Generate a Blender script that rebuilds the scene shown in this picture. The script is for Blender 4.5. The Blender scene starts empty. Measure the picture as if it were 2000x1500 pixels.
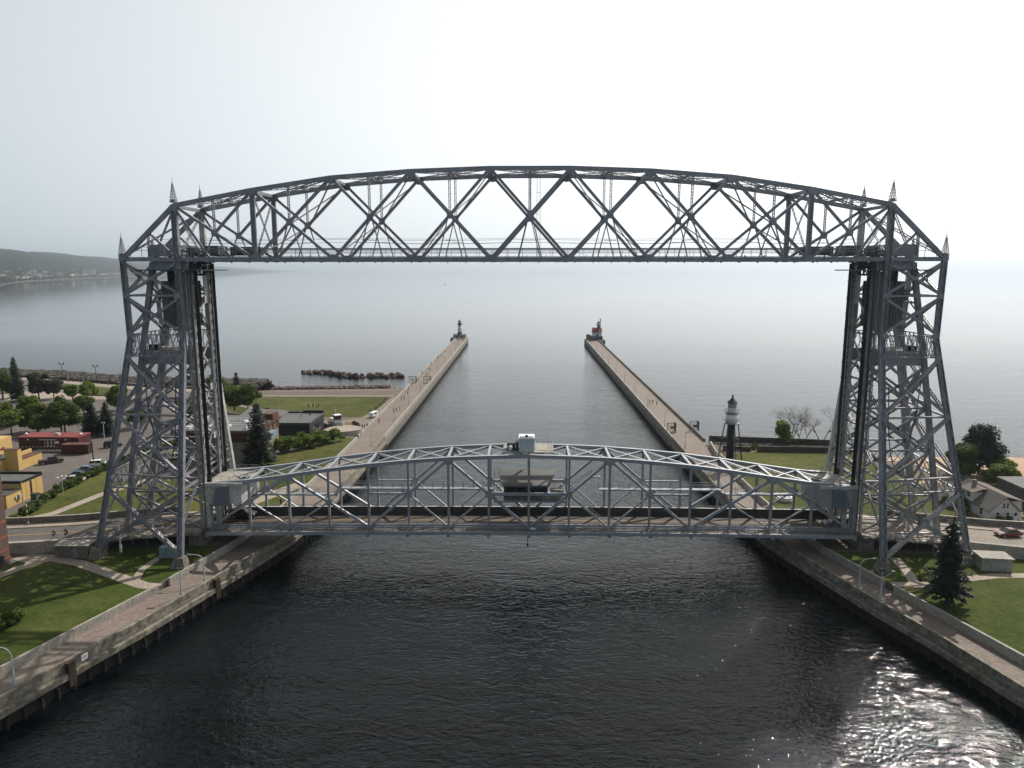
import bpy, math, random
from mathutils import Vector, Matrix, noise as mnoise
random.seed(7)
R = math.radians
SC = bpy.context.scene
COL = SC.collection

# ---------------------------------------------------------------- camera, light, exposure
cam_data = bpy.data.cameras.new('camera')
cam = bpy.data.objects.new('camera', cam_data); COL.objects.link(cam)
cam.location = (-1.7, 0.0, 52.5)
cam.rotation_euler = (R(90 - 9.127), 0, R(0.937))
cam_data.sensor_width = 36.0
cam_data.lens = 1388 / 2000 * 36.0
cam_data.clip_start = 0.5
cam_data.clip_end = 200000
SC.camera = cam
SUN_AZ, SUN_EL = 37.0, 44.0          # azimuth clockwise from +Y
world = bpy.data.worlds.new('World'); SC.world = world
world.use_nodes = True
wn, wl = world.node_tree.nodes, world.node_tree.links
wn.clear()
w_out = wn.new('ShaderNodeOutputWorld'); w_bg = wn.new('ShaderNodeBackground')
sky = wn.new('ShaderNodeTexSky'); sky.sky_type = 'NISHITA'; sky.sun_disc = False
sky.sun_elevation = R(SUN_EL); sky.sun_rotation = R(SUN_AZ)
sky.altitude = 50; sky.air_density = 1.0; sky.dust_density = 3.0; sky.ozone_density = 1.0
hsv = wn.new('ShaderNodeHueSaturation'); hsv.inputs['Saturation'].default_value = 0.35
# hazy air brightens towards the sun all round the sky: veil = far colour + near colour * ((1 + cos angle)/2)^3
tc = wn.new('ShaderNodeTexCoord'); dt = wn.new('ShaderNodeVectorMath'); dt.operation = 'DOT_PRODUCT'
nrm_ = wn.new('ShaderNodeVectorMath'); nrm_.operation = 'NORMALIZE'; wl.new(tc.outputs['Generated'], nrm_.inputs[0]); wl.new(nrm_.outputs[0], dt.inputs[0])
a_, e_ = R(SUN_AZ), R(SUN_EL)
dt.inputs[1].default_value = (math.sin(a_) * math.cos(e_), math.cos(a_) * math.cos(e_), math.sin(e_))
hf = wn.new('ShaderNodeMath'); hf.operation = 'MULTIPLY_ADD'; hf.inputs[1].default_value = 0.5; hf.inputs[2].default_value = 0.5; wl.new(dt.outputs['Value'], hf.inputs[0])
pw = wn.new('ShaderNodeMath'); pw.operation = 'POWER'; pw.inputs[1].default_value = 3.0; wl.new(hf.outputs[0], pw.inputs[0])
vc = wn.new('ShaderNodeMix'); vc.data_type = 'RGBA'; vc.clamp_factor = False
vc.inputs[6].default_value = (3.0, 4.2, 5.1, 1); vc.inputs[7].default_value = (19.2, 19.1, 18.8, 1); wl.new(pw.outputs[0], vc.inputs[0])
veil = wn.new('ShaderNodeMix'); veil.data_type = 'RGBA'; veil.inputs[0].default_value = 0.82
# the haze layer is thick along the horizon and thin overhead
sz = wn.new('ShaderNodeSeparateXYZ'); wl.new(nrm_.outputs[0], sz.inputs[0])
z2 = wn.new('ShaderNodeMath'); z2.operation = 'MULTIPLY'; wl.new(sz.outputs[2], z2.inputs[0]); wl.new(sz.outputs[2], z2.inputs[1])
z3 = wn.new('ShaderNodeMath'); z3.operation = 'MULTIPLY_ADD'; z3.inputs[1].default_value = 2.2; z3.inputs[2].default_value = 1.0; wl.new(z2.outputs[0], z3.inputs[0])
dv = wn.new('ShaderNodeMath'); dv.operation = 'DIVIDE'; dv.inputs[0].default_value = 1.0; wl.new(z3.outputs[0], dv.inputs[1])
vs_ = wn.new('ShaderNodeVectorMath'); vs_.operation = 'SCALE'; wl.new(vc.outputs[2], vs_.inputs[0]); wl.new(dv.outputs[0], vs_.inputs['Scale'])
wl.new(vs_.outputs[0], veil.inputs[7])
wl.new(sky.outputs[0], hsv.inputs['Color']); wl.new(hsv.outputs[0], veil.inputs[6]); wl.new(veil.outputs[2], w_bg.inputs[0])
w_bg.inputs[1].default_value = 0.10
wl.new(w_bg.outputs[0], w_out.inputs[0])
sd = bpy.data.lights.new('sun', 'SUN'); sd.energy = 4.8; sd.angle = R(0.53); sd.color = (1.0, 0.93, 0.84)
sun = bpy.data.objects.new('sun', sd); COL.objects.link(sun)
a_, e_ = R(SUN_AZ), R(SUN_EL)
sun_dir = Vector((math.sin(a_) * math.cos(e_), math.cos(a_) * math.cos(e_), math.sin(e_)))
sun.rotation_euler = (-sun_dir).to_track_quat('-Z', 'Y').to_euler()
SC.view_settings.view_transform = 'Standard'
SC.view_settings.look = 'None'
SC.view_settings.exposure = 0.0
SC.view_settings.gamma = 1.0
SC.view_settings.use_curve_mapping = False
SC.render.engine = 'CYCLES'
SC.cycles.use_denoising = True
SC.cycles.max_bounces = 6
SC.cycles.diffuse_bounces = 2
SC.cycles.glossy_bounces = 3
SC.cycles.transmission_bounces = 3
SC.cycles.transparent_max_bounces = 6
SC.cycles.volume_bounces = 0

# ---------------------------------------------------------------- materials
def mat(name, col, rough=0.7, var=0.25, scale=0.6, metal=0.0, bump=0.0, bscale=8.0, col2=None, spec=0.5, fine=None, rust=None):
    m = bpy.data.materials.new(name); m.use_nodes = True
    nt = m.node_tree; n, l = nt.nodes, nt.links
    b = n['Principled BSDF']
    b.inputs['Roughness'].default_value = rough; b.inputs['Metallic'].default_value = metal
    b.inputs['Specular IOR Level'].default_value = spec
    geo = n.new('ShaderNodeNewGeometry')
    nz = n.new('ShaderNodeTexNoise'); nz.inputs['Scale'].default_value = scale; nz.inputs['Detail'].default_value = 6
    nz.inputs['Roughness'].default_value = 0.65
    l.new(geo.outputs['Position'], nz.inputs['Vector'])
    rp = n.new('ShaderNodeValToRGB')
    c2 = col2 or tuple(c * (1 + var) for c in col)
    c1 = tuple(c * (1 - var) for c in col) if not col2 else col
    rp.color_ramp.elements[0].position = 0.33; rp.color_ramp.elements[1].position = 0.67
    rp.color_ramp.elements[0].color = (*c1, 1); rp.color_ramp.elements[1].color = (*c2, 1)
    l.new(nz.outputs['Fac'], rp.inputs['Fac'])
    src = rp.outputs['Color']
    if fine:
        n2 = n.new('ShaderNodeTexNoise'); n2.inputs['Scale'].default_value = fine; n2.inputs['Detail'].default_value = 3
        l.new(geo.outputs['Position'], n2.inputs['Vector'])
        mr = n.new('ShaderNodeMapRange'); mr.inputs[1].default_value = 0.25; mr.inputs[2].default_value = 0.75
        mr.inputs[3].default_value = 0.72; mr.inputs[4].default_value = 1.28
        l.new(n2.outputs['Fac'], mr.inputs[0])
        mx = n.new('ShaderNodeVectorMath'); mx.operation = 'SCALE'
        l.new(src, mx.inputs[0]); l.new(mr.outputs[0], mx.inputs['Scale']); src = mx.outputs[0]
    if rust:
        mp = n.new('ShaderNodeMapping'); mp.inputs['Scale'].default_value = (1, 1, rust[2]); l.new(geo.outputs['Position'], mp.inputs['Vector'])
        n3 = n.new('ShaderNodeTexNoise'); n3.inputs['Scale'].default_value = rust[1]; n3.inputs['Detail'].default_value = 7; n3.inputs['Roughness'].default_value = .7
        l.new(mp.outputs[0], n3.inputs['Vector'])
        m3 = n.new('ShaderNodeMapRange'); m3.inputs[1].default_value = .56; m3.inputs[2].default_value = .70; m3.inputs[4].default_value = rust[3]; l.new(n3.outputs['Fac'], m3.inputs[0])
        x3 = n.new('ShaderNodeMix'); x3.data_type = 'RGBA'; l.new(m3.outputs[0], x3.inputs[0]); l.new(src, x3.inputs[6]); x3.inputs[7].default_value = (*rust[0], 1); src = x3.outputs[2]
    l.new(src, b.inputs['Base Color'])
    if bump:
        nb = n.new('ShaderNodeTexNoise'); nb.inputs['Scale'].default_value = bscale; nb.inputs['Detail'].default_value = 4
        l.new(geo.outputs['Position'], nb.inputs['Vector'])
        bp = n.new('ShaderNodeBump'); bp.inputs['Distance'].default_value = bump; bp.inputs['Strength'].default_value = 1.0
        l.new(nb.outputs['Fac'], bp.inputs['Height']); l.new(bp.outputs[0], b.inputs['Normal'])
    return m

def leafmat(name, c1, c2, scale=0.7, transl=0.35):
    m = bpy.data.materials.new(name); m.use_nodes = True
    n, l = m.node_tree.nodes, m.node_tree.links
    b = n['Principled BSDF']; b.inputs['Roughness'].default_value = 0.6; b.inputs['Specular IOR Level'].default_value = 0.25
    geo = n.new('ShaderNodeNewGeometry')
    nz = n.new('ShaderNodeTexNoise'); nz.inputs['Scale'].default_value = scale; nz.inputs['Detail'].default_value = 5
    l.new(geo.outputs['Position'], nz.inputs['Vector'])
    rp = n.new('ShaderNodeValToRGB'); rp.color_ramp.elements[0].position = 0.35; rp.color_ramp.elements[1].position = 0.65
    rp.color_ramp.elements[0].color = (*c1, 1); rp.color_ramp.elements[1].color = (*c2, 1)
    l.new(nz.outputs['Fac'], rp.inputs['Fac']); l.new(rp.outputs[0], b.inputs['Base Color'])
    tr = n.new('ShaderNodeBsdfTranslucent'); l.new(rp.outputs[0], tr.inputs['Color'])
    mx = n.new('ShaderNodeMixShader'); mx.inputs[0].default_value = transl
    l.new(b.outputs[0], mx.inputs[1]); l.new(tr.outputs[0], mx.inputs[2])
    l.new(mx.outputs[0], n['Material Output'].inputs['Surface'])
    return m

M = {}
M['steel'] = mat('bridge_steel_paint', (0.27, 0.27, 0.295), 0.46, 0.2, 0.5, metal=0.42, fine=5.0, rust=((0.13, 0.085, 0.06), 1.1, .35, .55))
M['steel_light'] = mat('bridge_steel_sunlit_pale', (0.44, 0.435, 0.42), 0.5, 0.22, 0.8, metal=0.0, fine=4.0, rust=((0.10, 0.075, 0.055), 1.2, .3, .7))  # paler copy of the bridge steel; sunlit tower faces are put into its colour
M['steel_dark'] = mat('dark_machinery', (0.05, 0.055, 0.06), 0.5, 0.3, 1.2)
M['cable'] = mat('black_cable', (0.006, 0.006, 0.007), 0.6, 0.2, 2.0)
M['span'] = mat('lift_span_paint', (0.34, 0.355, 0.385), 0.44, 0.12, 0.5, metal=0.45, fine=5.0, rust=((0.15, 0.11, 0.085), 1.3, .35, .4))
M['walk'] = mat('sidewalk_plate', (0.11, 0.097, 0.087), 0.8, 0.2, 1.0, fine=3.0)
M['deck'] = mat('deck_grating', (0.046, 0.038, 0.034), 0.75, 0.3, 0.35, fine=4.0)
M['cwt'] = mat('counterweight_plate', (0.17, 0.175, 0.175), 0.75, 0.18, 0.4, fine=2.5)
M['corr'] = mat('corrugated_cladding', (0.15, 0.175, 0.21), 0.5, 0.08, 0.8)
M['corr2'] = mat('corrugated_fascia', (0.15, 0.145, 0.135), 0.5, 0.1, 0.8)
M['glass'] = mat('dark_glass', (0.012, 0.014, 0.016), 0.08, 0.2, 1.0)
M['concrete'] = mat('concrete', (0.25, 0.235, 0.205), 0.85, 0.22, 0.35, col2=(0.34, 0.315, 0.27), bump=0.01, bscale=6, fine=2.2, rust=((0.12, 0.10, 0.08), .6, .8, .6))
M['concrete_dark'] = mat('weathered_concrete', (0.11, 0.10, 0.085), 0.9, 0.3, 0.5, col2=(0.20, 0.185, 0.15), bump=0.02, bscale=5, fine=2.0, rust=((0.035, 0.032, 0.025), .7, .6, .6))
M['wallstain'] = mat('stained_parapet_concrete', (0.085, 0.075, 0.055), 0.9, 0.3, 0.8, col2=(0.28, 0.255, 0.20), bump=0.02, bscale=5, fine=1.5, rust=((0.03, 0.028, 0.02), .8, .6, .75))
M['prom'] = mat('promenade_concrete', (0.16, 0.127, 0.105), 0.85, 0.2, 0.10, col2=(0.20, 0.162, 0.134), bump=0.004, bscale=10, fine=2.5, rust=((0.085, 0.07, 0.06), .35, 1, .6))
M['path'] = mat('path_concrete', (0.26, 0.215, 0.175), 0.85, 0.2, 0.3, col2=(0.33, 0.28, 0.23), fine=2.0)
M['road'] = mat('asphalt', (0.075, 0.068, 0.062), 0.9, 0.25, 0.25, col2=(0.11, 0.10, 0.09), fine=3.0)
M['roadpale'] = mat('pale_road_concrete', (0.17, 0.15, 0.125), 0.85, 0.2, 0.3, col2=(0.23, 0.20, 0.17), fine=2.0)
M['parking'] = mat('parking_asphalt', (0.085, 0.073, 0.066), 0.9, 0.25, 0.08, col2=(0.125, 0.108, 0.095), fine=1.0)
M['line_yellow'] = mat('yellow_line', (0.36, 0.20, 0.05), 0.7, 0.15, 2.0)
M['line_white'] = mat('white_line', (0.6, 0.58, 0.55), 0.7, 0.15, 2.0)
M['grass'] = mat('lawn_grass', (0.028, 0.050, 0.008), 0.95, 0.3, 0.12, col2=(0.070, 0.082, 0.020), bump=0.05, bscale=4, fine=1.3, spec=0.1, rust=((0.10, 0.085, 0.04), .16, 1, .55))
M['grass2'] = mat('park_lawn', (0.044, 0.058, 0.013), 0.95, 0.3, 0.06, col2=(0.098, 0.098, 0.028), bump=0.05, bscale=3, fine=0.8, spec=0.1, rust=((0.13, 0.11, 0.055), .12, 1, .55))
M['soil'] = mat('bare_ground', (0.09, 0.07, 0.048), 0.95, 0.3, 0.2, col2=(0.14, 0.11, 0.08), fine=1.0)
M['gravel'] = mat('beach_gravel', (0.10, 0.07, 0.058), 0.95, 0.3, 0.3, col2=(0.16, 0.115, 0.095), bump=0.08, bscale=2, fine=1.0)
M['sand'] = mat('beach_sand', (0.33, 0.22, 0.14), 0.95, 0.12, 0.2, col2=(0.42, 0.29, 0.195), bump=0.08, bscale=1.5, fine=0.7)
M['wall_dark'] = mat('dark_wall_concrete', (0.035, 0.030, 0.024), 0.9, 0.3, 0.6, col2=(0.075, 0.065, 0.052), fine=2.0)  # very dark brown concrete of the flood walls
M['rock'] = mat('dark_red_rock', (0.028, 0.018, 0.016), 0.85, 0.4, 0.35, col2=(0.12, 0.07, 0.058), bump=0.1, bscale=1.5)
M['riprap'] = mat('riprap_rock', (0.024, 0.021, 0.017), 0.9, 0.4, 0.5, col2=(0.095, 0.085, 0.07), bump=0.1, bscale=1.5)
M['pile'] = mat('rusted_pile_and_quay_shade', (0.014, 0.011, 0.010), 0.85, 0.4, 1.5, fine=3.0)  # rust on the piles; on the quay walls this dark also paints shade
M['rust'] = mat('rusty_ladder_recess', (0.045, 0.026, 0.018), 0.85, 0.4, 2.0)
M['white'] = mat('white_paint', (0.72, 0.74, 0.76), 0.5, 0.06, 1.0)
M['offwhite'] = mat('off_white_siding', (0.60, 0.56, 0.54), 0.7, 0.08, 0.8)
M['black'] = mat('black_paint', (0.008, 0.009, 0.011), 0.6, 0.2, 1.0)
M['red'] = mat('red_paint', (0.20, 0.026, 0.02), 0.5, 0.12, 1.0)
M['darkred'] = mat('oxide_red_shaded_cladding', (0.050, 0.010, 0.009), 0.6, 0.2, 0.8)  # red wall colour darkened to carry the shade on the front
M['redbrown'] = mat('red_brown_cornice', (0.09, 0.03, 0.022), 0.7, 0.2, 0.8)
M['stone'] = mat('tan_stone', (0.16, 0.135, 0.115), 0.85, 0.25, 0.6, col2=(0.25, 0.21, 0.175), fine=2.0)
M['yellow'] = mat('yellow_stucco', (0.50, 0.34, 0.12), 0.8, 0.07, 0.4)
M['roofblack'] = mat('black_flat_roof', (0.055, 0.052, 0.05), 0.85, 0.25, 0.3, fine=1.0)
M['roofgrey'] = mat('grey_flat_roof', (0.10, 0.098, 0.095), 0.8, 0.15, 0.15, fine=0.8)
M['darkwall'] = mat('dark_grey_panel_wall', (0.010, 0.011, 0.013), 0.6, 0.15, 0.6)
M['greywall'] = mat('grey_panel_wall', (0.042, 0.046, 0.052), 0.6, 0.15, 0.6)
M['shingle'] = mat('brown_shingles', (0.13, 0.105, 0.09), 0.9, 0.2, 0.9, fine=5.0)
M['shingle_dark'] = mat('grey_shingles', (0.115, 0.105, 0.09), 0.9, 0.2, 0.9, fine=5.0)
M['galv'] = mat('galvanised_pole', (0.42, 0.45, 0.47), 0.4, 0.1, 2.0)
M['green_metal'] = mat('green_gate_metal', (0.05, 0.09, 0.075), 0.6, 0.2, 1.0)
M['palebox'] = mat('pale_blue_cabin', (0.46, 0.50, 0.52), 0.6, 0.06, 0.6)
M['teal'] = mat('teal_box_paint', (0.17, 0.25, 0.29), 0.6, 0.15, 1.0)
M['bark'] = mat('bark', (0.05, 0.038, 0.028), 0.9, 0.3, 3.0)
M['bark_pale'] = mat('grey_bark', (0.13, 0.11, 0.09), 0.9, 0.3, 3.0)
M['tyre'] = mat('tyre_rubber', (0.012, 0.012, 0.012), 0.8, 0.1, 3.0)
M['chrome'] = mat('wheel_alloy', (0.45, 0.45, 0.46), 0.3, 0.05, 3.0, metal=0.8)
M['lampglass'] = mat('headlight_lens', (0.7, 0.7, 0.7), 0.1, 0.05, 3.0)
M['skin'] = mat('skin', (0.35, 0.20, 0.14), 0.6, 0.05, 3.0)
M['flower'] = mat('flower_bed', (0.10, 0.07, 0.02), 0.9, 0.3, 0.8, col2=(0.16, 0.09, 0.03), fine=2.0)
M['needle'] = leafmat('spruce_needles', (0.010, 0.022, 0.012), (0.030, 0.048, 0.026), 0.8, 0.15)
M['pine'] = leafmat('pine_needles', (0.009, 0.020, 0.014), (0.024, 0.040, 0.026), 0.8, 0.12)
M['leaf'] = leafmat('broad_leaves', (0.058, 0.100, 0.012), (0.165, 0.215, 0.03), 0.8, 0.5)
M['leaf_dark'] = leafmat('dark_broad_leaves', (0.034, 0.064, 0.010), (0.105, 0.145, 0.024), 0.8, 0.4)
M['leaf_bright'] = leafmat('bright_leaves', (0.075, 0.14, 0.014), (0.17, 0.24, 0.03), 0.6, 0.45)
M['leaf_dull'] = leafmat('dull_leaves', (0.035, 0.045, 0.022), (0.065, 0.070, 0.035), 0.6, 0.3)

def brick_mat():
    m = bpy.data.materials.new('brick_wall'); m.use_nodes = True
    n, l = m.node_tree.nodes, m.node_tree.links; b = n['Principled BSDF']; b.inputs['Roughness'].default_value = 0.9
    geo = n.new('ShaderNodeNewGeometry'); sp = n.new('ShaderNodeSeparateXYZ'); cb = n.new('ShaderNodeCombineXYZ')
    l.new(geo.outputs['Position'], sp.inputs[0])
    ad = n.new('ShaderNodeMath'); ad.operation = 'ADD'; l.new(sp.outputs[0], ad.inputs[0]); l.new(sp.outputs[1], ad.inputs[1])
    l.new(ad.outputs[0], cb.inputs[0]); l.new(sp.outputs[2], cb.inputs[1])
    br = n.new('ShaderNodeTexBrick'); br.inputs['Scale'].default_value = 1.0
    br.inputs['Brick Width'].default_value = 0.42; br.inputs['Row Height'].default_value = 0.16; br.inputs['Mortar Size'].default_value = 0.014
    br.inputs['Color1'].default_value = (0.12, 0.06, 0.045, 1); br.inputs['Color2'].default_value = (0.08, 0.045, 0.038, 1)
    br.inputs['Mortar'].default_value = (0.13, 0.11, 0.095, 1)
    l.new(cb.outputs[0], br.inputs['Vector'])
    l.new(br.outputs['Color'], b.inputs['Base Color'])
    return m
M['brick'] = brick_mat()
M['brick_red'] = mat('red_brick_course', (0.26, 0.085, 0.05), 0.9, 0.25, 2.0, fine=4.0)

def water_mat():
    m = bpy.data.materials.new('lake_water'); m.use_nodes = True
    n, l = m.node_tree.nodes, m.node_tree.links; b = n['Principled BSDF']
    b.inputs['Base Color'].default_value = (0.0020, 0.0040, 0.0050, 1); b.inputs['Specular IOR Level'].default_value = 0.36
    b.inputs['Roughness'].default_value = 0.03; b.inputs['IOR'].default_value = 1.333
    geo = n.new('ShaderNodeNewGeometry')
    def layer(sx, sy, scale, detail, rough=0.55, rot=0.0, dist=0.0):
        mp = n.new('ShaderNodeMapping'); mp.inputs['Scale'].default_value = (sx, sy, 1); mp.inputs['Rotation'].default_value = (0, 0, rot)
        l.new(geo.outputs['Position'], mp.inputs['Vector'])
        t = n.new('ShaderNodeTexNoise'); t.inputs['Scale'].default_value = scale; t.inputs['Detail'].default_value = detail
        t.inputs['Roughness'].default_value = rough; t.inputs['Distortion'].default_value = dist
        l.new(mp.outputs[0], t.inputs['Vector']); return t.outputs['Fac']
    def math2(op, a, bb):
        q = n.new('ShaderNodeMath'); q.operation = op
        for i, v in enumerate((a, bb)):
            if isinstance(v, (int, float)): q.inputs[i].default_value = v
            else: l.new(v, q.inputs[i])
        return q.outputs[0]
    def ridge(v):                                         # sharp crests, broad troughs
        return math2('SUBTRACT', 1.0, math2('ABSOLUTE', math2('SUBTRACT', math2('MULTIPLY', v, 2.0), 1.0), 0.0))
    w1 = ridge(layer(0.5, 1.0, 0.58, 2, 0.5, 0.10, 0.6))      # wavelets
    w2 = ridge(layer(0.6, 1.0, 1.6, 3, 0.5, -0.22, 0.5))    # smaller crests
    w4 = layer(0.7, 1.0, 3.6, 2, 0.6, 0.3, 0.3)               # ripples
    w3 = layer(0.5, 1.0, 0.14, 2, 0.5, 0.2)                   # slow undulation
    h = math2('ADD', math2('MULTIPLY', w1, 0.17), math2('MULTIPLY', w2, 0.105))
    h = math2('ADD', h, math2('ADD', math2('MULTIPLY', w3, 0.35), math2('MULTIPLY', w4, 0.03)))
    # wind streaks: stretches of calmer and rougher water
    st = layer(0.10, 1.0, 0.010, 4, 0.6, 0.03)
    mr = n.new('ShaderNodeMapRange'); mr.inputs[1].default_value = 0.35; mr.inputs[2].default_value = 0.65
    mr.inputs[3].default_value = 0.55; mr.inputs[4].default_value = 1.0
    l.new(st, mr.inputs[0])
    bp = n.new('ShaderNodeBump'); bp.inputs['Distance'].default_value = 1.0
    sy = n.new('ShaderNodeSeparateXYZ'); l.new(geo.outputs['Position'], sy.inputs[0])       # choppy in the harbour, calmer out on the lake
    ch = n.new('ShaderNodeMapRange'); ch.inputs[1].default_value = 130; ch.inputs[2].default_value = 560; ch.inputs[3].default_value = 1.0; ch.inputs[4].default_value = 0.09
    l.new(sy.outputs[1], ch.inputs[0])
    l.new(math2('MULTIPLY', mr.outputs[0], ch.outputs[0]), bp.inputs['Strength']); l.new(h, bp.inputs['Height'])
    l.new(bp.outputs[0], b.inputs['Normal'])
    return m
M['water'] = water_mat()

# ---------------------------------------------------------------- mesh helpers
class MB:
    def __init__(s): s.v = []; s.f = []; s.mi = []; s.m = 0
    def add(s, vs, fs):
        o = len(s.v); s.v.extend([tuple(p) for p in vs]); s.f.extend([tuple(i + o for i in f) for f in fs]); s.mi.extend([s.m] * len(fs)); return s
    def box(s, c, d, rz=0.0):
        x, y, z = d[0] / 2, d[1] / 2, d[2] / 2; ca, sa = math.cos(rz), math.sin(rz)
        vs = []
        for dx, dy, dz in ((-x, -y, -z), (x, -y, -z), (x, y, -z), (-x, y, -z), (-x, -y, z), (x, -y, z), (x, y, z), (-x, y, z)):
            vs.append((c[0] + dx * ca - dy * sa, c[1] + dx * sa + dy * ca, c[2] + dz))
        return s.add(vs, ((0, 3, 2, 1), (4, 5, 6, 7), (0, 1, 5, 4), (1, 2, 6, 5), (2, 3, 7, 6), (3, 0, 4, 7)))
    def b2(s, x0, x1, y0, y1, z0, z1): return s.box(((x0 + x1) / 2, (y0 + y1) / 2, (z0 + z1) / 2), (abs(x1 - x0), abs(y1 - y0), abs(z1 - z0)))
    def beam(s, p0, p1, w, h, side=None, off=(0, 0)):
        p0, p1 = Vector(p0), Vector(p1); d = (p1 - p0).normalized()
        if side is None:
            side = Vector((0, 1, 0)) if abs(d.y) < 0.9 else Vector((1, 0, 0))
        side = Vector(side); side = (side - d * side.dot(d)).normalized(); up = d.cross(side)
        a, b = side * (w / 2), up * (h / 2); o = side * off[0] + up * off[1]
        vs = [p + o + q for p in (p0, p1) for q in (-a - b, a - b, a + b, -a + b)]
        return s.add(vs, ((0, 1, 2, 3), (7, 6, 5, 4), (0, 4, 5, 1), (1, 5, 6, 2), (2, 6, 7, 3), (3, 7, 4, 0)))
    def tube(s, p0, p1, r0, r1=None, n=8, caps=True):
        r1 = r0 if r1 is None else r1
        p0, p1 = Vector(p0), Vector(p1); d = (p1 - p0).normalized()
        a = d.cross(Vector((0, 0, 1)) if abs(d.z) < 0.9 else Vector((1, 0, 0))).normalized(); b = d.cross(a)
        vs = [p + (a * math.cos(t) + b * math.sin(t)) * r for p, r in ((p0, r0), (p1, r1)) for t in [2 * math.pi * k / n for k in range(n)]]
        fs = [(k, (k + 1) % n, n + (k + 1) % n, n + k) for k in range(n)]
        if caps: fs += [tuple(range(n - 1, -1, -1)), tuple(range(n, 2 * n))]
        return s.add(vs, fs)
    def path(s, pts, r, n=6):
        for a, b in zip(pts[:-1], pts[1:]): s.tube(a, b, r, r, n)
        return s
    def lathe(s, c, prof, n=16):
        vs = []; fs = []
        for r, z in prof:
            for k in range(n):
                t = 2 * math.pi * k / n; vs.append((c[0] + r * math.cos(t), c[1] + r * math.sin(t), c[2] + z))
        for i in range(len(prof) - 1):
            for k in range(n):
                fs.append((i * n + k, i * n + (k + 1) % n, (i + 1) * n + (k + 1) % n, (i + 1) * n + k))
        fs.append(tuple(range(n - 1, -1, -1))); fs.append(tuple(range((len(prof) - 1) * n, len(prof) * n)))
        return s.add(vs, fs)
    def prism(s, poly, z0, z1, bottom=True):
        n = len(poly)
        ar = sum(poly[i][0] * poly[(i + 1) % n][1] - poly[(i + 1) % n][0] * poly[i][1] for i in range(n))
        if ar < 0: poly = poly[::-1]
        g = (lambda z, p: z) if not callable(z1) else None
        vs = [(p[0], p[1], z0) for p in poly] + [(p[0], p[1], z1 if len(p) < 3 else p[2]) for p in poly]
        fs = [tuple(range(n, 2 * n))] + [(i, (i + 1) % n, n + (i + 1) % n, n + i) for i in range(n)]
        if bottom: fs.append(tuple(range(n - 1, -1, -1)))
        return s.add(vs, fs)
    def sheet(s, poly):
        n = len(poly)
        ar = sum(poly[i][0] * poly[(i + 1) % n][1] - poly[(i + 1) % n][0] * poly[i][1] for i in range(n))
        if ar < 0: poly = poly[::-1]
        return s.add(poly, [tuple(range(n))])
    def obj(s, name, mats, parent=None, smooth=False):
        me = bpy.data.meshes.new(name); me.from_pydata(s.v, [], s.f)
        mats = mats if isinstance(mats, (list, tuple)) else [mats]
        for m in mats: me.materials.append(M[m] if isinstance(m, str) else m)
        if len(mats) > 1: me.polygons.foreach_set('material_index', s.mi)
        if smooth: me.polygons.foreach_set('use_smooth', [True] * len(me.polygons))
        me.update()
        o = bpy.data.objects.new(name, me); COL.objects.link(o)
        if parent is not None:
            o.parent = parent
            if getattr(s, 'world', False): o.matrix_parent_inverse = Matrix.Identity(4)
        return o

def tag(o, label=None, cat=None, group=None, kind=None):
    if label: o['label'] = label
    if cat: o['category'] = cat
    if group: o['group'] = group
    if kind: o['kind'] = kind
    return o
def thing(name, label, cat, loc=(0, 0, 0), rz=0.0, group=None):
    o = bpy.data.objects.new(name, None); COL.objects.link(o); o.location = loc; o.rotation_euler = (0, 0, rz)
    return tag(o, label, cat, group)
def shift(mb, loc):       # world coordinates to coordinates local to an unrotated thing
    mb.v = [(x - loc[0], y - loc[1], z - loc[2]) for x, y, z in mb.v]; return mb
def part(name, mb, m, parent, smooth=False, local=False):
    t = parent
    while t.parent: t = t.parent
    if not local: shift(mb, t.location)
    return mb.obj(name, m, parent, smooth)
def copy_tree(o, parent=None):
    c = o.copy(); COL.objects.link(c); c.parent = parent
    for ch in list(o.children): copy_tree(ch, c)
    return c
def struct(name, mb, m, smooth=False):
    return tag(mb.obj(name, m, None, smooth), kind='structure')
def resample(pts, step):
    out = [Vector(pts[0])]; 
    for a, b in zip(pts[:-1], pts[1:]):
        a, b = Vector(a), Vector(b); L = (b - a).length; k = max(1, round(L / step))
        for i in range(1, k + 1): out.append(a.lerp(b, i / k))
    return out
B = -0.7                   # bridge centre line across the canal
# ================================================================ water, land, roads
mb = MB(); Rw = 60000
mb.sheet([(-Rw, -2000, 0), (Rw, -2000, 0), (Rw, Rw, 0), (-Rw, Rw, 0)]); struct('lake', mb, 'water')
PL = [(-72.5, 40), (-63.0, 70), (-61.7, 73.9), (-59.6, 79.9), (-55.2, 92.0), (-51.3, 105.0), (-48.0, 116.3), (-45.5, 125.0), (-43.6, 140), (-42.9, 165), (-42.7, 191.7), (-42.4, 275.0), (-42.4, 512.0)]   # canal face, left
PR = [(69.5, 40), (58.3, 74.5), (57.2, 78.0), (54.1, 90.3), (50.3, 101.8), (45.7, 118.6), (43.6, 128), (42.4, 143), (41.9, 165), (41.9, 205), (41.9, 275), (41.9, 498.0)]
BL = [(-79.5, 40), (-66.1, 79.8), (-58.4, 103.0), (-57.8, 105.3), (-54.4, 118.5), (-52.2, 132), (-51.1, 155.9), (-50.6, 180), (-50.6, 203.0)]   # foot of the back wall, left
BR = [(77.0, 40), (61.8, 84.3), (55.9, 104.7), (55.3, 106.5), (51.3, 120.2), (49.9, 135), (49.5, 150), (49.6, 184), (52.0, 205)]
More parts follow.
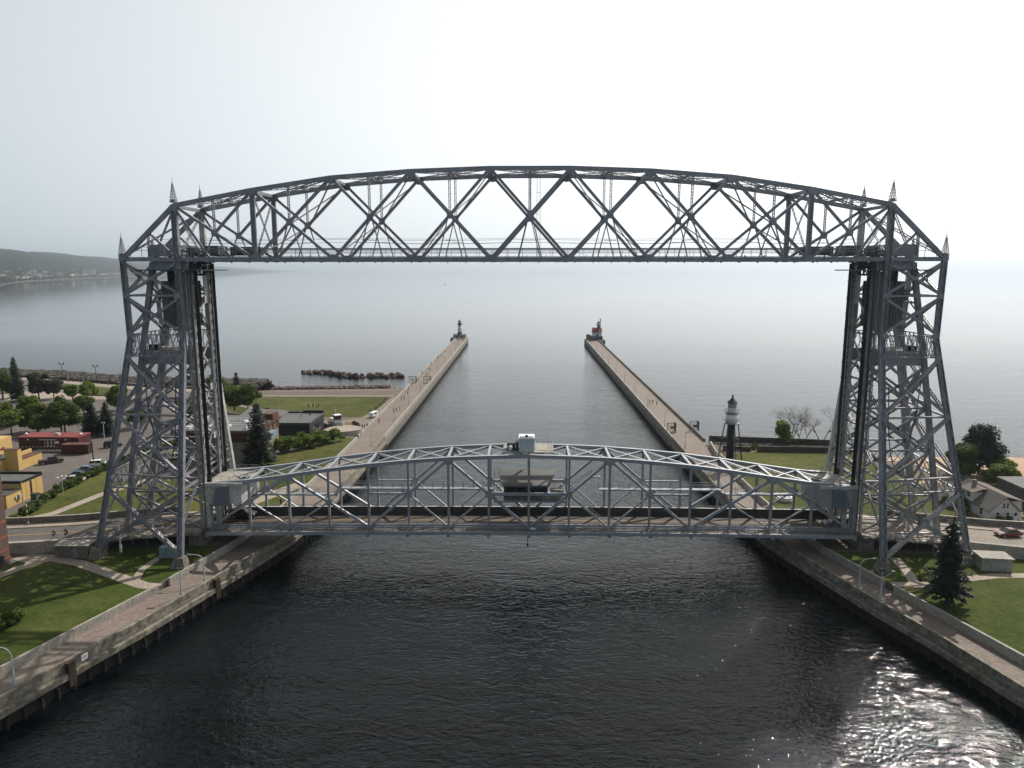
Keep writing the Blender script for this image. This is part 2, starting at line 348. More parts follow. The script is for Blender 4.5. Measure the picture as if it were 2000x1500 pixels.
# upper land (level 4) and low park shore (level 3), left bank
mb = MB()
mb.prism([(-600, 40)] + BL[:1][::1] + [(x - .3, y) for x, y in BL[1:]] + [(-58, 206), (-66, 214), (-88, 228), (-112, 240), (-117, 300), (-130, 297), (-172, 303), (-216, 319), (-254, 327), (-300, 340), (-600, 420)], -3, 4.0)
struct('ground_left_bank', mb, 'parking')
mb = MB(); mb.prism([(-60, 198), (-50.6, 198), (-50.6, 289), (-113, 286), (-118, 300), (-119, 236), (-90, 222), (-66, 210)], -3, 3.0); struct('ground_low_park', mb, 'soil')
mb = MB(); mb.sheet([(-121, 285.5, 3.01), (-51.5, 288.5, 3.01), (-52.0, 318, -.5), (-125, 311, -.5)]); struct('gravel_beach', mb, 'gravel')
mb = MB(); mb.prism([(600, 40)] + BR[:1] + [(x + .3, y) for x, y in BR[1:-1]] + [(52, 200), (86, 196), (92, 178), (110, 163), (600, 150)], -3, 4.0)
struct('ground_right_bank', mb, 'soil')
mb = MB(); mb.sheet([(84, 176, 3.6), (700, 146, 4.2), (700, 200, -.6), (84, 201.5, -.6)]); mb.sheet([(80, 160, 4.005), (700, 120, 4.3), (700, 146, 4.2), (84, 176, 3.9)]); struct('beach', mb, 'sand')
# promenades: joined concrete slabs, one object each
def station(poly, y):
    for (x0, y0), (x1, y1) in zip(poly[:-1], poly[1:]):
        if y0 <= y <= y1: return x0 + (x1 - x0) * (y - y0) / (y1 - y0)
    return poly[-1][0] if y > poly[-1][1] else poly[0][0]
def inner(side, y):   # foot of the parapet on the promenade side
    return station(PL, y) - .55 if side < 0 else station(PR, y) + .55
def outer(side, y):
    if side < 0: return station(BL, y) if y < 203 else (-50.7 - max(0, y - 203) / 1000 * 1.0 if y > 300 else -50.7)
    return station(BR, y) if y < 184 else (49.6 + (y - 184) / 6 if y < 196 else 50.9)
def promenade(side):
    base = MB(); P_ = PL if side < 0 else PR
    yend = 512 if side < 0 else 498
    ys = [40, 60] + [70 + 5 * i for i in range(int((yend - 70) / 5) + 1)]
    L_ = [(station(P_, y), y) for y in ys]; O_ = [(outer(side, y) + side * .3, y) for y in ys]
    base.prism(L_ + O_[::-1], -3, 2.98)
    o = struct('promenade_left' if side < 0 else 'promenade_right', base, 'concrete_dark')
    y = 62.0; k = 0
    while y < yend - 1:
        d = 4.6 if y < 210 else 9.2
        y1 = min(y + d, yend) - .04
        if k < 1000:
            xi0, xi1, xo0, xo1 = inner(side, y), inner(side, y1), outer(side, y), outer(side, y1)
            cols = 3 if y < 130 else 1
            for c in range(cols):
                t0, t1 = c / cols, (c + 1) / cols; e = .02
                q = [(xi0 + (xo0 - xi0) * t0, y), (xi0 + (xo0 - xi0) * t1 + side * -e, y), (xi1 + (xo1 - xi1) * t1 + side * -e, y1), (xi1 + (xo1 - xi1) * t0, y1)]
                m2 = MB(); m2.prism(q, 2.9, 3.0 + random.uniform(-.004, .006), bottom=False); m2.obj('paving_slab', 'prom', o)
        y = y1 + .04; k += 1
    return o
promL = promenade(-1); promR = promenade(1)
def wall_run(name, label, pts, z0, z1, th, m, seg, cat='wall', off=0.0, cap=None, group=None):
    w = thing(name, label, cat, (pts[0][0], pts[0][1], z0), group=group)
    Q = resample([(p[0], p[1], 0) for p in pts], seg)
    for a, b_ in zip(Q[:-1], Q[1:]):
        d = (b_ - a).normalized(); n_ = Vector((-d.y, d.x, 0)); a2, b2 = a + d * .02, b_ - d * .02
        mb = MB(); mb.prism([(p.x, p.y) for p in (a2 + n_ * (off - th / 2), b2 + n_ * (off - th / 2), b2 + n_ * (off + th / 2), a2 + n_ * (off + th / 2))], z0, z1 + random.uniform(-.012, .012)); part('wall_section', mb, m, w)
        if cap: 
            mb = MB(); mb.prism([(p.x, p.y) for p in (a2 + n_ * (off - th / 2 - .06), b2 + n_ * (off - th / 2 - .06), b2 + n_ * (off + th / 2 + .06), a2 + n_ * (off + th / 2 + .06))], z1 + .013, z1 + .1); part('coping', mb, cap, w)
    return w
def cut(poly, y0, y1):
    out = [(station(poly, y0), y0)] + [p for p in poly if y0 < p[1] < y1] + [(station(poly, y1), y1)]
    return out
for side, P_, nm in ((-1, PL, 'left'), (1, PR, 'right')):
    yend = 512 if side < 0 else 498
    sh = lambda pts, dx: [(x + dx, y) for x, y in pts]
    wall_run('parapet_wall', f'weathered concrete parapet along the canal edge of the {nm} promenade in the foreground', sh(cut(P_, 56, 205), side * .32), 2.9, 4.0, .46, 'wallstain', 7.5)
    wall_run('parapet_wall', f'pale concrete parapet on the canal side of the {nm} pier running out to its lighthouse', sh(cut(P_, 205.1, yend), side * .32), 2.9, 4.0, .46, 'concrete', 15)
    lw = wall_run('quay_ledge', f'stained concrete ledge under the parapet of the {nm} promenade', sh(cut(P_, 56, 205), -side * .28), 1.75, 2.5, .6, 'wallstain', 7.5)
    wall_run('quay_wall', f'dark quay wall of the {nm} pier standing in the water', sh(cut(P_, 56, yend), side * .35), -2.5, 2.0, .9, 'pile', 24)  # canal face shade painted into the dark colour, with algae and sheet piling
    wall_run('pier_edge', f'concrete edge along the far {nm} pier above the waterline', sh(cut(P_, 205.1, yend), -side * .12), 0.9, 2.7, .5, 'concrete_dark', 24)  # darker concrete also carries the shade of the canal face
    for i, p in enumerate(resample([(a, b_, 0) for a, b_ in cut(P_, 66, 178)], 2.3)):
        mb = MB(); mb.tube((0, 0, 0), (0, 0, 3.9), .2, .2, 8); o = mb.obj('mooring_pile', 'pile'); o.location = (p.x - side * .42, p.y, -2.5)
        tag(o, f'rusty pile under the ledge of the {nm} promenade, number {i + 1} counted from the picture bottom', 'pile', f'piles under the {nm} quay ledge')
# outer walls of the two piers
wall_run('pier_wall', 'low pale concrete wall on the lake side of the left pier', [(-51.0, 206), (-51.0, 512)], 2.9, 3.8, .45, 'concrete', 15)
wall_run('pier_wall', 'low grey concrete wall on the lake side of the right pier', [(51.2, 203), (51.2, 498)], 2.9, 3.9, .45, 'concrete_dark', 15)
wall_run('back_wall', 'cream concrete retaining wall between the left promenade and the near lawn', cut(BL, 45, 103), 2.9, 4.25, .42, 'concrete', 5.2, off=.0)
wall_run('back_wall', 'concrete retaining wall beside the left promenade under the lift span', cut(BL, 105.3, 150), 2.9, 4.3, .42, 'concrete', 5.2)
wall_run('back_wall', 'pale low kerb wall beside the lawn north of the bridge on the left promenade', cut(BL, 150.2, 203), 2.9, 4.1, .5, 'concrete', 9)
wall_run('back_wall', 'dark sided concrete retaining wall between the right promenade and the near lawn', cut(BR, 45, 104.7), 2.9, 4.3, .42, 'concrete', 5.2)
wall_run('back_wall', 'concrete retaining wall beside the right promenade under the lift span', cut(BR, 106.5, 184), 2.9, 4.3, .42, 'concrete', 5.2)
for x, y, n_ in ((-58.9, 81.7, 'nearer one'), (-50.9, 106.2, 'one under the lift span end')):
    mb = MB(); mb.box((x + .32, y, 2.3), (.62, 1.0, 3.2), -.35); t_ = tag(mb.obj('ladder_recess', 'rust'), f'rusty ladder recess cut into the left quay parapet, the {n_}', 'ladder recess')
mb = MB(); mb.box((-58.15, 83.9, 3.3), (.06, .9, .75), -.33); o = tag(mb.obj('wall_sign', 'white'), 'small white notice on the canal face of the left parapet beside the ladder recess', 'sign')
mb = MB()
for z in (3.15, 3.3, 3.45): mb.box((-58.11, 83.9, z), (.02, .6, .04), -.33)
mb.obj('print_line', 'black', o)

# level sheets: lawns, paths, parking details, road
def flat(name, poly, z, m, kind='structure'):
    mb = MB(); mb.sheet([(x, y, z) for x, y in poly]); return tag(mb.obj(name, m), kind=kind)
def strippoly(pts, w):
    L_, R_ = [], []
    P3 = [Vector((a, b_, 0)) for a, b_ in pts]
    for i, p in enumerate(P3):
        d = (P3[min(i + 1, len(P3) - 1)] - P3[max(i - 1, 0)]).normalized(); n_ = Vector((-d.y, d.x, 0))
        L_.append((p.x + n_.x * w / 2, p.y + n_.y * w / 2)); R_.append((p.x - n_.x * w / 2, p.y - n_.y * w / 2))
    return L_ + R_[::-1]
flat('lawn_near_left', [(-130, 42), (-79.6, 42)] + [(x - .5, y) for x, y in BL[1:3]] + [(-58.6, 105), (-55.0, 118), (-54.6, 119.5), (-87.2, 118), (-87.2, 100), (-110, 80)], 4.006, 'grass')
flat('path_near_left', strippoly([(-92, 96), (-86.5, 104.5), (-84.5, 110), (-82.0, 113.4), (-76, 111.6), (-68, 107.2), (-60.8, 103.3), (-58.2, 102.9)], 2.1), 4.012, 'path')
flat('path_under_tower', strippoly([(-63.0, 105.0), (-64.2, 109.2), (-63.8, 114.5)], 1.3), 4.017, 'path')
flat('path_plaza_near_left', [(-88.5, 113.0), (-87.0, 115.4), (-80.8, 115.2), (-80.2, 112.6), (-84, 111)], 4.018, 'path')
flat('lawn_near_right', [(62.4, 84.5), (56.4, 104.8), (55.9, 106.8), (52.3, 118.5), (84, 117), (140, 113), (190, 42), (77.6, 42)], 4.006, 'grass')
flat('path_near_right', strippoly([(55.9, 105.6), (60.5, 105.4), (68, 107.6), (74, 109.0), (84, 109.4), (120, 109)], 1.7), 4.012, 'path')
flat('path_near_right_branch', strippoly([(59.5, 105.4), (60.8, 110), (61.6, 116)], 1.6), 4.017, 'path')
flat('lawn_north_left', [(-104.5, 128.6), (-53.0, 129.0), (-51.8, 150), (-51.2, 166), (-51.1, 202), (-56, 202.4), (-67.5, 180), (-78, 164), (-90, 158), (-97, 172), (-103.8, 176), (-104.5, 150)], 4.006, 'grass2')
flat('path_north_left', strippoly([(-106, 127.5), (-100.5, 131.5), (-96.4, 136), (-93.9, 148.4), (-90, 158), (-84, 170)], 2.2), 4.012, 'path')
flat('path_north_promenade', strippoly([(-69, 131.5), (-62, 138), (-56, 150), (-52, 157)], 4.0), 4.012, 'path')
flat('lane_behind_lawn', [(-104, 172), (-97, 158.5), (-93.0, 158), (-88, 175), (-96, 185)], 4.02, 'road')
flat('lawn_park', [(-101.5, 274.5), (-53.7, 275.3), (-54.2, 250), (-57, 236), (-68, 236), (-86, 232), (-104, 244), (-118, 262), (-118, 274)], 3.006, 'grass2')
flat('path_park', strippoly([(-120, 276.6), (-53.6, 277.4)], 1.3), 3.014, 'path')
flat('path_park_branch', strippoly([(-106, 256), (-92, 246), (-78, 236), (-70, 226)], 2.4), 3.018, 'prom')
flat('plaza_park', [(-51.2, 205), (-51.2, 276), (-53.6, 276), (-54.1, 250), (-56.6, 236), (-62, 231), (-71, 230), (-70, 214), (-60, 203.5), (-51, 203)], 3.01, 'prom')
flat('lawn_north_right', [(50.4, 131), (88, 131), (86, 186.8), (61.5, 187.6), (50.1, 183.5), (50.0, 150)], 4.006, 'grass2')
flat('planting_strip_right', [(61.5, 188.4), (86, 187.2), (86, 193.3), (53.5, 198.2), (52.2, 194)], 4.004, 'soil')
flat('lakeside_lawn', [(-212, 305), (-176, 289), (-160, 279), (-161, 271.5), (-171, 270.8), (-184, 283), (-196, 292)], 4.006, 'grass2')
flat('lakewalk', strippoly([(-300, 335), (-250, 321), (-217, 310), (-175, 293.5), (-150, 284), (-118, 283)], 5.5), 4.012, 'path')
flat('lakewalk_branch', strippoly([(-222, 311), (-198, 288), (-183, 279), (-172, 268.5), (-150, 267.5)], 4.0), 4.02, 'path')
flat('plaza_lakeside', [(-213, 258), (-178, 262), (-150, 263), (-150, 268), (-176, 270), (-190, 280), (-213, 282), (-230, 270)], 4.016, 'path')
flat('car_park_far', [(-225, 225), (-150, 226), (-130, 240), (-130, 262), (-178, 261), (-225, 255)], 4.008, 'parking')
for i in range(14):
    x = -186 + i * 3.4; flat('bay_line', [(x, 242), (x + .14, 242), (x + .5, 247), (x + .36, 247)], 4.014, 'line_white')
for i in range(8):
    x = -96.5 + i * 2.6; flat('bay_line', [(x, 176), (x + .16, 176), (x - 1.0, 181), (x - 1.16, 181)], 4.024, 'line_white')
# low lakeside walls
wall_run('lakewalk_wall', 'long dark low wall between the lakewalk and the riprap shore', [(-300, 340), (-254, 326.5), (-217, 314.5), (-174, 297.6), (-150, 288.5), (-122, 287)], 4.0, 4.9, .5, 'concrete_dark', 20, cap='concrete')
wall_run('garden_wall', 'curved low grey wall around the lakeside lawn', [(-207, 298), (-196, 288.5), (-184, 280), (-173, 272)], 4.0, 4.6, .4, 'concrete_dark', 8)
wall_run('garden_wall', 'short straight low grey wall beside the lakeside plaza', [(-172, 270.2), (-158, 269.8)], 4.0, 4.6, .4, 'concrete_dark', 7)
wall_run('flood_wall', 'long dark concrete wall at the lake edge behind the black lighthouse tower', [(51.5, 199.6), (86.5, 194.6)], 3.5, 5.6, .5, 'wall_dark', 7)
wall_run('flood_wall', 'dark brown retaining wall across the back of the lawn right of the black lighthouse tower', [(61.5, 187.9), (86.5, 186.8)], 3.5, 5.5, .5, 'wall_dark', 6)
wall_run('flood_wall', 'short dark wall at the foot of the black lighthouse tower', [(52.5, 189.0), (59.8, 187.9)], 3.5, 5.3, .5, 'wall_dark', 4)
wall_run('bench_wall', 'short stepped concrete wall at the bend of the right pier', [(51.3, 197), (50.0, 186), (50.6, 176)], 3.0, 4.6, .5, 'concrete', 4)
# road over the canal approach
def road(side):
    cl = [(58.0, 124.9, 6.62), (66, 124.3, 6.3), (74, 123.4, 5.8), (84, 122.0, 5.3), (96, 120.6, 5.05), (130, 119.5, 5.0), (260, 119.0, 5.0)]
    pts = [(B + side * (x + .6), y, z) for x, y, z in cl]
    def off(i, d):
        a = Vector(pts[max(i - 1, 0)]); b_ = Vector(pts[min(i + 1, len(pts) - 1)]); t = b_ - a; t.z = 0; t.normalize(); n_ = Vector((-t.y, t.x, 0)) * side
        p = Vector(pts[i]); return p + n_ * d
    def band(name, d0, d1, dz, th, m, st=True, i0=0, i1=None):
        mb = MB(); i1 = i1 or len(pts)
        for i in range(i0, i1 - 1):
            q = [off(i, d0), off(i + 1, d0), off(i + 1, d1), off(i, d1)]
            vs = [(p.x, p.y, p.z + dz - th) for p in q] + [(p.x, p.y, p.z + dz) for p in q]
            f = [(4, 5, 6, 7), (0, 1, 5, 4), (3, 7, 6, 2), (0, 3, 2, 1), (0, 4, 7, 3), (1, 2, 6, 5)]
            if side < 0: f = [t[::-1] for t in f]
            mb.add(vs, f)
        return struct(name, mb, m) if st else mb
    nm = 'left' if side < 0 else 'right'
    band(f'road_{nm}', -3.6, 3.6, 0, .5, 'road' if side < 0 else 'roadpale')
    band(f'pavement_far_{nm}', 3.6, 5.9, .14, .6, 'path'); band(f'pavement_near_{nm}', -5.9, -3.6, .14, .6, 'path')
    band(f'centre_line_{nm}', .06, .18, .006, .004, 'line_yellow'); band(f'centre_line_{nm}', -.20, -.08, .006, .004, 'line_yellow')
    band(f'edge_line_{nm}', -3.45, -3.33, .006, .004, 'line_white', i0=2)
    for d0, d1, lab in ((5.9, 6.35, f'long concrete barrier wall on the far side of the {nm} bridge approach'), (-6.35, -5.9, f'concrete retaining wall on the near side of the {nm} bridge approach')):
        w = thing('approach_wall', lab, 'wall', (pts[0][0], pts[0][1], 3))
        for i in range(1 if d0 > 0 else 2, len(pts) - 1):
            a0, a1, b0, b1 = off(i, d0), off(i, d1), off(i + 1, d0), off(i + 1, d1)
            n = max(1, int((b0 - a0).length / 5))
            for j in range(min(n, 12)):
                t0, t1 = (j + .005) / n, (j + .995) / n
                q = [a0.lerp(b0, t0), a0.lerp(b0, t1), a1.lerp(b1, t1), a1.lerp(b1, t0)]
                h = 1.25 if d0 > 0 else (.75)
                mb = MB(); poly = [(p.x, p.y, p.z + h) for p in q]; mb.prism(poly, 3.4, poly); part('wall_section', mb, 'concrete_dark' if d0 > 0 else 'concrete', w)
                mb = MB(); n_ = .05
                poly = [(p.x, p.y + (-n_ if k in ((0, 1) if d0 < 0 else (0, 1)) else n_), p.z + h + .08) for k, p in enumerate(q)]
                mb.prism([(p[0], p[1]) for p in poly], min(p[2] for p in poly) - .06, max(p[2] for p in poly)) if False else mb.add([(p.x, p.y, p.z + h + .004) for p in q] + [(p.x, p.y, p.z + h + .07) for p in q], ((0, 1, 2, 3), (7, 6, 5, 4), (0, 4, 5, 1), (1, 5, 6, 2), (2, 6, 7, 3), (3, 7, 4, 0)))
                part('coping', mb, 'concrete', w)
    # railed sidewalk ledge beside the tower, near side
    lg = thing('approach_railing', f'green grey railing on the near sidewalk passing through the {nm} tower', 'railing', (B + side * 58, 118.5, 6))
    for k in range(7):
        x0, x1 = B + side * (58.2 + k * 2.6), B + side * (58.2 + (k + 1) * 2.6)
        z = 6.65 - k * .12; y = 118.35 - k * .13
        mb = MB()
        for zo in (.4, .75, 1.1): mb.beam((x0, y, z + zo), (x1, y - .13, z - .12 + zo), .05, .05)
        for j in range(3): xx = x0 + (x1 - x0) * j / 3; mb.b2(xx - .03, xx + .03, y - .03, y + .03, z, z + 1.1)
        part('railing_panel', mb, 'steel', lg)
        mb = MB(); mb.b2(x0, x1, y - .25, y + .5, z - .3, z + .02); part('ledge_slab', mb, 'concrete' if k in (2, 3, 5) else 'concrete_dark', lg)
    # abutment pier below the end of the span
    ab = thing('abutment', f'dark concrete abutment under the {nm} end of the lift span', 'abutment', (B + side * 62, 125, 3))
    mb = MB(); mb.b2(B + side * 57.8, B + side * 60.6, 119.6, 130.5, 2.8, 6.0); part('block', mb, 'concrete_dark', ab)
    mb = MB(); mb.b2(B + side * 60.6, B + side * 75.5, 120.3, 129.5, 5.2, 5.7); part('soffit', mb, 'steel_dark', ab)
    for k in range(5):
        mb = MB(); mb.b2(B + side * (62 + k * 2.8), B + side * (62.35 + k * 2.8), 119.2, 119.6, 3.9, 6.1); part('column', mb, 'steel_dark', ab)
    mb = MB(); mb.b2(B + side * 74.6, B + side * 75.8, 117.0, 131.0, 2.8, 5.6); part('end_block', mb, 'concrete_dark', ab)
road(-1); road(1)

# ================================================================ hills beyond the lake
def lerp_pts(P_, u):
    u = max(0, min(len(P_) - 1.0001, u)); i = int(u); t = u - i; a, b_ = P_[i], P_[i + 1]
    return [a[k] + (b_[k] - a[k]) * t for k in range(len(a))]
# shore point x, y, ridge height, inland reach
SH = [(-1500, 900, 200, 900), (-1690, 1800, 205, 1000), (-1815, 2454, 210, 1050), (-2200, 3100, 215, 1150), (-2560, 3950, 220, 1200), (-2975, 5283, 210, 1350), (-3500, 7200, 200, 1500), (-4100, 9600, 195, 1900), (-4850, 12800, 190, 2400), (-6000, 17500, 165, 3000), (-7600, 24000, 120, 3500), (-9500, 32000, 20, 3500)]
def hill(u, t):
    x, y, h, reach = lerp_pts(SH, u)
    if u < 0: x, y = x - 60 * u, y + 700 * u
    d = t * reach; a = (-.93, .36)
    X_, Y_ = x + a[0] * d, y + a[1] * d
    n1 = mnoise.noise(Vector((X_ / 900, Y_ / 900, 1))); n2 = mnoise.noise(Vector((X_ / 260, Y_ / 260, 5)))
    zz = .93 * h * (1 - (1 - min(t, 1)) ** 1.6) * (1 + .13 * n1 + .05 * n2) + 2 * min(1, t * 30)
    if t > 1: zz += (t - 1) * 14
    return X_ + 50 * n2 * 0, Y_, zz - (3 if t <= 0 else 0)
def grid(nu, nt, f, umax, tmax, tp=1.4):
    mb = MB(); vs = []; fs = []
    for i in range(nu + 1):
        for j in range(nt + 1): vs.append(f(umax[0] + (umax[1] - umax[0]) * i / nu, tmax * (j / nt) ** tp))
    for i in range(nu):
        for j in range(nt): a = i * (nt + 1) + j; fs.append((a, a + 1, a + nt + 2, a + nt + 1))
    mb.add(vs, fs); return mb
M['hillsoil'] = mat('hillside_ground', (0.03, 0.03, 0.018), 0.95, 0.3, 0.02, col2=(0.08, 0.065, 0.045))
M['forest'] = mat('far_forest', (0.007, 0.013, 0.006), 0.95, 0.3, 0.012, col2=(0.022, 0.032, 0.013), fine=0.09, spec=0.05)
struct('hills', grid(190, 40, hill, (-4, 11), 3.2), 'hillsoil', True)
def canopy(u, t):
    x, y, z = hill(u, t + .012)
    g = mnoise.noise(Vector((x / 120, y / 120, 9)))
    town = max(0.0, 1 - t / .2) * (.75 if u < 6 else .2)
    h = 6 + 5 * random.random() + 4 * g - town * (11 + 5 * g) * (1 if random.random() < .8 else .3)
    return x + random.uniform(-5, 5), y + random.uniform(-5, 5), z + h
cm = grid(620, 95, canopy, (1.2, 6.5), 1.35, 1.25); co = cm.obj('hillside_forest', 'forest'); tag(co, 'hazy green wooded hillside above the far lake shore at the left', 'forest', kind='stuff')
cm = grid(170, 60, canopy, (-4, 1.2), 2.2, 1.3); tag(cm.obj('hillside_forest', 'forest'), 'wooded hillside continuing along the lake shore beyond the left picture edge', 'forest', kind='stuff')
cm = grid(300, 30, canopy, (6.5, 11), 1.3); tag(cm.obj('hillside_forest', 'forest'), 'pale blue wooded headland fading into the haze along the horizon behind the left tower', 'forest', kind='stuff')
bm_cols = [((0.26, 0.20, 0.15), 'tan'), ((0.38, 0.38, 0.36), 'white'), ((0.15, 0.08, 0.06), 'brick red'), ((0.14, 0.15, 0.16), 'grey'), ((0.34, 0.28, 0.20), 'cream')]
for i, (c, nme) in enumerate(bm_cols): M['fb%d' % i] = mat('far_building_' + nme.replace(' ', '_'), c, .8, .1, .05)
rs = random.Random(3); fbn = 0
spots = [(2.05, .05, 90, 22, 9, 2, 'wide tan block at the far left of the hillside shore'), (2.62, .055, 70, 24, 20, 0, 'square brown apartment block above the far shore'), (4.45, .06, 60, 22, 26, 3, 'dark grey high block on the far shore near the left tower'), (4.55, .05, 30, 18, 30, 1, 'pale high block beside the dark grey one on the far shore')]
def farb(u, t, w, d, h, ci, label, grp=None):
    x, y, z = hill(u, t)
    o = thing('far_building', label, 'building', (x, y, z - 2), rz=rs.uniform(.8, 1.2), group=grp)
    mb = MB(); mb.box((0, 0, (h + 6) / 2), (w, d, h + 6)); part('wall', mb, 'fb%d' % ci, o, local=True)
    if h < 14:
        mb = MB(); mb.add([(-w / 2 - 1, -d / 2 - 1, h + 6), (w / 2 + 1, -d / 2 - 1, h + 6), (w / 2 + 1, d / 2 + 1, h + 6), (-w / 2 - 1, d / 2 + 1, h + 6), (-w / 2, 0, h + 6 + d * .3), (w / 2, 0, h + 6 + d * .3)], ((0, 1, 5, 4), (2, 3, 4, 5), (0, 4, 3), (1, 2, 5), (0, 3, 2, 1))); part('roof', mb, 'fb%d' % rs.choice([2, 3, 3]), o, local=True)
    else:
        mb = MB(); mb.box((0, 0, h + 6.6), (w * .98, d * .98, 1.2)); part('roof', mb, 'roofgrey', o, local=True)
for a in spots: farb(*a[:6], a[6])
for i in range(110):
    u = rs.uniform(1.5, 5.6); t = abs(rs.gauss(.05, .07)) + .02; w = rs.choice([9, 11, 14, 20, 34]); ci = rs.randrange(5)
    farb(u, t, w, rs.uniform(8, 14), rs.choice([4, 5, 6, 8]), ci, f'{"long" if w > 30 else "small"} {bm_cols[ci][1]} building {("by the water" if t < .06 else "low on the slope" if t < .11 else "higher on the slope")} {("at the left edge" if u < 2.2 else "left part" if u < 3 else "middle part" if u < 3.8 else "near the tower" if u < 4.6 else "seen through the tower")} of the far shore', 'buildings scattered along the far shore')
# pale shore road cuts
for u0, u1, t0 in ((2.75, 3.4, .03), (4.2, 5.1, .04), (3.6, 3.9, .035), (1.7, 2.2, .03)):
    mb = MB(); n = 14
    for k in range(n):
        a = hill(u0 + (u1 - u0) * k / n, t0); b_ = hill(u0 + (u1 - u0) * (k + 1) / n, t0); a2 = hill(u0 + (u1 - u0) * k / n, t0 + .022); b3 = hill(u0 + (u1 - u0) * (k + 1) / n, t0 + .022)
        mb.add([(a[0], a[1], a[2] + 3), (b_[0], b_[1], b_[2] + 3), (b3[0], b3[1], b3[2] + 4.5), (a2[0], a2[1], a2[2] + 4.5)], ((0, 3, 2, 1),))
    struct('shore_clearing', mb, 'fb4')
# ================================================================ water, land
def steel_beam(mb, p0, p1, w, h, cover=0.05):
    """closed section with proud cover plates on its two wide faces; w across the truss plane (Y), h in plane"""
    mb.beam(p0, p1, w, h)
    d = (Vector(p1) - Vector(p0)).normalized()
    mb.beam(p0, p1, w + cover * 2, 0.03, off=(0, h / 2)); mb.beam(p0, p1, w + cover * 2, 0.03, off=(0, -h / 2))
def lattice(mb, p0, p1, w, h, side=None, pitch=None, fl=0.12, lace=0.07, faces=(1, -1)):
    """two flange plates of depth h set w apart along side, laced with zigzag bars"""
    p0, p1 = Vector(p0), Vector(p1); d = p1 - p0; L = d.length; d.normalize()
    if side is None: side = Vector((0, 1, 0)) if abs(d.y) < 0.9 else Vector((1, 0, 0))
    side = Vector(side); side = (side - d * side.dot(d)).normalized(); up = d.cross(side)
    for sg in (1, -1):
        o = side * (sg * w / 2); mb.beam(p0 + o, p1 + o, fl, h, side)
    pitch = pitch or w * 1.1; n = max(2, int(L / pitch))
    for fc in faces:
        for i in range(n):
            a = p0 + d * (L * i / n); b = p0 + d * (L * (i + 1) / n); sg = 1 if i % 2 else -1
            mb.beam(a + side * (sg * w / 2) + up * (fc * (h / 2 - 0.01)), b - side * (sg * w / 2) + up * (fc * (h / 2 - 0.01)), lace, 0.03, side)

B = -0.7                   # bridge centre line across the canal
HP = 58.9                  # half distance between the tall towers' inner legs
YN, YF = 119.8, 129.9      # near and far planes of the fixed truss
ZB = 54.25
bridge = thing('fixed_bridge', 'tall grey steel bridge frame with arched overhead truss standing on two lattice towers', 'bridge', (B, 125, 4))
xs = [B - HP + 2 * HP * i / 9 for i in range(10)]
zt = [63.0, 65.45, 67.4, 68.4, 68.85, 68.85, 68.4, 67.4, 65.45, 63.0]
XO = 68.2                  # outer corner
def bp(name, mb, m='steel', parent=None, smooth=False): return part(name, mb, m, parent or bridge, smooth)
def gusset(c, r, nm='gusset_plate', th=0.67, m='steel', parent=None, sx=1.0):
    mb = MB()
    for sg in (-1, 1):
        vs = []
        for k in range(8):
            t = math.pi * (k + 0.5) / 4; vs.append((c[0] + r * sx * math.cos(t), c[2] + r * math.sin(t)))
        y = c[1] + sg * th / 2
        mb.add([(x, y - 0.02, z) for x, z in vs] + [(x, y + 0.02, z) for x, z in vs],
               [tuple(range(8)), tuple(range(15, 7, -1))] + [(k, k + 8, (k + 1) % 8 + 8, (k + 1) % 8) for k in range(8)])
    mb.box((c[0], c[1], c[2]), (r * sx * .9, th - .03, r * .9))
    return part(nm, mb, m, parent or bridge)
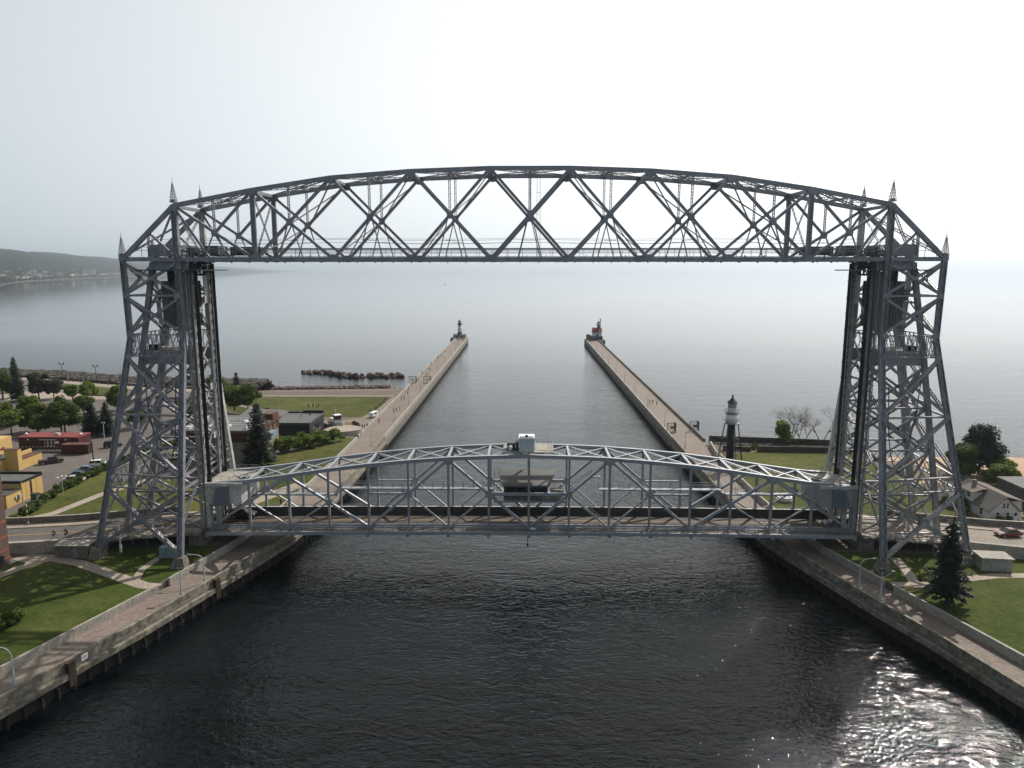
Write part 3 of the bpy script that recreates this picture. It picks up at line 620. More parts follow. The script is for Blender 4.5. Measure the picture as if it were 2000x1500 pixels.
for Y in (YN, YF):
    for i in range(9):
        mb = MB(); steel_beam(mb, (xs[i], Y, zt[i]), (xs[i + 1], Y, zt[i + 1]), 0.62, 0.62); bp('top_chord', mb)
        mb = MB(); steel_beam(mb, (xs[i], Y, ZB), (xs[i + 1], Y, ZB), 0.5, 0.66)
        for k in range(4):       # splice angles and hanger brackets hanging off the chord
            x = xs[i] + (k + 0.5) / 4 * (xs[1] - xs[0]); mb.box((x, Y, ZB - 0.42), (0.16, 0.66, 0.2)); mb.box((x + 1.1, Y, ZB + 0.5), (0.10, 0.3, 0.34))
        bp('bottom_chord', mb)
        # panel web members
        a, b_, c, d = (xs[i], ZB), (xs[i + 1], ZB), (xs[i], zt[i]), (xs[i + 1], zt[i + 1])
        # crossing of a-d and c-b
        (x1, z1), (x2, z2), (x3, z3), (x4, z4) = a, d, c, b_
        den = (x1 - x2) * (z3 - z4) - (z1 - z2) * (x3 - x4)
        px = ((x1 * z2 - z1 * x2) * (x3 - x4) - (x1 - x2) * (x3 * z4 - z3 * x4)) / den
        pz = ((x1 * z2 - z1 * x2) * (z3 - z4) - (z1 - z2) * (x3 * z4 - z3 * x4)) / den
        if i not in (0, 8):
            mb = MB(); steel_beam(mb, (a[0], Y, a[1]), (d[0], Y, d[1]), 0.44, 0.42); bp('diagonal', mb)
            mb = MB(); steel_beam(mb, (c[0], Y, c[1]), (b_[0], Y, b_[1]), 0.38, 0.42); bp('diagonal', mb)
        else:
            if i == 0: p, q, e = c, b_, d
            else: p, q, e = d, a, c
            px, pz = (p[0] + q[0]) / 2, (p[1] + q[1]) / 2 - 0.1
            mb = MB(); steel_beam(mb, (p[0], Y, p[1]), (q[0], Y, q[1]), 0.44, 0.42); bp('diagonal', mb)
            mb = MB(); steel_beam(mb, (e[0], Y, e[1]), (px, Y, pz), 0.38, 0.36); bp('diagonal', mb)
        gusset((px, Y, pz), 0.62, sx=0.85)
        zm = (zt[i] + zt[i + 1]) / 2
        mb = MB(); lattice(mb, (px, Y, pz), (px, Y, zm), 0.3, 0.26, side=(1, 0, 0), fl=0.09, lace=0.05, pitch=0.5); bp('sub_vertical', mb)
        for dx in (-1, 1):
            mb = MB(); mb.beam((px + dx * 0.25, Y, pz), (px + dx * 1.95, Y, ZB + 0.3), 0.26, 0.17); bp('hanger', mb)
        mb = MB(); mb.beam((px - 1.0, Y, ZB + 3.1), (px + 1.0, Y, ZB + 3.1), 0.12, 0.08); bp('hanger_tie', mb)
        gusset((b_[0], Y, b_[1] + 0.2), 0.66, sx=1.35) if i < 8 else None
        if 0 < i: gusset((c[0], Y, c[1] - 0.4), 0.6, sx=1.4)
    for i in (1, 8):
        mb = MB(); lattice(mb, (xs[i], Y, ZB), (xs[i], Y, zt[i]), 0.62, 0.4, side=(1, 0, 0), fl=0.2, lace=0.14, pitch=0.8); mb.beam((xs[i], Y, ZB), (xs[i], Y, zt[i]), 0.1, 0.6); bp('end_vertical', mb)
    for s in (-1, 1):
        xi, xo = B + s * HP, B + s * XO
        xm, zm = (xi + xo) / 2, (zt[0] + ZB) / 2 + 0.1
        mb = MB(); steel_beam(mb, (xi, Y, zt[0]), (xo, Y, ZB), 0.62, 0.62); bp('end_chord', mb)
        mb = MB(); steel_beam(mb, (xi, Y, ZB), (xo + s * 0.3, Y, ZB), 0.5, 0.66); bp('bottom_chord', mb)
        mb = MB(); lattice(mb, (xm, Y, zm), (xm + s * 0.1, Y, ZB), 0.3, 0.3, side=(1, 0, 0), fl=0.08, lace=0.05); bp('sub_vertical', mb)
        mb = MB(); mb.beam((xm, Y, zm), (xi, Y, ZB), 0.3, 0.36); bp('diagonal', mb)
        gusset((xi, Y, zt[0] - 0.35), 0.6, sx=1.2); gusset((xo, Y, ZB + 0.1), 0.55)
        for (x, z) in ((xi, zt[0]), (xo, ZB)):    # spires
            zb = z + 0.55
            sp = MB(); sp.box((x, Y, zb), (0.95, 0.95, 0.16)); sp.box((x, Y, zb + 0.25), (0.62, 0.62, 0.34))
            o = bp('spire', sp)
            f = MB()
            for sx in (-1, 1):
                for sy in (-1, 1): f.beam((x + sx * 0.42, Y + sy * 0.42, zb + 0.1), (x + sx * 0.06, Y + sy * 0.06, zb + 3.0), 0.07, 0.07)
            for k in range(6):
                t0, t1 = k / 6, (k + 1) / 6; r0, r1 = 0.42 - 0.36 * t0, 0.42 - 0.36 * t1; z0, z1 = zb + 0.1 + 2.9 * t0, zb + 0.1 + 2.9 * t1
                for sg in (-1, 1):
                    f.beam((x - r0, Y + sg * r0, z0), (x + r1, Y + sg * r1, z1), 0.05, 0.04); f.beam((x + r0, Y + sg * r0, z0), (x - r1, Y + sg * r1, z1), 0.05, 0.04)
                    f.beam((x + sg * r0, Y - r0, z0), (x + sg * r1, Y + r1, z1), 0.05, 0.04); f.beam((x + sg * r0, Y + r0, z0), (x + sg * r1, Y - r1, z1), 0.05, 0.04)
            f.tube((x, Y, zb + 2.9), (x, Y, zb + 4.1), 0.05, 0.015, 6); f.lathe((x, Y, zb + 3.25), [(0.02, -0.12), (0.13, 0), (0.02, 0.12)], 8)
            bp('spire_lattice', f, 'steel', o)
# bracing between the two truss planes
def strut(nm, p, q, w=0.45, h=0.35, st='lat', side=(1, 0, 0)):
    mb = MB()
    if st == 'lat': lattice(mb, p, q, w, h, side=side, fl=0.09, lace=0.06, pitch=0.55)
    else: mb.beam(p, q, w, h, side)
    return bp(nm, mb)
def xframe(x0, z0, x1, z1, nm='sway_brace', w=0.34):
    mb = MB(); sd = Vector((x1 - x0, 0, z1 - z0)).normalized()
    lattice(mb, (x0, YN + .3, z0), (x1, YF - .3, z1), w, 0.1, side=sd, fl=0.1, lace=0.07, pitch=0.55, faces=(1,)); bp(nm, mb)
    mb = MB(); lattice(mb, (x0, YF - .3, z0), (x1, YN + .3, z1), w, 0.1, side=sd, fl=0.1, lace=0.07, pitch=0.55, faces=(1,)); bp(nm, mb)
for i in range(10):
    strut('top_strut', (xs[i], YN, zt[i] - 0.1), (xs[i], YF, zt[i] - 0.1), 0.5, 0.5)
    strut('floor_beam', (xs[i], YN, ZB), (xs[i], YF, ZB), 0.4, 0.5, 'box')
    if i < 9:
        xm = (xs[i] + xs[i + 1]) / 2; zm = (zt[i] + zt[i + 1]) / 2
        strut('top_strut', (xm, YN, zm), (xm, YF, zm), 0.3, 0.3)
        strut('floor_beam', (xm, YN, ZB), (xm, YF, ZB), 0.3, 0.4, 'box')
        for (xa, za, xb, zb_) in ((xs[i], zt[i], xs[i + 1], zt[i + 1]),):
            sd = Vector((0, 0, 1))
            for ya, yb in ((YN + .3, YF - .3), (YF - .3, YN + .3)):
                mb = MB(); lattice(mb, (xa, ya, za), (xb, yb, zb_), 0.34, 0.4, side=(0, 0, 1), fl=0.08, lace=0.06, pitch=0.5); bp('top_lateral', mb)
        mb = MB(); mb.beam((xs[i], YN, ZB - .1), (xs[i + 1], YF, ZB - .1), 0.2, 0.2); bp('bottom_lateral', mb)
    if i in (1, 8): xframe(xs[i], ZB + 0.5, xs[i], zt[i] - 0.6, w=0.4)
for i in range(1, 8):
    sg = 1 if i >= 4 else -1                       # sloping sway frames follow the diagonals
    n0 = i + 1 if sg < 0 else i
    pxm = (xs[i] + xs[i + 1]) / 2; pzm = (ZB + (zt[i] + zt[i + 1]) / 2) / 2
    if i != 4:
        xframe(xs[n0], zt[n0] - 0.5, pxm, pzm)
        n1 = i if sg < 0 else i + 1
        xframe(pxm, pzm, xs[n1], ZB + 0.3, w=0.28)
for s in (-1, 1):
    xi, xo = B + s * HP, B + s * XO
    mb = MB()
    for ya, yb in ((YN, YF), (YF, YN)):
        mb = MB(); lattice(mb, (xi, ya, zt[0] - .3), (xo, yb, ZB + .3), 0.4, 0.16, side=(1, 0, 1), fl=0.1, lace=0.06, pitch=0.6); bp('portal_brace', mb)
        mb = MB(); mb.beam((xi, ya, zt[0] - .3), (xi - s * 5.0, yb if False else ya + (0.6 if ya == YN else -0.6), ZB + .4), 0.3, 0.36); bp('knee_brace', mb)
    strut('floor_beam', (xo, YN, ZB), (xo, YF, ZB), 0.6, 0.5)
    xframe(xi, ZB + .4, xi, zt[0] - .8, w=0.4)
# walkway with handrails along the bottom chord, service cables above it
for Y in (YN + 1.0, YF - 1.0):
    mb = MB(); mb.b2(B - HP + 6, B + HP - 6, Y - 0.45, Y + 0.45, ZB + 0.42, ZB + 0.5)
    bp('upper_walkway', mb, 'steel')
    mb = MB()
    for z in (ZB + 1.15, ZB + 1.75): mb.b2(B - HP + 2, B + HP - 2, Y - 0.5, Y - 0.42, z, z + 0.09)
    mb.b2(B - HP + 2, B + HP - 2, Y - 0.3, Y - 0.1, ZB + 1.66, ZB + 1.84)
    for k in range(46):
        x = B - HP + 2 + k * (2 * HP - 4) / 45; mb.b2(x - .03, x + .03, Y - 0.5, Y - 0.44, ZB + .4, ZB + 1.8)
    bp('handrail', mb)
for Y, z, sag in ((121.5, 57.6, .5), (123.5, 57.2, .7), (126.5, 58.0, .4), (128.5, 57.4, .6)):
    mb = MB(); pts = []
    for k in range(28):
        t = k / 27; x = B - 63 + 126 * t; pts.append((x, Y, z - sag * math.sin(math.pi * ((t * 4) % 1)) * 0.5))
    mb.path(pts, 0.022, 4); bp('service_cable', mb, 'steel_dark')
# antenna mast standing on the far truss
mb = MB()
for sx in (-0.3, 0.3):
    for sy in (-0.3, 0.3): mb.tube((B + 1.6 + sx, YF + sy, ZB), (B + 1.6 + sx, YF + sy, 69.4), 0.025, 0.025, 4)
for k in range(28): mb.box((B + 1.6, YF, ZB + .4 + k * .54), (0.62, 0.62, 0.03)) if k % 7 == 0 else mb.tube((B + 1.3, YF - .3, ZB + k * .54), (B + 1.9, YF - .3, ZB + k * .54 + .5), 0.02, 0.02, 4)
bp('antenna_mast', mb, 'steel')

# ---------------------------------------------------------------- towers
LEV = [54.0, 48.2, 41.6, 38.0, 28.2, 18.2, 16.0]
def legpt(nm, z):
    """position (distance from the bridge centre, Y) of an old tower leg at height z"""
    T = {'NI': ((58.9, 119.8), (58.9, 119.6), (57.7, 110.6)), 'NO': ((68.2, 119.8), (67.9, 119.6), (73.6, 114.2)),
         'FI': ((58.9, 129.9), (58.9, 130.2), (58.6, 137.5)), 'FO': ((68.2, 129.9), (67.6, 130.2), (76.0, 135.6))}[nm]
    if z >= 41.0: t = (54.3 - z) / 13.3; a, b = T[0], T[1]
    else: t = (41.0 - z) / 36.0; a, b = T[1], T[2]
    return (a[0] + (b[0] - a[0]) * t, a[1] + (b[1] - a[1]) * t)
for s in (-1, 1):
    def L(nm, z, s=s):
        p = legpt(nm, z); return Vector((B + s * p[0], p[1], z))
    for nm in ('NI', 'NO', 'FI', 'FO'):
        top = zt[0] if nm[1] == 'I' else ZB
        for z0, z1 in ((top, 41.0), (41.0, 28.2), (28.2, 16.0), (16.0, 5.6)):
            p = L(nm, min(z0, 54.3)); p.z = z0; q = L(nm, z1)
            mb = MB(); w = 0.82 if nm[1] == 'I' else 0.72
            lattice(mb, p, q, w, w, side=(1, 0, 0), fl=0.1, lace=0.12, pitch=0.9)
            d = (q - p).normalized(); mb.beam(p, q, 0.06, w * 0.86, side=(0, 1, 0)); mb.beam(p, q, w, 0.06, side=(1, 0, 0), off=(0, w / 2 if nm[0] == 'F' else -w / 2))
            bp('tower_leg', mb, 'steel_light' if nm == 'FI' else 'steel')  # far inner leg: sunlit look painted in with the pale steel
        c = L(nm, 4.6); ft = MB(); w0, w1 = 1.25, 0.7
        ft.add([(c.x + a * w0, c.y + b_ * w0, 3.8) for a, b_ in ((-1, -1), (1, -1), (1, 1), (-1, 1))] + [(c.x + a * w1, c.y + b_ * w1, 5.7) for a, b_ in ((-1, -1), (1, -1), (1, 1), (-1, 1))],
               ((0, 1, 5, 4), (1, 2, 6, 5), (2, 3, 7, 6), (3, 0, 4, 7), (4, 5, 6, 7)))
        bp('footing', ft, 'concrete_dark')
        for z in LEV[1:5]:
            pp = L(nm, z); dy = -0.45 if nm[0] == 'N' else 0.45
            mb = MB(); mb.box((pp.x + (-s if nm[1] == 'O' else s) * 0.3, pp.y + dy, pp.z), (1.1, 0.05, 0.9)); bp('gusset_plate', mb)
    faces = (('NI', 'NO', (0, 1, 0)), ('FI', 'FO', (0, 1, 0)), ('NO', 'FO', (1, 0, 0)))
    for a, b_, sd in faces:
        for k, (z0, z1) in enumerate(zip(LEV[:-1], LEV[1:])):
            if k in (2, 5):                       # shallow lattice girders
                for z in (z0, z1):
                    mb = MB(); mb.beam(L(a, z), L(b_, z), 0.3, 0.2, sd); bp('tower_girder', mb)
                n = 8 if k == 2 else 10
                mb = MB()
                for j in range(n):
                    t0, t1 = j / n, (j + 1) / n
                    mb.beam(L(a, z0).lerp(L(b_, z0), t0), L(a, z1).lerp(L(b_, z1), t1), 0.08, 0.12, sd)
                    mb.beam(L(a, z1).lerp(L(b_, z1), t0), L(a, z0).lerp(L(b_, z0), t1), 0.08, 0.12, sd)
                    if k == 2:
                        mb.beam(L(a, z0).lerp(L(b_, z0), t0), L(a, z1).lerp(L(b_, z1), min(1, t0 + .5 / n)), 0.05, 0.07, sd)
                bp('girder_lattice', mb)
            else:
                for p, q in ((L(a, z0 - .3), L(b_, z1 + .3)), (L(b_, z0 - .3), L(a, z1 + .3))):
                    mb = MB(); lattice(mb, p, q, 0.46, 0.4, side=Vector(sd), fl=0.10, lace=0.09, pitch=0.7) if a == 'NO' else (lattice(mb, p, q, 0.36, 0.42, side=sd, fl=0.14, lace=0.09, pitch=0.7))
                    bp('tower_brace', mb)
                if k in (0, 3):
                    mb = MB(); lattice(mb, L(a, z1), L(b_, z1), 0.25, 0.3, side=sd, fl=0.1, lace=0.06); bp('tower_strut', mb)
    # inner face bracing above the roadway opening
    for z0, z1 in ((54, 48.2), (48.2, 41.6), (38, 28.2), (28.2, 18.2)):
        for p, q in ((L('NI', z0), L('FI', z1)), (L('FI', z0), L('NI', z1))):
            mb = MB(); lattice(mb, p, q, 0.4, 0.2, side=(1, 0, 0), fl=0.08, lace=0.06, pitch=0.6); bp('tower_brace', mb)
    # big lowest cross braces of the near and far faces
    for a, b_ in (('NI', 'NO'), ('FI', 'FO')):
        for p, q in ((L(a, 15.6), L(b_, 5.9)), (L(b_, 15.6), L(a, 5.9))):
            mb = MB(); lattice(mb, p, q, 0.5, 0.62, side=(0, 1, 0), fl=0.12, lace=0.12, pitch=0.8); bp('tower_brace', mb)
        c = (L(a, 15.6) + L(b_, 15.6) + L(a, 5.9) + L(b_, 5.9)) / 4
        gusset((c.x, c.y, c.z + .3), 0.9, th=0.6)
    for nm0, nm1 in (('NO', 'FO'), ('NI', 'FI')):     # portal knees over the roadway
        for a, b_ in ((nm0, nm1), (nm1, nm0)):
            p = L(a, 9.6); q = L(a, 16).lerp(L(b_, 16), .3)
            mb = MB(); mb.beam(p, q, 0.3, 0.3, (1, 0, 0)); bp('knee_brace', mb)
    for nm0, nm1 in (('NI', 'FI'),):
        for z in (16, 18.2):
            mb = MB(); lattice(mb, L(nm0, z), L(nm1, z), 0.4, 0.3, side=(1, 0, 0)); bp('tower_girder', mb)
    # ---- newer lifting tower standing inside the old one
    for Y in (121.0, 129.1):
        xf = B + s * 58.1
        for z0, z1 in ((53.6, 38), (38, 22), (22, 5)):
            mb = MB(); lattice(mb, (xf, Y, z0), (xf, Y, z1), 0.6, 0.55, side=(1, 0, 0), fl=0.13, lace=0.1, pitch=0.62)
            for j in range(int((z0 - z1) / 1.2)): mb.box((xf - s * .36, Y, z1 + j * 1.2 + .5), (0.05, 0.62, 0.42))
            bp('guide_column', mb, 'steel_light')  # sunlit column faces painted in with the pale steel
        for dx, dy, r_ in ((-.72, -.9, .07), (-.2, -1.0, .10), (.25, -.75, .07), (-.95, .5, .06), (.6, .8, .09)):
            mb = MB(); mb.tube((xf + s * dx, Y + dy, 5.5), (xf + s * dx, Y + dy, 52.0), r_, r_, 6)
            for j in range(16): mb.box((xf + s * dx, Y + dy, 7 + j * 2.9), (.3, .3, .12))
            bp('conduit', mb, 'steel_dark' if dx < -.5 else 'steel')
        mb = MB(); lattice(mb, (B + s * 57.35, Y + (.9 if Y < 125 else -.9), 16.2), (B + s * 57.35, Y + (.9 if Y < 125 else -.9), 52.3), 0.5, 0.3, side=(1, 0, 0), fl=0.1, lace=0.09, pitch=0.9); bp('rack_column', mb, 'steel_light')
        mb = MB(); mb.b2(xf - s * .55, xf - s * .40, Y - .12, Y + .12, 5.2, 53.4); bp('guide_rail', mb, 'steel_dark')
        mb = MB(); yy = Y + (.55 if Y < 125 else -.55)
        mb.b2(xf - s * .32, xf - s * .27, yy - .05, yy + .75 * (1 if Y < 125 else -1), 6, 52.2); bp('web_plate', mb, 'steel_light')  # plate added as the canal-facing side, sunlit paleness in its colour
        for z0, z1 in ((46.6, 51.6), (31, 32.2), (22, 23.2)):
            mb = MB(); ya = Y + (.5 if Y < 125 else -.5); mb.b2(xf - s * .4, xf - s * .34, ya, ya + (2.3 if Y < 125 else -2.3), z0, z1); bp('guide_panel', mb, 'steel_light')
        rl = [(63.8, 53.7), (65.6, 44.4), (66.9, 38.0), (70.0, 20.0), (72.4, 5.2)]
        for (x0, z0), (x1, z1) in zip(rl[:-1], rl[1:]):
            mb = MB(); steel_beam(mb, (B + s * x0, Y, z0), (B + s * x1, Y, z1), 0.6, 0.78); bp('raking_leg', mb)
        def rx(z):
            for (x0, z0), (x1, z1) in zip(rl[:-1], rl[1:]):
                if z1 <= z <= z0: return x0 + (x1 - x0) * (z0 - z) / (z0 - z1)
        zz = [36.2, 29.0, 21.5, 13.5, 6.5]
        for z0, z1 in zip(zz[:-1], zz[1:]):
            for p, q in (((xf, Y, z0), (B + s * rx(z1), Y, z1)), ((B + s * rx(z0), Y, z0), (xf, Y, z1))):
                mb = MB(); mb.beam(p, q, 0.34, 0.36); bp('tower_brace', mb)
            mb = MB(); mb.beam((xf, Y, z1), (B + s * rx(z1), Y, z1), 0.3, 0.3); bp('tower_strut', mb)
        mb = MB(); mb.beam((xf, Y, 53.2), (B + s * 63.9, Y, 53.2), 0.5, 1.3); bp('sheave_girder', mb)
        mb = MB(); mb.b2(xf, B + s * 66.6, Y - .15, Y + .15, 36.4, 38.6); bp('plate_girder', mb)
    for z0, z1 in ((49.5, 41.5), (41.5, 33.5), (33.5, 25.5), (25.5, 17.5)):
        for ya, yb in ((121.0, 129.1), (129.1, 121.0)):
            mb = MB(); mb.beam((B + s * 58.1, ya, z0), (B + s * 58.1, yb, z1), 0.22, 0.26, (1, 0, 0)); bp('tower_brace', mb, 'steel_light')  # white sunlit look of the inner braces is in their colour
        mb = MB(); mb.beam((B + s * 58.1, 121, z1), (B + s * 58.1, 129.1, z1), 0.3, 0.3, (1, 0, 0)); bp('tower_strut', mb)
    for z in (47, 30, 21.5, 13.5):
        xr = 58.1 + (53.7 - z) * .17 + 5.9
        mb = MB(); mb.beam((B + s * xr, 121, z), (B + s * xr, 129.1, z), 0.3, 0.35, (1, 0, 0)); bp('tower_strut', mb)
    for z0, z1 in ((30, 21.5), (21.5, 13.5), (13.5, 7)):
        xr0, xr1 = [58.1 + (53.7 - z) * .17 + 5.9 for z in (z0, z1)]
        for ya, yb in ((121, 129.1), (129.1, 121)):
            mb = MB(); lattice(mb, (B + s * xr0, ya, z0), (B + s * xr1, yb, z1), 0.3, 0.2, side=(1, 0, 0)); bp('tower_brace', mb)
    # platform slab at the plate girders with a dark louvred box
    mb = MB(); mb.b2(B + s * 60.0, B + s * 66.4, 121.2, 128.9, 38.62, 38.85); bp('platform_slab', mb, 'concrete')
    for k in range(4):
        mb = MB(); mb.b2(B + s * (64.0 + k * .45), B + s * (64.33 + k * .45), 121.0, 122.2, 38.86, 39.75); bp('louvre', mb, 'black')
    # machinery deck on top
    mb = MB(); mb.b2(B + s * 55.0, B + s * 66.2, 119.3, 130.5, 52.35, 52.55); bp('top_deck', mb, 'steel_dark')
    mb = MB(); mb.b2(B + s * 59.6, B + s * 64.6, 121.2, 128.9, 54.8, 56.7); bp('machinery_house', mb, 'steel')
    mb = MB(); mb.b2(B + s * 45.5, B + s * 59.4, 121.2, 123.2, 54.9, 55.05); mb.b2(B + s * 45.5, B + s * 50.6, 121.3, 123.0, 55.06, 56.3)
    mb.b2(B + s * 53, B + s * 58.4, 121.0, 129.0, 54.9, 55.0); mb.b2(B + s * 53.6, B + s * 56.2, 123.5, 127.5, 55.01, 56.6); mb.b2(B + s * 56.6, B + s * 58.2, 121.6, 123.2, 55.01, 56.2)
    bp('machinery', mb, 'steel_dark')
    mb = MB()
    for z in (55.6, 56.2):
        for y in (118.9,): mb.b2(B + s * 45.4, B + s * 66.4, y - .04, y + .04, z, z + .07)
    for k in range(12): x = B + s * (45.4 + k * 1.9); mb.b2(x - .03, x + .03, 118.86, 118.94, 54.2, 56.2)
    bp('handrail', mb)
    for Y in (121.6, 128.4):
        mb = MB(); c = (B + s * 59.2, Y, 53.7); n = 28; rr = 2.25
        ring = []
        for r0, w in ((rr, 0.28), (rr - .3, .28)):
            for sg in (-1, 1):
                ring.append([(c[0] + r0 * math.cos(2 * math.pi * k / n), c[1] + sg * w, c[2] + r0 * math.sin(2 * math.pi * k / n)) for k in range(n)])
        vs = sum(ring, []); fs = []
        for a, b_ in ((0, 1), (1, 3), (3, 2), (2, 0)):
            fs += [(a * n + k, a * n + (k + 1) % n, b_ * n + (k + 1) % n, b_ * n + k) for k in range(n)]
        mb.add(vs, fs)
        for k in range(8):
            t = math.pi * k / 4; mb.beam(c, (c[0] + 2.05 * math.cos(t), c[1], c[2] + 2.05 * math.sin(t)), 0.2, 0.3)
        mb.tube((c[0], Y - .6, c[2]), (c[0], Y + .6, c[2]), 0.35, 0.35, 12)
        bp('sheave', mb, 'steel_dark')
    # ladder cable loop hanging inside the tower
    pts = [(B + s * (60.5 + 6.5 * t), 119.0 + 2 * t, 33 - 16 * math.sin(math.pi * t) ** .6 + 3 * t) for t in [k / 14 for k in range(15)]]
    mb = MB(); mb.path(pts, 0.09, 5); bp('hanging_cable', mb, 'steel_dark')
    # service stair zigzag
    mb = MB(); z = 6.5; y0, y1 = 123.0, 127.0; k = 0
    while z < 36:
        a, b_ = ((y0, y1) if k % 2 == 0 else (y1, y0)); mb.beam((B + s * 68.2, a, z), (B + s * 67.6, b_, z + 3.6), .8, .12, (1, 0, 0)); mb.beam((B + s * 67.6, a, z + 1), (B + s * 67.2, b_, z + 4.6), .05, .06, (1, 0, 0)); z += 3.6; k += 1
    bp('service_stair', mb)
    # counterweight: hangs from the cables, moves on its own
    cw = thing('counterweight', 'grey steel counterweight box hanging high inside the ' + ('left' if s < 0 else 'right') + ' tower', 'counterweight', (B + s * 61.4, 125.0, 42.6), group='counterweights of the lift bridge')
    mb = MB(); mb.b2(B + s * 59.2, B + s * 63.2, 122.0, 128.2, 42.6, 50.6)
    body = part('box', mb, 'cwt', cw)
    mb = MB(); mb.b2(B + s * 59.6, B + s * 62.2, 122.4, 127.8, 50.6, 52.2); part('top_block', mb, 'steel_dark', cw)
    for k in range(9):
        mb = MB(); y = 121.95; x = B + s * (59.3 + k * .475); mb.b2(x - .05, x + .05, 121.86, 121.99, 42.7, 50.5); part('rib', mb, 'cwt', cw)
    for k in range(11):
        y = 122.2 + k * .58; mb = MB(); mb.b2(B + s * 59.06, B + s * 59.19, y - .05, y + .05, 42.7, 50.5); part('rib', mb, 'cwt', cw)
    mb = MB(); mb.b2(B + s * 60.2, B + s * 62.0, 123, 127.4, 41.9, 42.6); part('base_block', mb, 'cwt', cw)

# ---------------------------------------------------------------- lift span
LY0, LY1 = 121.0, 129.1
PN = 7.11
span = thing('lift_span', 'grey steel lift span with curved top chord carrying the road low across the canal', 'lift bridge', (B, 125, 6.2))
def lp(name, mb, m='span', parent=None, smooth=False): return part(name, mb, m, parent or span, smooth)
ztop = {0: 20.25, 1: 20.05, 2: 19.75, 3: 19.2, 4: 18.5, 5: 17.6, 6: 16.5, 7: 15.5, 8: 14.9}
def Z(k): return ztop[abs(k)]
ZD = 6.9
def X(k): return B + PN * k
def camber(k): return 0.35 * (1 - (k / 8) ** 2)
for Y in (LY0, LY1):
    for k in range(-8, 8):
        mb = MB(); mb.beam((X(k), Y, Z(k)), (X(k + 1), Y, Z(k + 1)), 0.56, 0.58); mb.beam((X(k), Y, Z(k)), (X(k + 1), Y, Z(k + 1)), 0.68, 0.04, off=(0, 0.30)); mb.beam((X(k), Y, Z(k)), (X(k + 1), Y, Z(k + 1)), 0.68, 0.04, off=(0, -0.30)); lp('top_chord', mb)
        mb = MB(); mb.beam((X(k), Y, ZD - .3 + camber(k)), (X(k + 1), Y, ZD - .3 + camber(k + 1)), 0.5, 0.7); lp('bottom_chord', mb)
    for k in range(-8, 9):
        mb = MB(); w = 0.38 if k % 2 == 0 else 0.32
        if abs(k) == 8: w = 0.7
        mb.beam((X(k), Y, ZD), (X(k), Y, Z(k)), 0.36, w); mb.beam((X(k), Y, ZD), (X(k), Y, Z(k)), 0.44, 0.03, off=(0, w / 2)); mb.beam((X(k), Y, ZD), (X(k), Y, Z(k)), 0.44, 0.03, off=(0, -w / 2)); lp('vertical', mb)
    # main warren diagonals: bottom nodes every 4 panels, top nodes between
    for k0, k1 in ((-8, -6), (-4, -6), (-4, -2), (0, -2), (0, 2), (4, 2), (4, 6), (8, 6)):
        mb = MB(); p, q = (X(k0), Y, ZD + .2), (X(k1), Y, Z(k1) - .2); mb.beam(p, q, 0.42, 0.40); mb.beam(p, q, 0.5, 0.03, off=(0, .20)); mb.beam(p, q, 0.5, 0.03, off=(0, -.20)); lp('diagonal', mb)
        km = (k0 + k1) // 2; zm = (ZD + Z(k1)) / 2
        gusset((X(km), Y, zm), 0.62, 'gusset_plate', 0.60, 'span', span)
        mb = MB(); mb.beam((X(km), Y, zm), (X(k1), Y, ZD + .2), 0.3, 0.25); lp('sub_diagonal', mb)
        if abs(k1) == 2 or km in (-5, 5) and False:
            pass
    for k1 in (-6, -2, 2, 6): gusset((X(k1), Y, Z(k1) - .5), 0.62, 'gusset_plate', 0.72, 'span', span, sx=1.5)
    for k0 in (-8, -4, 0, 4, 8): gusset((X(k0), Y, ZD + .3), 0.5, 'gusset_plate', 0.72, 'span', span, sx=1.4)
    for ka, kb in ((-4, -3), (3, 4), (-1, 0), (0, 1)):
        zz = (ZD + Z(2)) / 2
        mb = MB(); mb.beam((X(ka), Y, zz), (X(kb), Y, zz), 0.3, 0.32 if abs(ka + kb) > 1 else 0.55); lp('mid_strut', mb)
for k in range(-8, 9):
    if abs(k) < 8:
        mb = MB(); mb.beam((X(k), LY0, Z(k) + .05), (X(k), LY1, Z(k) + .05), 0.45, 0.4, (1, 0, 0)); lp('top_strut', mb)
    mb = MB(); mb.b2(X(k) - .25, X(k) + .25, 118.9, 130.6, 5.75 + camber(k), 6.55 + camber(k)); lp('floor_beam', mb)
    if k < 8 and k > -9:
        for ya, yb in ((LY0, LY1), (LY1, LY0)):
            if abs(k + .5) < 7.6:
                mb = MB(); lattice(mb, (X(k), ya, Z(k) - .05), (X(k + 1), yb, Z(k + 1) - .05), 0.3, 0.34, side=(0, 0, 1), fl=0.07, lace=0.07, pitch=0.5)
                lp('top_lateral', mb)
# deck
def strip(y0, y1, dz, th, m, nm, k0=-8, k1=8):
    mb = MB()
    ks = list(range(k0, k1 + 1))
    for k in ks[:-1]:
        za, zb_ = ZD + dz + camber(k), ZD + dz + camber(k + 1)
        vs = [(X(k), y0, za - th), (X(k + 1), y0, zb_ - th), (X(k + 1), y1, zb_ - th), (X(k), y1, za - th), (X(k), y0, za), (X(k + 1), y0, zb_), (X(k + 1), y1, zb_), (X(k), y1, za)]
        mb.add(vs, ((0, 3, 2, 1), (4, 5, 6, 7), (0, 1, 5, 4), (2, 3, 7, 6)) + (((3, 0, 4, 7),) if k == ks[0] else ()) + (((1, 2, 6, 5),) if k == ks[-2] else ()))
    return lp(nm, mb, m)
strip(121.6, 128.5, -.25, .2, 'deck', 'road_deck')
strip(124.98, 125.10, -.246, .01, 'line_yellow', 'centre_line'); strip(125.22, 125.34, -.246, .01, 'line_yellow', 'centre_line')
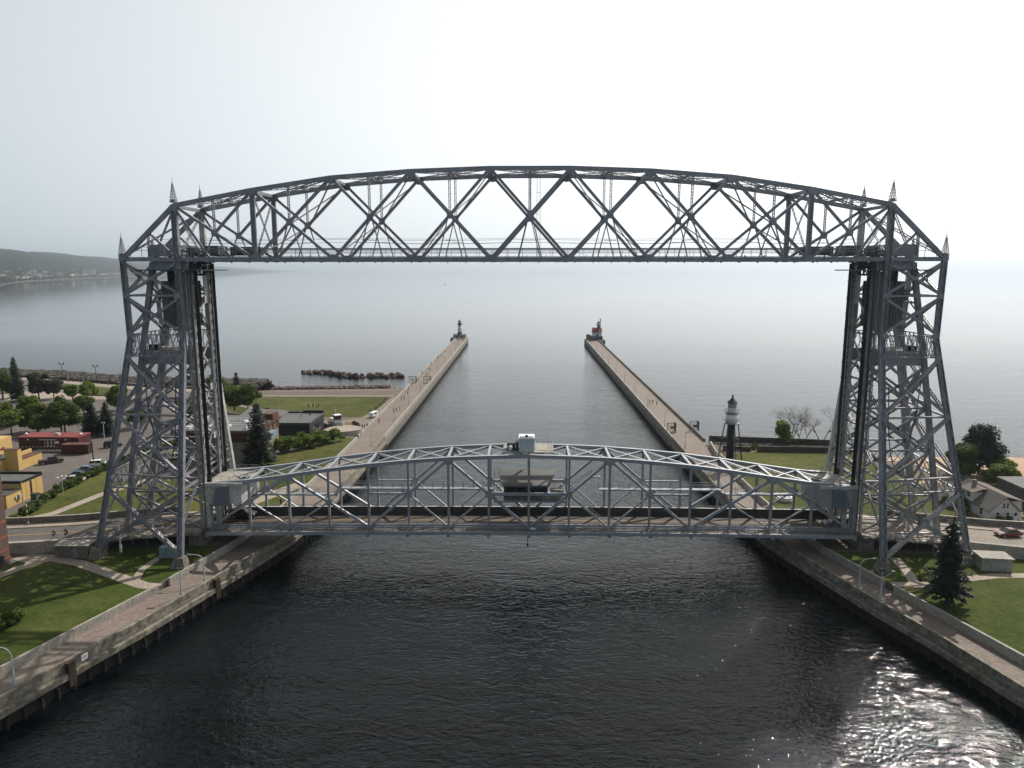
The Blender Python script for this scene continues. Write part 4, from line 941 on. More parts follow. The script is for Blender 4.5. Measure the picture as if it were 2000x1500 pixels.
strip(118.95, 120.6, -.15, .12, 'walk', 'sidewalk'); strip(129.5, 130.55, -.15, .12, 'walk', 'sidewalk')
strip(118.72, 118.94, -.08, .62, 'span', 'edge_girder'); strip(130.56, 130.76, -.08, .6, 'span', 'edge_girder')
strip(128.56, 128.78, 1.15, 1.35, 'deck', 'barrier'); strip(128.50, 128.84, 1.19, .05, 'steel_light', 'barrier_cap')
strip(121.36, 121.52, .35, .5, 'span', 'guard_rail')
def rail_panel(k, y):
    mb = MB()
    za, zb_ = ZD + camber(k) - .15, ZD + camber(k + 1) - .15
    for zo in (.35, .68, 1.05): mb.beam((X(k), y, za + zo), (X(k + 1), y, zb_ + zo), 0.05, 0.06 if zo > 1 else 0.035)
    for j in range(4):
        t = (j + .5) / 4; x = X(k) + PN * t; z = za + (zb_ - za) * t; mb.b2(x - .035, x + .035, y - .035, y + .035, z, z + 1.07)
    lp('railing', mb, 'steel')
for k in range(-8, 8):
    rail_panel(k, 118.84); rail_panel(k, 130.66); rail_panel(k, 120.55)
# small blue and white sign on the railing at mid-span
mb = MB(); mb.b2(B + .1, B + 1.3, 118.70, 118.74, 7.35, 8.1); sg_ = lp('sign', mb, 'teal')
mb = MB(); mb.b2(B + .2, B + 1.2, 118.68, 118.699, 7.72, 8.0); lp('sign_face', mb, 'white', sg_)
mb = MB(); mb.tube((B - .2, 118.7, 5.0), (B - .2, 118.7, 6.6), .06, .06, 6); mb.lathe((B - .2, 118.7, 4.8), [(.05, -.3), (.16, -.2), (.16, .2), (.05, .3)], 8); lp('navigation_light', mb, 'black')
# machinery houses at both ends
for s in (-1, 1):
    x0, x1 = B + s * 57.3, B + s * 50.6
    mb = MB(); mb.b2(x0, x1, 121.3, 128.9, 14.75, 15.2); lp('end_house_roof', mb, 'concrete')
    mb = MB(); mb.b2(x0, x1 + s * .4, 120.55, 129.2, 11.4, 14.74); w_ = lp('end_house_wall', mb, 'steel_light' if s < 0 else 'span')
    mb = MB(); mb.b2(x0, x1, 120.1, 120.5, 14.75, 15.35); lp('end_house_fascia', mb, 'steel_light')
    mb = MB()
    px = [B + s * a for a in (56.2, 52.9, 52.9, 54.9)]
    poly = [(B + s * 56.3, 11.1), (B + s * 53.1, 11.1), (B + s * 53.1, 14.65), (B + s * 55.4, 14.3)]
    mb.add([(x, 120.3, z) for x, z in poly] + [(x, 120.54, z) for x, z in poly], ((0, 1, 2, 3), (7, 6, 5, 4), (0, 4, 5, 1), (1, 5, 6, 2), (2, 6, 7, 3), (3, 7, 4, 0)))
    pan = lp('cladding_panel', mb, 'corr')
    mb = MB()
    for j in range(9): x = B + s * (53.3 + j * .24); mb.b2(x - .04, x + .04, 120.24, 120.30, 11.15, 14.3)
    lp('cladding_rib', mb, 'corr', pan)
    mb = MB()
    for z in (15.75, 16.25): mb.b2(x0, x1, 121.26, 121.30, z, z + .04); mb.b2(x0, x1, 128.8, 128.84, z, z + .04)
    for j in range(6): x = x0 + (x1 - x0) * j / 5; mb.b2(x - .03, x + .03, 121.26, 121.31, 15.2, 16.28); mb.b2(x - .03, x + .03, 128.8, 128.85, 15.2, 16.28)
    lp('railing', mb, 'steel')
    for Y in (122.4, 127.7):
        mb = MB(); mb.b2(B + s * 55.7, B + s * 56.5, Y - .4, Y + .4, 7.0, 11.4); lp('house_post', mb, 'steel_light')
    mb = MB(); mb.tube((x1 + s * .5, 122.5, 15.3), (x1 + s * .5, 124.0, 15.3), .55, .55, 12); lp('cable_drum', mb, 'steel_dark')
    mb = MB(); mb.b2(B + s * 56.8, B + s * 57.6, 120.4, 121.6, 7.0, 14.7); lp('end_post', mb, 'steel_light' if s < 0 else 'span')
    # stair from the end house down to the deck
    mb = MB(); mb.beam((B + s * 50.4, 122.3, 11.6), (B + s * 55.2, 122.3, 8.2), .9, .12); mb.beam((B + s * 50.4, 121.8, 12.6), (B + s * 55.2, 121.8, 9.2), .05, .06); lp('stair', mb, 'steel')
# catwalk
for xa, xb, z in ((B - 50.5, B - 35.4, 11.5), (B - 34.6, B - 6.4, 12.7), (B + 12.9, B + 35.4, 12.7), (B + 36.2, B + 50.5, 11.9)):
    mb = MB(); mb.b2(xa, xb, 126.2, 127.3, z - .35, z - .1); lp('catwalk', mb, 'span')
    mb = MB()
    for zo in (.45, .95):
        for y in (126.2, 127.3): mb.b2(xa, xb, y - .03, y + .03, z + zo, z + zo + .05)
    n = max(2, int((xb - xa) / 1.8))
    for j in range(n + 1):
        x = xa + (xb - xa) * j / n
        for y in (126.2, 127.3): mb.b2(x - .03, x + .03, y - .03, y + .03, z - .1, z + 1.0)
    lp('railing', mb, 'steel')
for s, z0, z1 in ((-1, 11.4, 12.6), (1, 11.8, 12.6)):
    mb = MB(); mb.beam((B + s * 36.0, 126.75, z0), (B + s * 34.4, 126.75, z1), 1.1, .2); mb.beam((B + s * 36.0, 126.2, z0 + 1), (B + s * 34.4, 126.2, z1 + 1), .05, .06); lp('catwalk_stair', mb, 'span')
mb = MB(); mb.beam((B + 6.6, 126.4, 11.6), (B + 11.6, 126.4, 15.0), 1.0, .15)
for zz in (.9, 1.2): mb.beam((B + 6.6, 125.9, 11.6 + zz), (B + 11.6, 125.9, 15.0 + zz), .05, .06); mb.beam((B + 6.6, 126.9, 11.6 + zz), (B + 11.6, 126.9, 15.0 + zz), .05, .06)
mb.b2(B + 11.4, B + 13.2, 125.9, 127.2, 14.9, 15.0)
lp('stair', mb, 'steel')
mb = MB(); mb.beam((B + 7.6, 122.2, 12.4), (B + 13.6, 122.2, 7.3), 1.0, .15)
for zz in (.6, 1.1): mb.beam((B + 7.6, 121.7, 12.4 + zz), (B + 13.6, 121.7, 7.3 + zz), .05, .06)
for j in range(9): t = j / 8; mb.b2(B + 7.6 + 6 * t - .03, B + 7.6 + 6 * t + .03, 121.68, 121.74, 12.4 - 5.1 * t, 13.5 - 5.1 * t)
lp('stair', mb, 'steel_light')
mb = MB(); mb.beam((B - 6.6, 124, 12.0), (B - 8.6, 124, 14.2), 1.0, .15); mb.beam((B - 6.6, 123.5, 13.0), (B - 8.6, 123.5, 15.2), .05, .06); lp('stair', mb, 'steel')
# operator's house
mb = MB(); mb.b2(B - 6.2, B + 6.6, 121.9, 128.2, 11.45, 11.75); lp('platform', mb, 'span')
mb = MB(); mb.b2(B - 4.5, B + 3.4, 123.0, 127.6, 11.76, 14.2); cab = lp('operator_cabin', mb, 'steel_dark')
for j in range(4):
    mb = MB(); x = B - 4.0 + j * 1.85; mb.b2(x, x + 1.6, 122.93, 122.99, 12.5, 13.9); lp('window', mb, 'glass', cab)
mb = MB()
n0, n1, zl, zh = (B - 4.7, B + 3.7, 122.5), (B - 5.8, B + 5.0, 127.6), 14.45, 15.85
vs = [(n0[0], n0[2], zl), (n0[1], n0[2], zl), (n1[1], n1[2], zh), (n1[0], n1[2], zh)]
mb.add([(x, y, z - .22) for x, y, z in vs] + vs, ((0, 3, 2, 1), (4, 5, 6, 7), (0, 1, 5, 4), (1, 2, 6, 5), (2, 3, 7, 6), (3, 0, 4, 7))); fa = lp('sloping_roof', mb, 'corr2')
mb = MB()
for j in range(30):
    t = (j + .3) / 30; mb.beam((n0[0] + (n0[1] - n0[0]) * t, n0[2] - .02, zl + .04), (n1[0] + (n1[1] - n1[0]) * t, n1[2] + .02, zh + .04), .12, .08, (1, 0, 0))
lp('roof_rib', mb, 'corr2', fa)
mb = MB(); mb.b2(B - 4.4, B + 3.3, 126.2, 127.5, 14.1, 15.3); lp('rear_wall', mb, 'steel_dark')
mb = MB()
for z in (12.3, 12.85): mb.b2(B - 6.2, B + 6.6, 121.88, 121.92, z, z + .05)
for j in range(9): x = B - 6.2 + j * 1.6; mb.b2(x - .03, x + .03, 121.87, 121.93, 11.75, 12.9)
for x in (B - 6.2, B + 6.6):
    for z in (12.3, 12.85): mb.b2(x - .02, x + .02, 121.9, 128.2, z, z + .05)
lp('railing', mb, 'steel_light')
mb = MB()
for j in range(11): z = 12.2 + j * .4; mb.b2(B - 6.15, B - 5.0, 122.4, 122.7, z, z + .06)
mb.b2(B - 6.2, B - 6.12, 122.4, 122.7, 11.8, 17.6); mb.b2(B - 5.05, B - 4.97, 122.4, 122.7, 11.8, 17.6)
for z in (16.5, 17.0, 17.5, 18.0): mb.b2(B - 6.2, B - 5.0, 122.0, 122.05, z, z + .05)
lp('cage_ladder', mb, 'steel_light')
mb = MB(); mb.b2(B + 3.9, B + 6.2, 122.6, 124.2, 11.8, 13.6); mb.b2(B + 2.3, B + 3.8, 121.95, 122.9, 11.8, 12.9); lp('equipment', mb, 'stone')
mb = MB(); mb.tube((B + 5.9, 122.1, 11.8), (B + 5.9, 122.1, 14.6), .06, .06, 6); mb.lathe((B + 5.9, 122.1, 14.8), [(.05, -.2), (.25, 0), (.05, .2)], 8); lp('lamp_post', mb, 'white')
# cabin on the crown of the span
mb = MB(); mb.b2(B - 4.6, B + 4.4, 122.0, 128.2, 20.55, 20.7); mb.b2(B + 1.2, B + 4.4, 123.0, 128.0, 20.71, 20.78); lp('crown_platform', mb, 'concrete')
mb = MB(); mb.b2(B - 1.75, B + .95, 122.2, 125.2, 20.7, 23.0); cb_ = lp('crown_cabin', mb, 'palebox')
mb = MB(); mb.b2(B - 1.8, B + 1.0, 122.1, 125.3, 23.0, 23.25); lp('cabin_roof', mb, 'white', cb_)
mb = MB(); mb.b2(B - .05, B + .85, 122.14, 122.19, 20.75, 22.7); lp('door', mb, 'palebox', cb_)
mb = MB(); mb.b2(B - 1.6, B + .8, 122.3, 123.2, 23.251, 23.30); mb.lathe((B - .4, 122.9, 23.3), [(.28, 0), (.28, .25), (.1, .35)], 8); lp('roof_vent', mb, 'steel_dark', cb_)
mb = MB(); mb.b2(B - 3.9, B - 2.4, 123.4, 125.4, 20.7, 22.0); mb.b2(B - 2.35, B - 1.8, 122.8, 124.8, 20.7, 22.3); lp('horn_cluster', mb, 'steel_dark')
mb = MB(); mb.lathe((B - 3.3, 122.9, 21.3), [(.1, -.6), (.35, -.3), (.38, .2), (.1, .45)], 8); lp('radar_dome', mb, 'white')
mb = MB(); mb.tube((B + 3.4, 124, 20.7), (B + 3.4, 124, 24.0), .03, .02, 5); mb.tube((B - 3.4, 126, 20.7), (B - 3.4, 126, 23.2), .03, .02, 5); lp('antenna', mb, 'steel_dark')
mb = MB(); mb.lathe((B - .4, 121.0, 21.0), [(.2, -.5), (.2, 0), (.36, .1), (.25, .4), (.05, .5)], 10); lp('marine_light', mb, 'steel_light')
mb = MB()
for z in (21.1, 21.6):
    mb.b2(B - 4.6, B + 4.4, 128.1, 128.14, z, z + .04); mb.b2(B + 4.3, B + 4.34, 122, 128.2, z, z + .04)
for j in range(7): x = B - 4.6 + j * 1.5; mb.b2(x - .02, x + .02, 128.1, 128.15, 20.7, 21.65)
lp('railing', mb, 'steel')
# cables lifting the span ends
for s in (-1, 1):
    for Y in (121.6, 128.4):
        mb = MB()
        for j in range(4): mb.tube((B + s * 56.95 - .27 + j * .18, Y, 15.2), (B + s * 56.95 - .27 + j * .18, Y, 53.6), 0.09, 0.09, 6)
        mb.b2(B + s * 56.95 - .36, B + s * 56.95 + .36, Y - .25, Y + .25, 14.9, 15.6)
        lp('hoist_cable', mb, 'cable')
        mb = MB(); mb.tube((B + s * 61.4, Y, 50), (B + s * 61.4, Y, 53.6), 0.2, 0.2, 6); bp('counterweight_cable', mb, 'cable')
# ================================================================ vegetation
def cards(n, shape, size, rnd, flat_=0.35):
    vs, fs = [], []
    for i in range(n):
        p, out = shape(rnd); s_ = size * rnd.uniform(.6, 1.35)
        nrm = Vector((out.x + rnd.gauss(0, .6), out.y + rnd.gauss(0, .6), out.z + rnd.gauss(0, .6) + flat_)).normalized()
        a = nrm.cross(Vector((rnd.gauss(0, 1), rnd.gauss(0, 1), rnd.gauss(0, 1)))).normalized(); b_ = nrm.cross(a)
        k = len(vs)
        vs += [p + a * s_ * .5, p + b_ * s_ * .42 + a * .1 * s_, p - a * s_ * .5, p - b_ * s_ * .42 - nrm * .15 * s_]
        fs.append((k, k + 1, k + 2, k + 3))
    return vs, fs
def crown_mb(r, h, n, size, rnd, lobes=15, squash=1.0):
    """foliage spread through irregular lobes; h is crown height, centred at h/2"""
    L_ = []
    for i in range(lobes):
        t = rnd.random(); ang = rnd.uniform(0, 6.283); zc = h * (.22 + .62 * t); rr = r * (1 - .55 * abs(t - .35)) * rnd.uniform(.3, .72)
        L_.append((Vector((rr * math.cos(ang), rr * math.sin(ang), zc)), r * rnd.uniform(.2, .42)))
    L_.append((Vector((0, 0, h * .78)), r * .42)); L_.append((Vector((0, 0, h * .5)), r * .6))
    def shape(q):
        c, rad = q.choice(L_)
        v = Vector((q.gauss(0, 1), q.gauss(0, 1), q.gauss(0, 1))).normalized(); d = rad * (q.random() ** .32) * q.uniform(.75, 1.22)
        return c + Vector((v.x * d, v.y * d, v.z * d * squash * h / (2.1 * r))), v
    vs, fs = cards(n, shape, size, rnd); mb = MB(); mb.add(vs, fs); return mb
def trunk_mb(h, r, rnd, limbs=6, spread=1.6):
    mb = MB(); mb.tube((0, 0, -.2), (0.05, 0, h * .55), r, r * .7, 8); mb.tube((0.05, 0, h * .55), (0, .08, h), r * .7, r * .25, 6)
    for i in range(limbs):
        a = i * 2.4 + rnd.random(); z = h * rnd.uniform(.4, .8); mb.tube((0, 0, z), (math.cos(a) * spread, math.sin(a) * spread, z + spread * rnd.uniform(.5, 1.1)), r * .4, r * .1, 5)
    return mb
def conifer_mb(h, r, rnd, step=.42, per=9, size=.5, droop=.22, z0=.12, power=.85, ragged=.25, fill=1.0):
    mb = MB(); vs = []; fs = []
    z = h * z0; lev = 0
    while z < h * .99:
        t = (z - h * z0) / (h * (1 - z0)); rad = r * ((1 - t) ** power) * rnd.uniform(1 - ragged, 1.0) + .08
        n = max(4, int(per * (1 - .5 * t)))
        for k in range(n):
            a = 6.283 * k / n + lev * .7 + rnd.uniform(-.25, .25); rl = rad * rnd.uniform(.70, 1.1); m_ = max(4, int(rl / (size * .26)))
            for j in range(m_):
                f = (j + .9) / m_; d = rl * f; sp_ = size * (.35 + .9 * f * (1.1 - f)) * 1.7
                for w_ in range(3):
                    off = rnd.uniform(-1, 1) * sp_
                    p = Vector((math.cos(a) * d - math.sin(a) * off, math.sin(a) * d + math.cos(a) * off, z - droop * d + .14 * f * f * rl + rnd.uniform(-.14, .14)))
                    ln = size * rnd.uniform(.5, .95); wd = size * rnd.uniform(.22, .42)
                    aa = a + rnd.gauss(0, .5); tx = Vector((math.cos(aa), math.sin(aa), -droop - rnd.uniform(-.15, .45))); sx = Vector((-math.sin(aa), math.cos(aa), rnd.uniform(-.6, .6)))
                    q = len(vs); vs += [p - sx * wd, p + tx * ln, p + sx * wd, p - tx * ln * .5]; fs.append((q, q + 1, q + 2, q + 3))
        z += step * rnd.uniform(.8, 1.2); lev += 1
    for j in range(10):
        q = len(vs); zz = h * (.93 + .008 * j); a = rnd.uniform(0, 6.28); vs += [Vector((0, 0, zz)), Vector((.22 * math.cos(a), .22 * math.sin(a), zz - .1)), Vector((0, 0, zz + .35)), Vector((.1 * math.sin(a), .1, zz + .1))]; fs.append((q, q + 1, q + 2, q + 3))
    mb.add(vs, fs); return mb
cache = {}
def plant(kind, key, x, y, z, r, h, label, cat, leaf, group=None, name=None, trunk=1.6, n=None, size=None, rz=0, bark='bark', **kw):
    """kind: broad, conifer, bush. crown meshes are cached and scaled by the builder's own sizes only"""
    t = thing(name or {'broad': 'broadleaf_tree', 'conifer': 'conifer_tree', 'bush': 'bush'}[kind], label, cat, (x, y, z), rz or random.uniform(0, 6.28), group)
    rnd = random.Random(key)
    if kind == 'conifer':
        ck = (kind, key, r, h)
        if ck in cache:
            for nm_, me in cache[ck]: o = bpy.data.objects.new(nm_, me); COL.objects.link(o); o.parent = t
            return t
        c = conifer_mb(h, r, rnd, **kw); o1 = part('crown', c, leaf, t, local=True)
        m2 = MB(); m2.tube((0, 0, -.2), (0, 0, h * .97), .035 * h * .5, .03, 8); o2 = part('trunk', m2, bark, t, local=True)
        cache[ck] = [('crown', o1.data), ('trunk', o2.data)]
    elif kind == 'broad':
        hc = h - trunk; c = crown_mb(r, hc, n or int(1500 + 330 * r * r), size or .5, rnd); c.v = [(a, b_, d + trunk) for a, b_, d in c.v]
        part('crown', c, leaf, t, local=True); part('trunk', trunk_mb(h * .8, .05 + .022 * h, rnd, spread=r * .5), bark, t, local=True)
    else:
        c = crown_mb(r, h, n or int(500 + 240 * r * r), size or .42, rnd, 7); part('foliage', c, leaf, t, local=True)
        m2 = MB()
        for i in range(4): m2.tube((0, 0, -.1), (random.uniform(-.4, .4) * r, random.uniform(-.4, .4) * r, h * .5), .06, .03, 5)
        part('stem', m2, bark, t, local=True)
    return t
# left bank, far park
T_ = [('conifer', -190.4, 258, 2.7, 10.5, 'tall dark spruce at the left of the lakeside plaza', 'needle'),
 ('conifer', -206.0, 279, 3.0, 12.0, 'dark spruce with pointed top in the trees at the left edge by the lake', 'needle'),
 ('broad', -199, 262, 5.0, 9.8, 'broad green tree at the left edge of the picture near the lake', 'leaf_dark'),
 ('broad', -197, 250, 4.6, 8.2, 'green tree in front of the left edge spruce clump', 'leaf'),
 ('broad', -185.5, 262.5, 4.2, 9.0, 'dull grey green tree right of the tall dark spruce by the plaza', 'leaf_dull'),
 ('broad', -180.5, 263.5, 3.4, 6.4, 'low dull green tree at the end of the plaza tree clump', 'leaf_dull'),
 ('broad', -170.6, 259.2, 2.6, 6.2, 'small round bright green tree with forked trunk beside the plaza', 'leaf_bright'),
 ('broad', -164.8, 259.3, 3.5, 7.2, 'bright spreading tree right of the small round one at the car park', 'leaf_bright'),
 ('broad', -164.0, 226, 3.6, 7.4, 'yellow green tree at the left of the car park row', 'leaf'),
 ('broad', -154.0, 204, 4.6, 7.4, 'bushy green tree behind the left end of the red container restaurant', 'leaf'),
 ('broad', -161.5, 213, 3.6, 8.0, 'pale green tree standing behind the bushy one in the car park island', 'leaf'),
 ('broad', -149.6, 209, 3.8, 8.6, 'dense round tree above the middle of the red container restaurant', 'leaf'),
 ('broad', -145.8, 204, 3.6, 6.2, 'low dark green tree directly behind the red container restaurant', 'leaf_dark'),
 ('broad', -139.8, 207, 4.4, 10.0, 'tall dark tree with a narrow top behind the right end of the red restaurant', 'leaf_dark'),
 ('broad', -142.5, 209.5, 2.6, 10.8, 'slim tall tree beside the dark tree behind the red restaurant', 'leaf_dark'),
 ('broad', -147.5, 229, 3.2, 7.6, 'light green tree in the middle of the car park', 'leaf'),
 ('conifer', -129.6, 204, 3.2, 10.4, 'dark conical spruce left of the left tower leg', 'needle'),
 ('conifer', -125.2, 204, 2.9, 9.8, 'dark spruce between the conical one and the left tower leg', 'needle'),
 ('broad', -144.0, 243, 3.4, 8.6, 'bright tree showing just left of the left tower leg', 'leaf_bright'),
 ('broad', -139.0, 236, 3.0, 7.0, 'green tree behind the left tower leg', 'leaf'),
 ('broad', -201.0, 228, 3.4, 7.2, 'green tree cut by the left edge above the car park', 'leaf_bright'),
 ('broad', -122, 214, 3.4, 6.5, 'green tree seen through the left tower lattice', 'leaf'),
 ('broad', -113, 226, 3.6, 7.0, 'dark green tree seen through the left tower near its canal side', 'leaf_dark'),
 ('broad', -103.0, 243, 6.0, 8.6, 'wide rounded green tree right of the left tower behind the museum', 'leaf'),
 ('broad', -97.0, 240, 4.6, 9.4, 'dark green tree at the right of the rounded tree behind the museum', 'leaf_dark'),
 ('broad', -112.5, 252, 4.6, 11.0, 'tall dark tree close to the right of the left tower', 'leaf_dark'),
 ('conifer', -112.0, 268, 2.6, 9.5, 'dark narrow evergreen near the shore right of the left tower', 'needle')]
for i, (k, x, y, r, h, lab, lf) in enumerate(T_):
    plant(k, 100 + i, x, y, 3.9, r * (1.2 if k == 'broad' else 1.25), h * (1.2 if i < 6 else 1.05), lab, 'tree', lf, group='trees in the left bank park', **(dict(step=.5, per=10, size=.62) if k == 'conifer' else dict(size=.58, trunk=1.1)))
plant('conifer', 41, -66.2, 167.5, 4, 5.3, 17.0, 'tall broad dark spruce in front of the stone museum right of the left tower', 'tree', 'needle', step=.55, per=10, size=.5, power=.62, ragged=.4)
plant('conifer', 42, 60.4, 98.9, 4, 3.9, 13.4, 'large dark spruce on the right lawn beside the right promenade', 'tree', 'pine', step=.5, per=8, size=.40, power=.55, droop=.26, z0=.14, ragged=.5)
# right bank
plant('broad', 51, 108.0, 167.5, 4, 5.6, 12.4, 'tall dark irregular pine rising above the house at the right', 'tree', 'pine', trunk=.4, size=.5, n=12000)
plant('broad', 52, 103.0, 165.5, 4, 5.6, 8.2, 'dark green spreading tree left of the tall pine behind the house', 'tree', 'leaf_dark', trunk=.4, size=.5)
plant('broad', 53, 109.8, 162.5, 4, 4.4, 5.4, 'lighter green low tree in front of the tall pine at the right', 'tree', 'leaf', trunk=.4, size=.5)
plant('broad', 54, 105.5, 156.0, 4, 4.4, 5.6, 'rounded green tree directly behind the roof of the house', 'tree', 'leaf', trunk=.4, size=.5)
plant('bush', 56, 71.0, 195.9, 4, 3.9, 7.0, 'round bright green tree in front of the bare trees on the right bank', 'tree', 'leaf_bright', name='broadleaf_tree', size=.45)
plant('broad', 57, 84.5, 178, 4, 2.6, 5.5, 'small green tree seen through the right tower lattice', 'tree', 'leaf')
for i, (x, y, r, h, lf, lab) in enumerate([(88.2, 141.0, 1.5, 2.4, 'leaf_dark', 'round clipped dark shrub at the left corner of the house'), (87.0, 138.5, 1.2, 1.6, 'leaf_dark', 'low dark shrub in front of the round clipped one'), (90.6, 133.2, 1.1, 1.4, 'leaf', 'light green shrub under the house windows'), (92.2, 132.9, .9, 1.6, 'leaf_bright', 'bright shrub near the house door'), (86.4, 143.5, 1.6, 2.0, 'leaf_dark', 'dark shrub under the side window of the house'), (98.6, 136.5, 1.6, 2.2, 'leaf_dark', 'dark shrub right of the house'), (61, 190, 1.3, 1.2, 'leaf', 'scrubby bush between the two dark walls'), (55.6, 193.5, .9, .8, 'leaf_bright', 'small bright bush behind the black lighthouse tower legs'), (62.5, 192, 1.6, 1.3, 'leaf_dull', 'grey green bush between the dark walls right of the lighthouse')]):
    plant('bush', 200 + i, x, y, 4, r, h, lab, 'shrub', lf)
def bare_tree(x, y, h, lab, key, stems=3):
    rnd = random.Random(key); t = thing('bare_tree', lab, 'tree', (x, y, 4), 0, 'leafless trees by the lake wall'); tr, tw = MB(), MB()
    def grow(mb_, p, d, l, r, depth):
        q = p + d * l; (tr if depth < 2 else tw).tube(p, q, r, r * .62, 5 if depth < 3 else 3, caps=False)
        if depth >= 6 or r < .008: return
        for k in range(rnd.choice([2, 3, 3])):
            nd = (d + Vector((rnd.gauss(0, .55), rnd.gauss(0, .55), rnd.gauss(.10, .28)))).normalized()
            grow(mb_, q, nd, l * rnd.uniform(.62, .86), r * .6, depth + 1)
    for s_ in range(stems):
        a = s_ * 6.28 / stems + rnd.random() * .6; grow(tr, Vector((0, 0, -.1)), Vector((.6 * math.cos(a), .6 * math.sin(a), 1)).normalized(), h * .36, .17, 0)
    part('trunk', tr, 'bark_pale', t, local=True); part('twigs', tw, 'bark_pale', t, local=True)
bare_tree(74.2, 198.2, 9.3, 'spreading bare tree behind the round green tree', 5, 3)
bare_tree(77.2, 197.0, 7.0, 'smaller bare tree right of the round green tree', 8, 2)
bare_tree(82.0, 196.0, 11.5, 'taller bare tree just left of the right tower', 11, 2)
# bush groups on the left bank
def hedge(name, label, pts, r, h, leaf, seed, n_each=900, size=.4, z=4):
    rnd = random.Random(seed); t = thing(name, label, 'hedge', (pts[0][0], pts[0][1], z))
    for i, p in enumerate(resample([(a, b_, 0) for a, b_ in pts], r * .85)):
        c = crown_mb(r * rnd.uniform(.8, 1.15), h * rnd.uniform(.75, 1.15), n_each, size, rnd, 7); dx, dy = rnd.uniform(-.5, .5), rnd.uniform(-.5, .5)
        c.v = [(a + p.x + dx, b_ + p.y + dy, d + z - .1) for a, b_, d in c.v]; part('shrub', c, leaf, t)
hedge('hedge', 'thick green shrub bed in front of the dark visitor centre', [(-66.5, 184), (-62.5, 188.5), (-58, 193.5), (-55.4, 198)], 2.8, 4.0, 'leaf', 1, 1700)
hedge('hedge', 'second row of shrubs against the dark visitor centre wall', [(-69, 191), (-65, 195.5), (-60, 198.0)], 2.4, 3.0, 'leaf', 2, 1500)
hedge('hedge', 'long green hedge between the parked cars and the lawn path', [(-101.0, 134.5), (-103.0, 142), (-104.2, 150), (-104.6, 160), (-103.6, 172), (-101.5, 184), (-98.5, 194)], 1.5, 1.9, 'leaf_dark', 3, 900)
hedge('hedge', 'clump of dark green bushes on the near left lawn at the picture edge', [(-77, 87.2), (-73.8, 88.2), (-72.0, 91.4)], 1.9, 2.1, 'leaf_dark', 4, 2600, .26)
hedge('flower_hedge', 'ring of low flowering plants around the white tugboat', [(-66, 222), (-63, 217.5), (-57.5, 217.5), (-55.0, 221.5), (-57, 226)], 1.1, .9, 'leaf_dull', 5, 350, z=3)
for i, (x, y) in enumerate([(-100.6, 129.6), (-99.2, 130.6), (-101.5, 131.5)]): plant('bush', 300 + i, x, y, 4, .9, 1.0, ['low green shrub at the pavement corner by the yellow building', 'grassy shrub behind the barrier post', 'small shrub beside the green container'][i], 'shrub', 'leaf_dark')

# ================================================================ rocks
rk = random.Random(9)
def rock_mb(s_, rnd):
    mb = MB(); vs = []; import itertools
    base = [(-1, -1, -1), (1, -1, -1), (1, 1, -1), (-1, 1, -1), (-1, -1, 1), (1, -1, 1), (1, 1, 1), (-1, 1, 1), (0, 0, 1.45), (0, -1.35, 0), (1.35, 0, 0), (0, 1.35, 0), (-1.35, 0, 0)]
    vs = [(a * s_ * rnd.uniform(.6, 1.05), b_ * s_ * rnd.uniform(.6, 1.05), c * s_ * rnd.uniform(.5, .9)) for a, b_, c in base]
    fs = [(0, 1, 9), (1, 5, 9), (5, 4, 9), (4, 0, 9), (1, 2, 10), (2, 6, 10), (6, 5, 10), (5, 1, 10), (2, 3, 11), (3, 7, 11), (7, 6, 11), (6, 2, 11), (3, 0, 12), (0, 4, 12), (4, 7, 12), (7, 3, 12), (4, 5, 8), (5, 6, 8), (6, 7, 8), (7, 4, 8), (3, 2, 1, 0)]
    return mb.add(vs, fs)
rock_meshes = [rock_mb(1.0, rk).obj('rock', 'rock') for _ in range(7)]
for o in rock_meshes: COL.objects.unlink(o)
bw = thing('breakwater', 'ragged breakwater of dark red boulders in the lake left of the left pier', 'breakwater', (-88, 350, 0))
bpts = [(-116.2, 361), (-100, 357), (-92, 350), (-85.5, 346), (-74, 349), (-60.5, 347.5)]
for i in range(200):
    u = rk.random(); p = lerp_pts(bpts, u * 5); s_ = rk.uniform(.5, 1.3)
    if .035 < u < .05: continue
    o = bpy.data.objects.new('boulder', rock_meshes[i % 7].data); COL.objects.link(o); o.parent = bw
    o.location = (p[0] + 88 + rk.gauss(0, .8), p[1] - 350 + rk.gauss(0, 1.3), rk.uniform(-.6, 1.0)); o.scale = (s_, s_, s_ * .9); o.rotation_euler = (rk.uniform(0, 6), rk.uniform(0, 6), rk.uniform(0, 6))
def rubble(name, label, crest, n, smin, smax, zfun, w, m='riprap', seed=1):
    rnd = random.Random(seed); mb = MB()
    for i in range(n):
        u = rnd.random() * (len(crest) - 1); p = lerp_pts(crest, u); d = rnd.uniform(-1, 1); s_ = rnd.uniform(smin, smax)
        r_ = rock_mb(s_, rnd); a = rnd.uniform(0, 6.28); ca, sa = math.cos(a), math.sin(a)
        x, y = p[0] + rnd.gauss(0, .5), p[1] + d * w
        mb.add([(x + vx * ca - vy * sa, y + vx * sa + vy * ca, zfun(d) + vz) for vx, vy, vz in r_.v], r_.f)
    tag(mb.obj(name, m), label, 'rocks', kind='stuff')
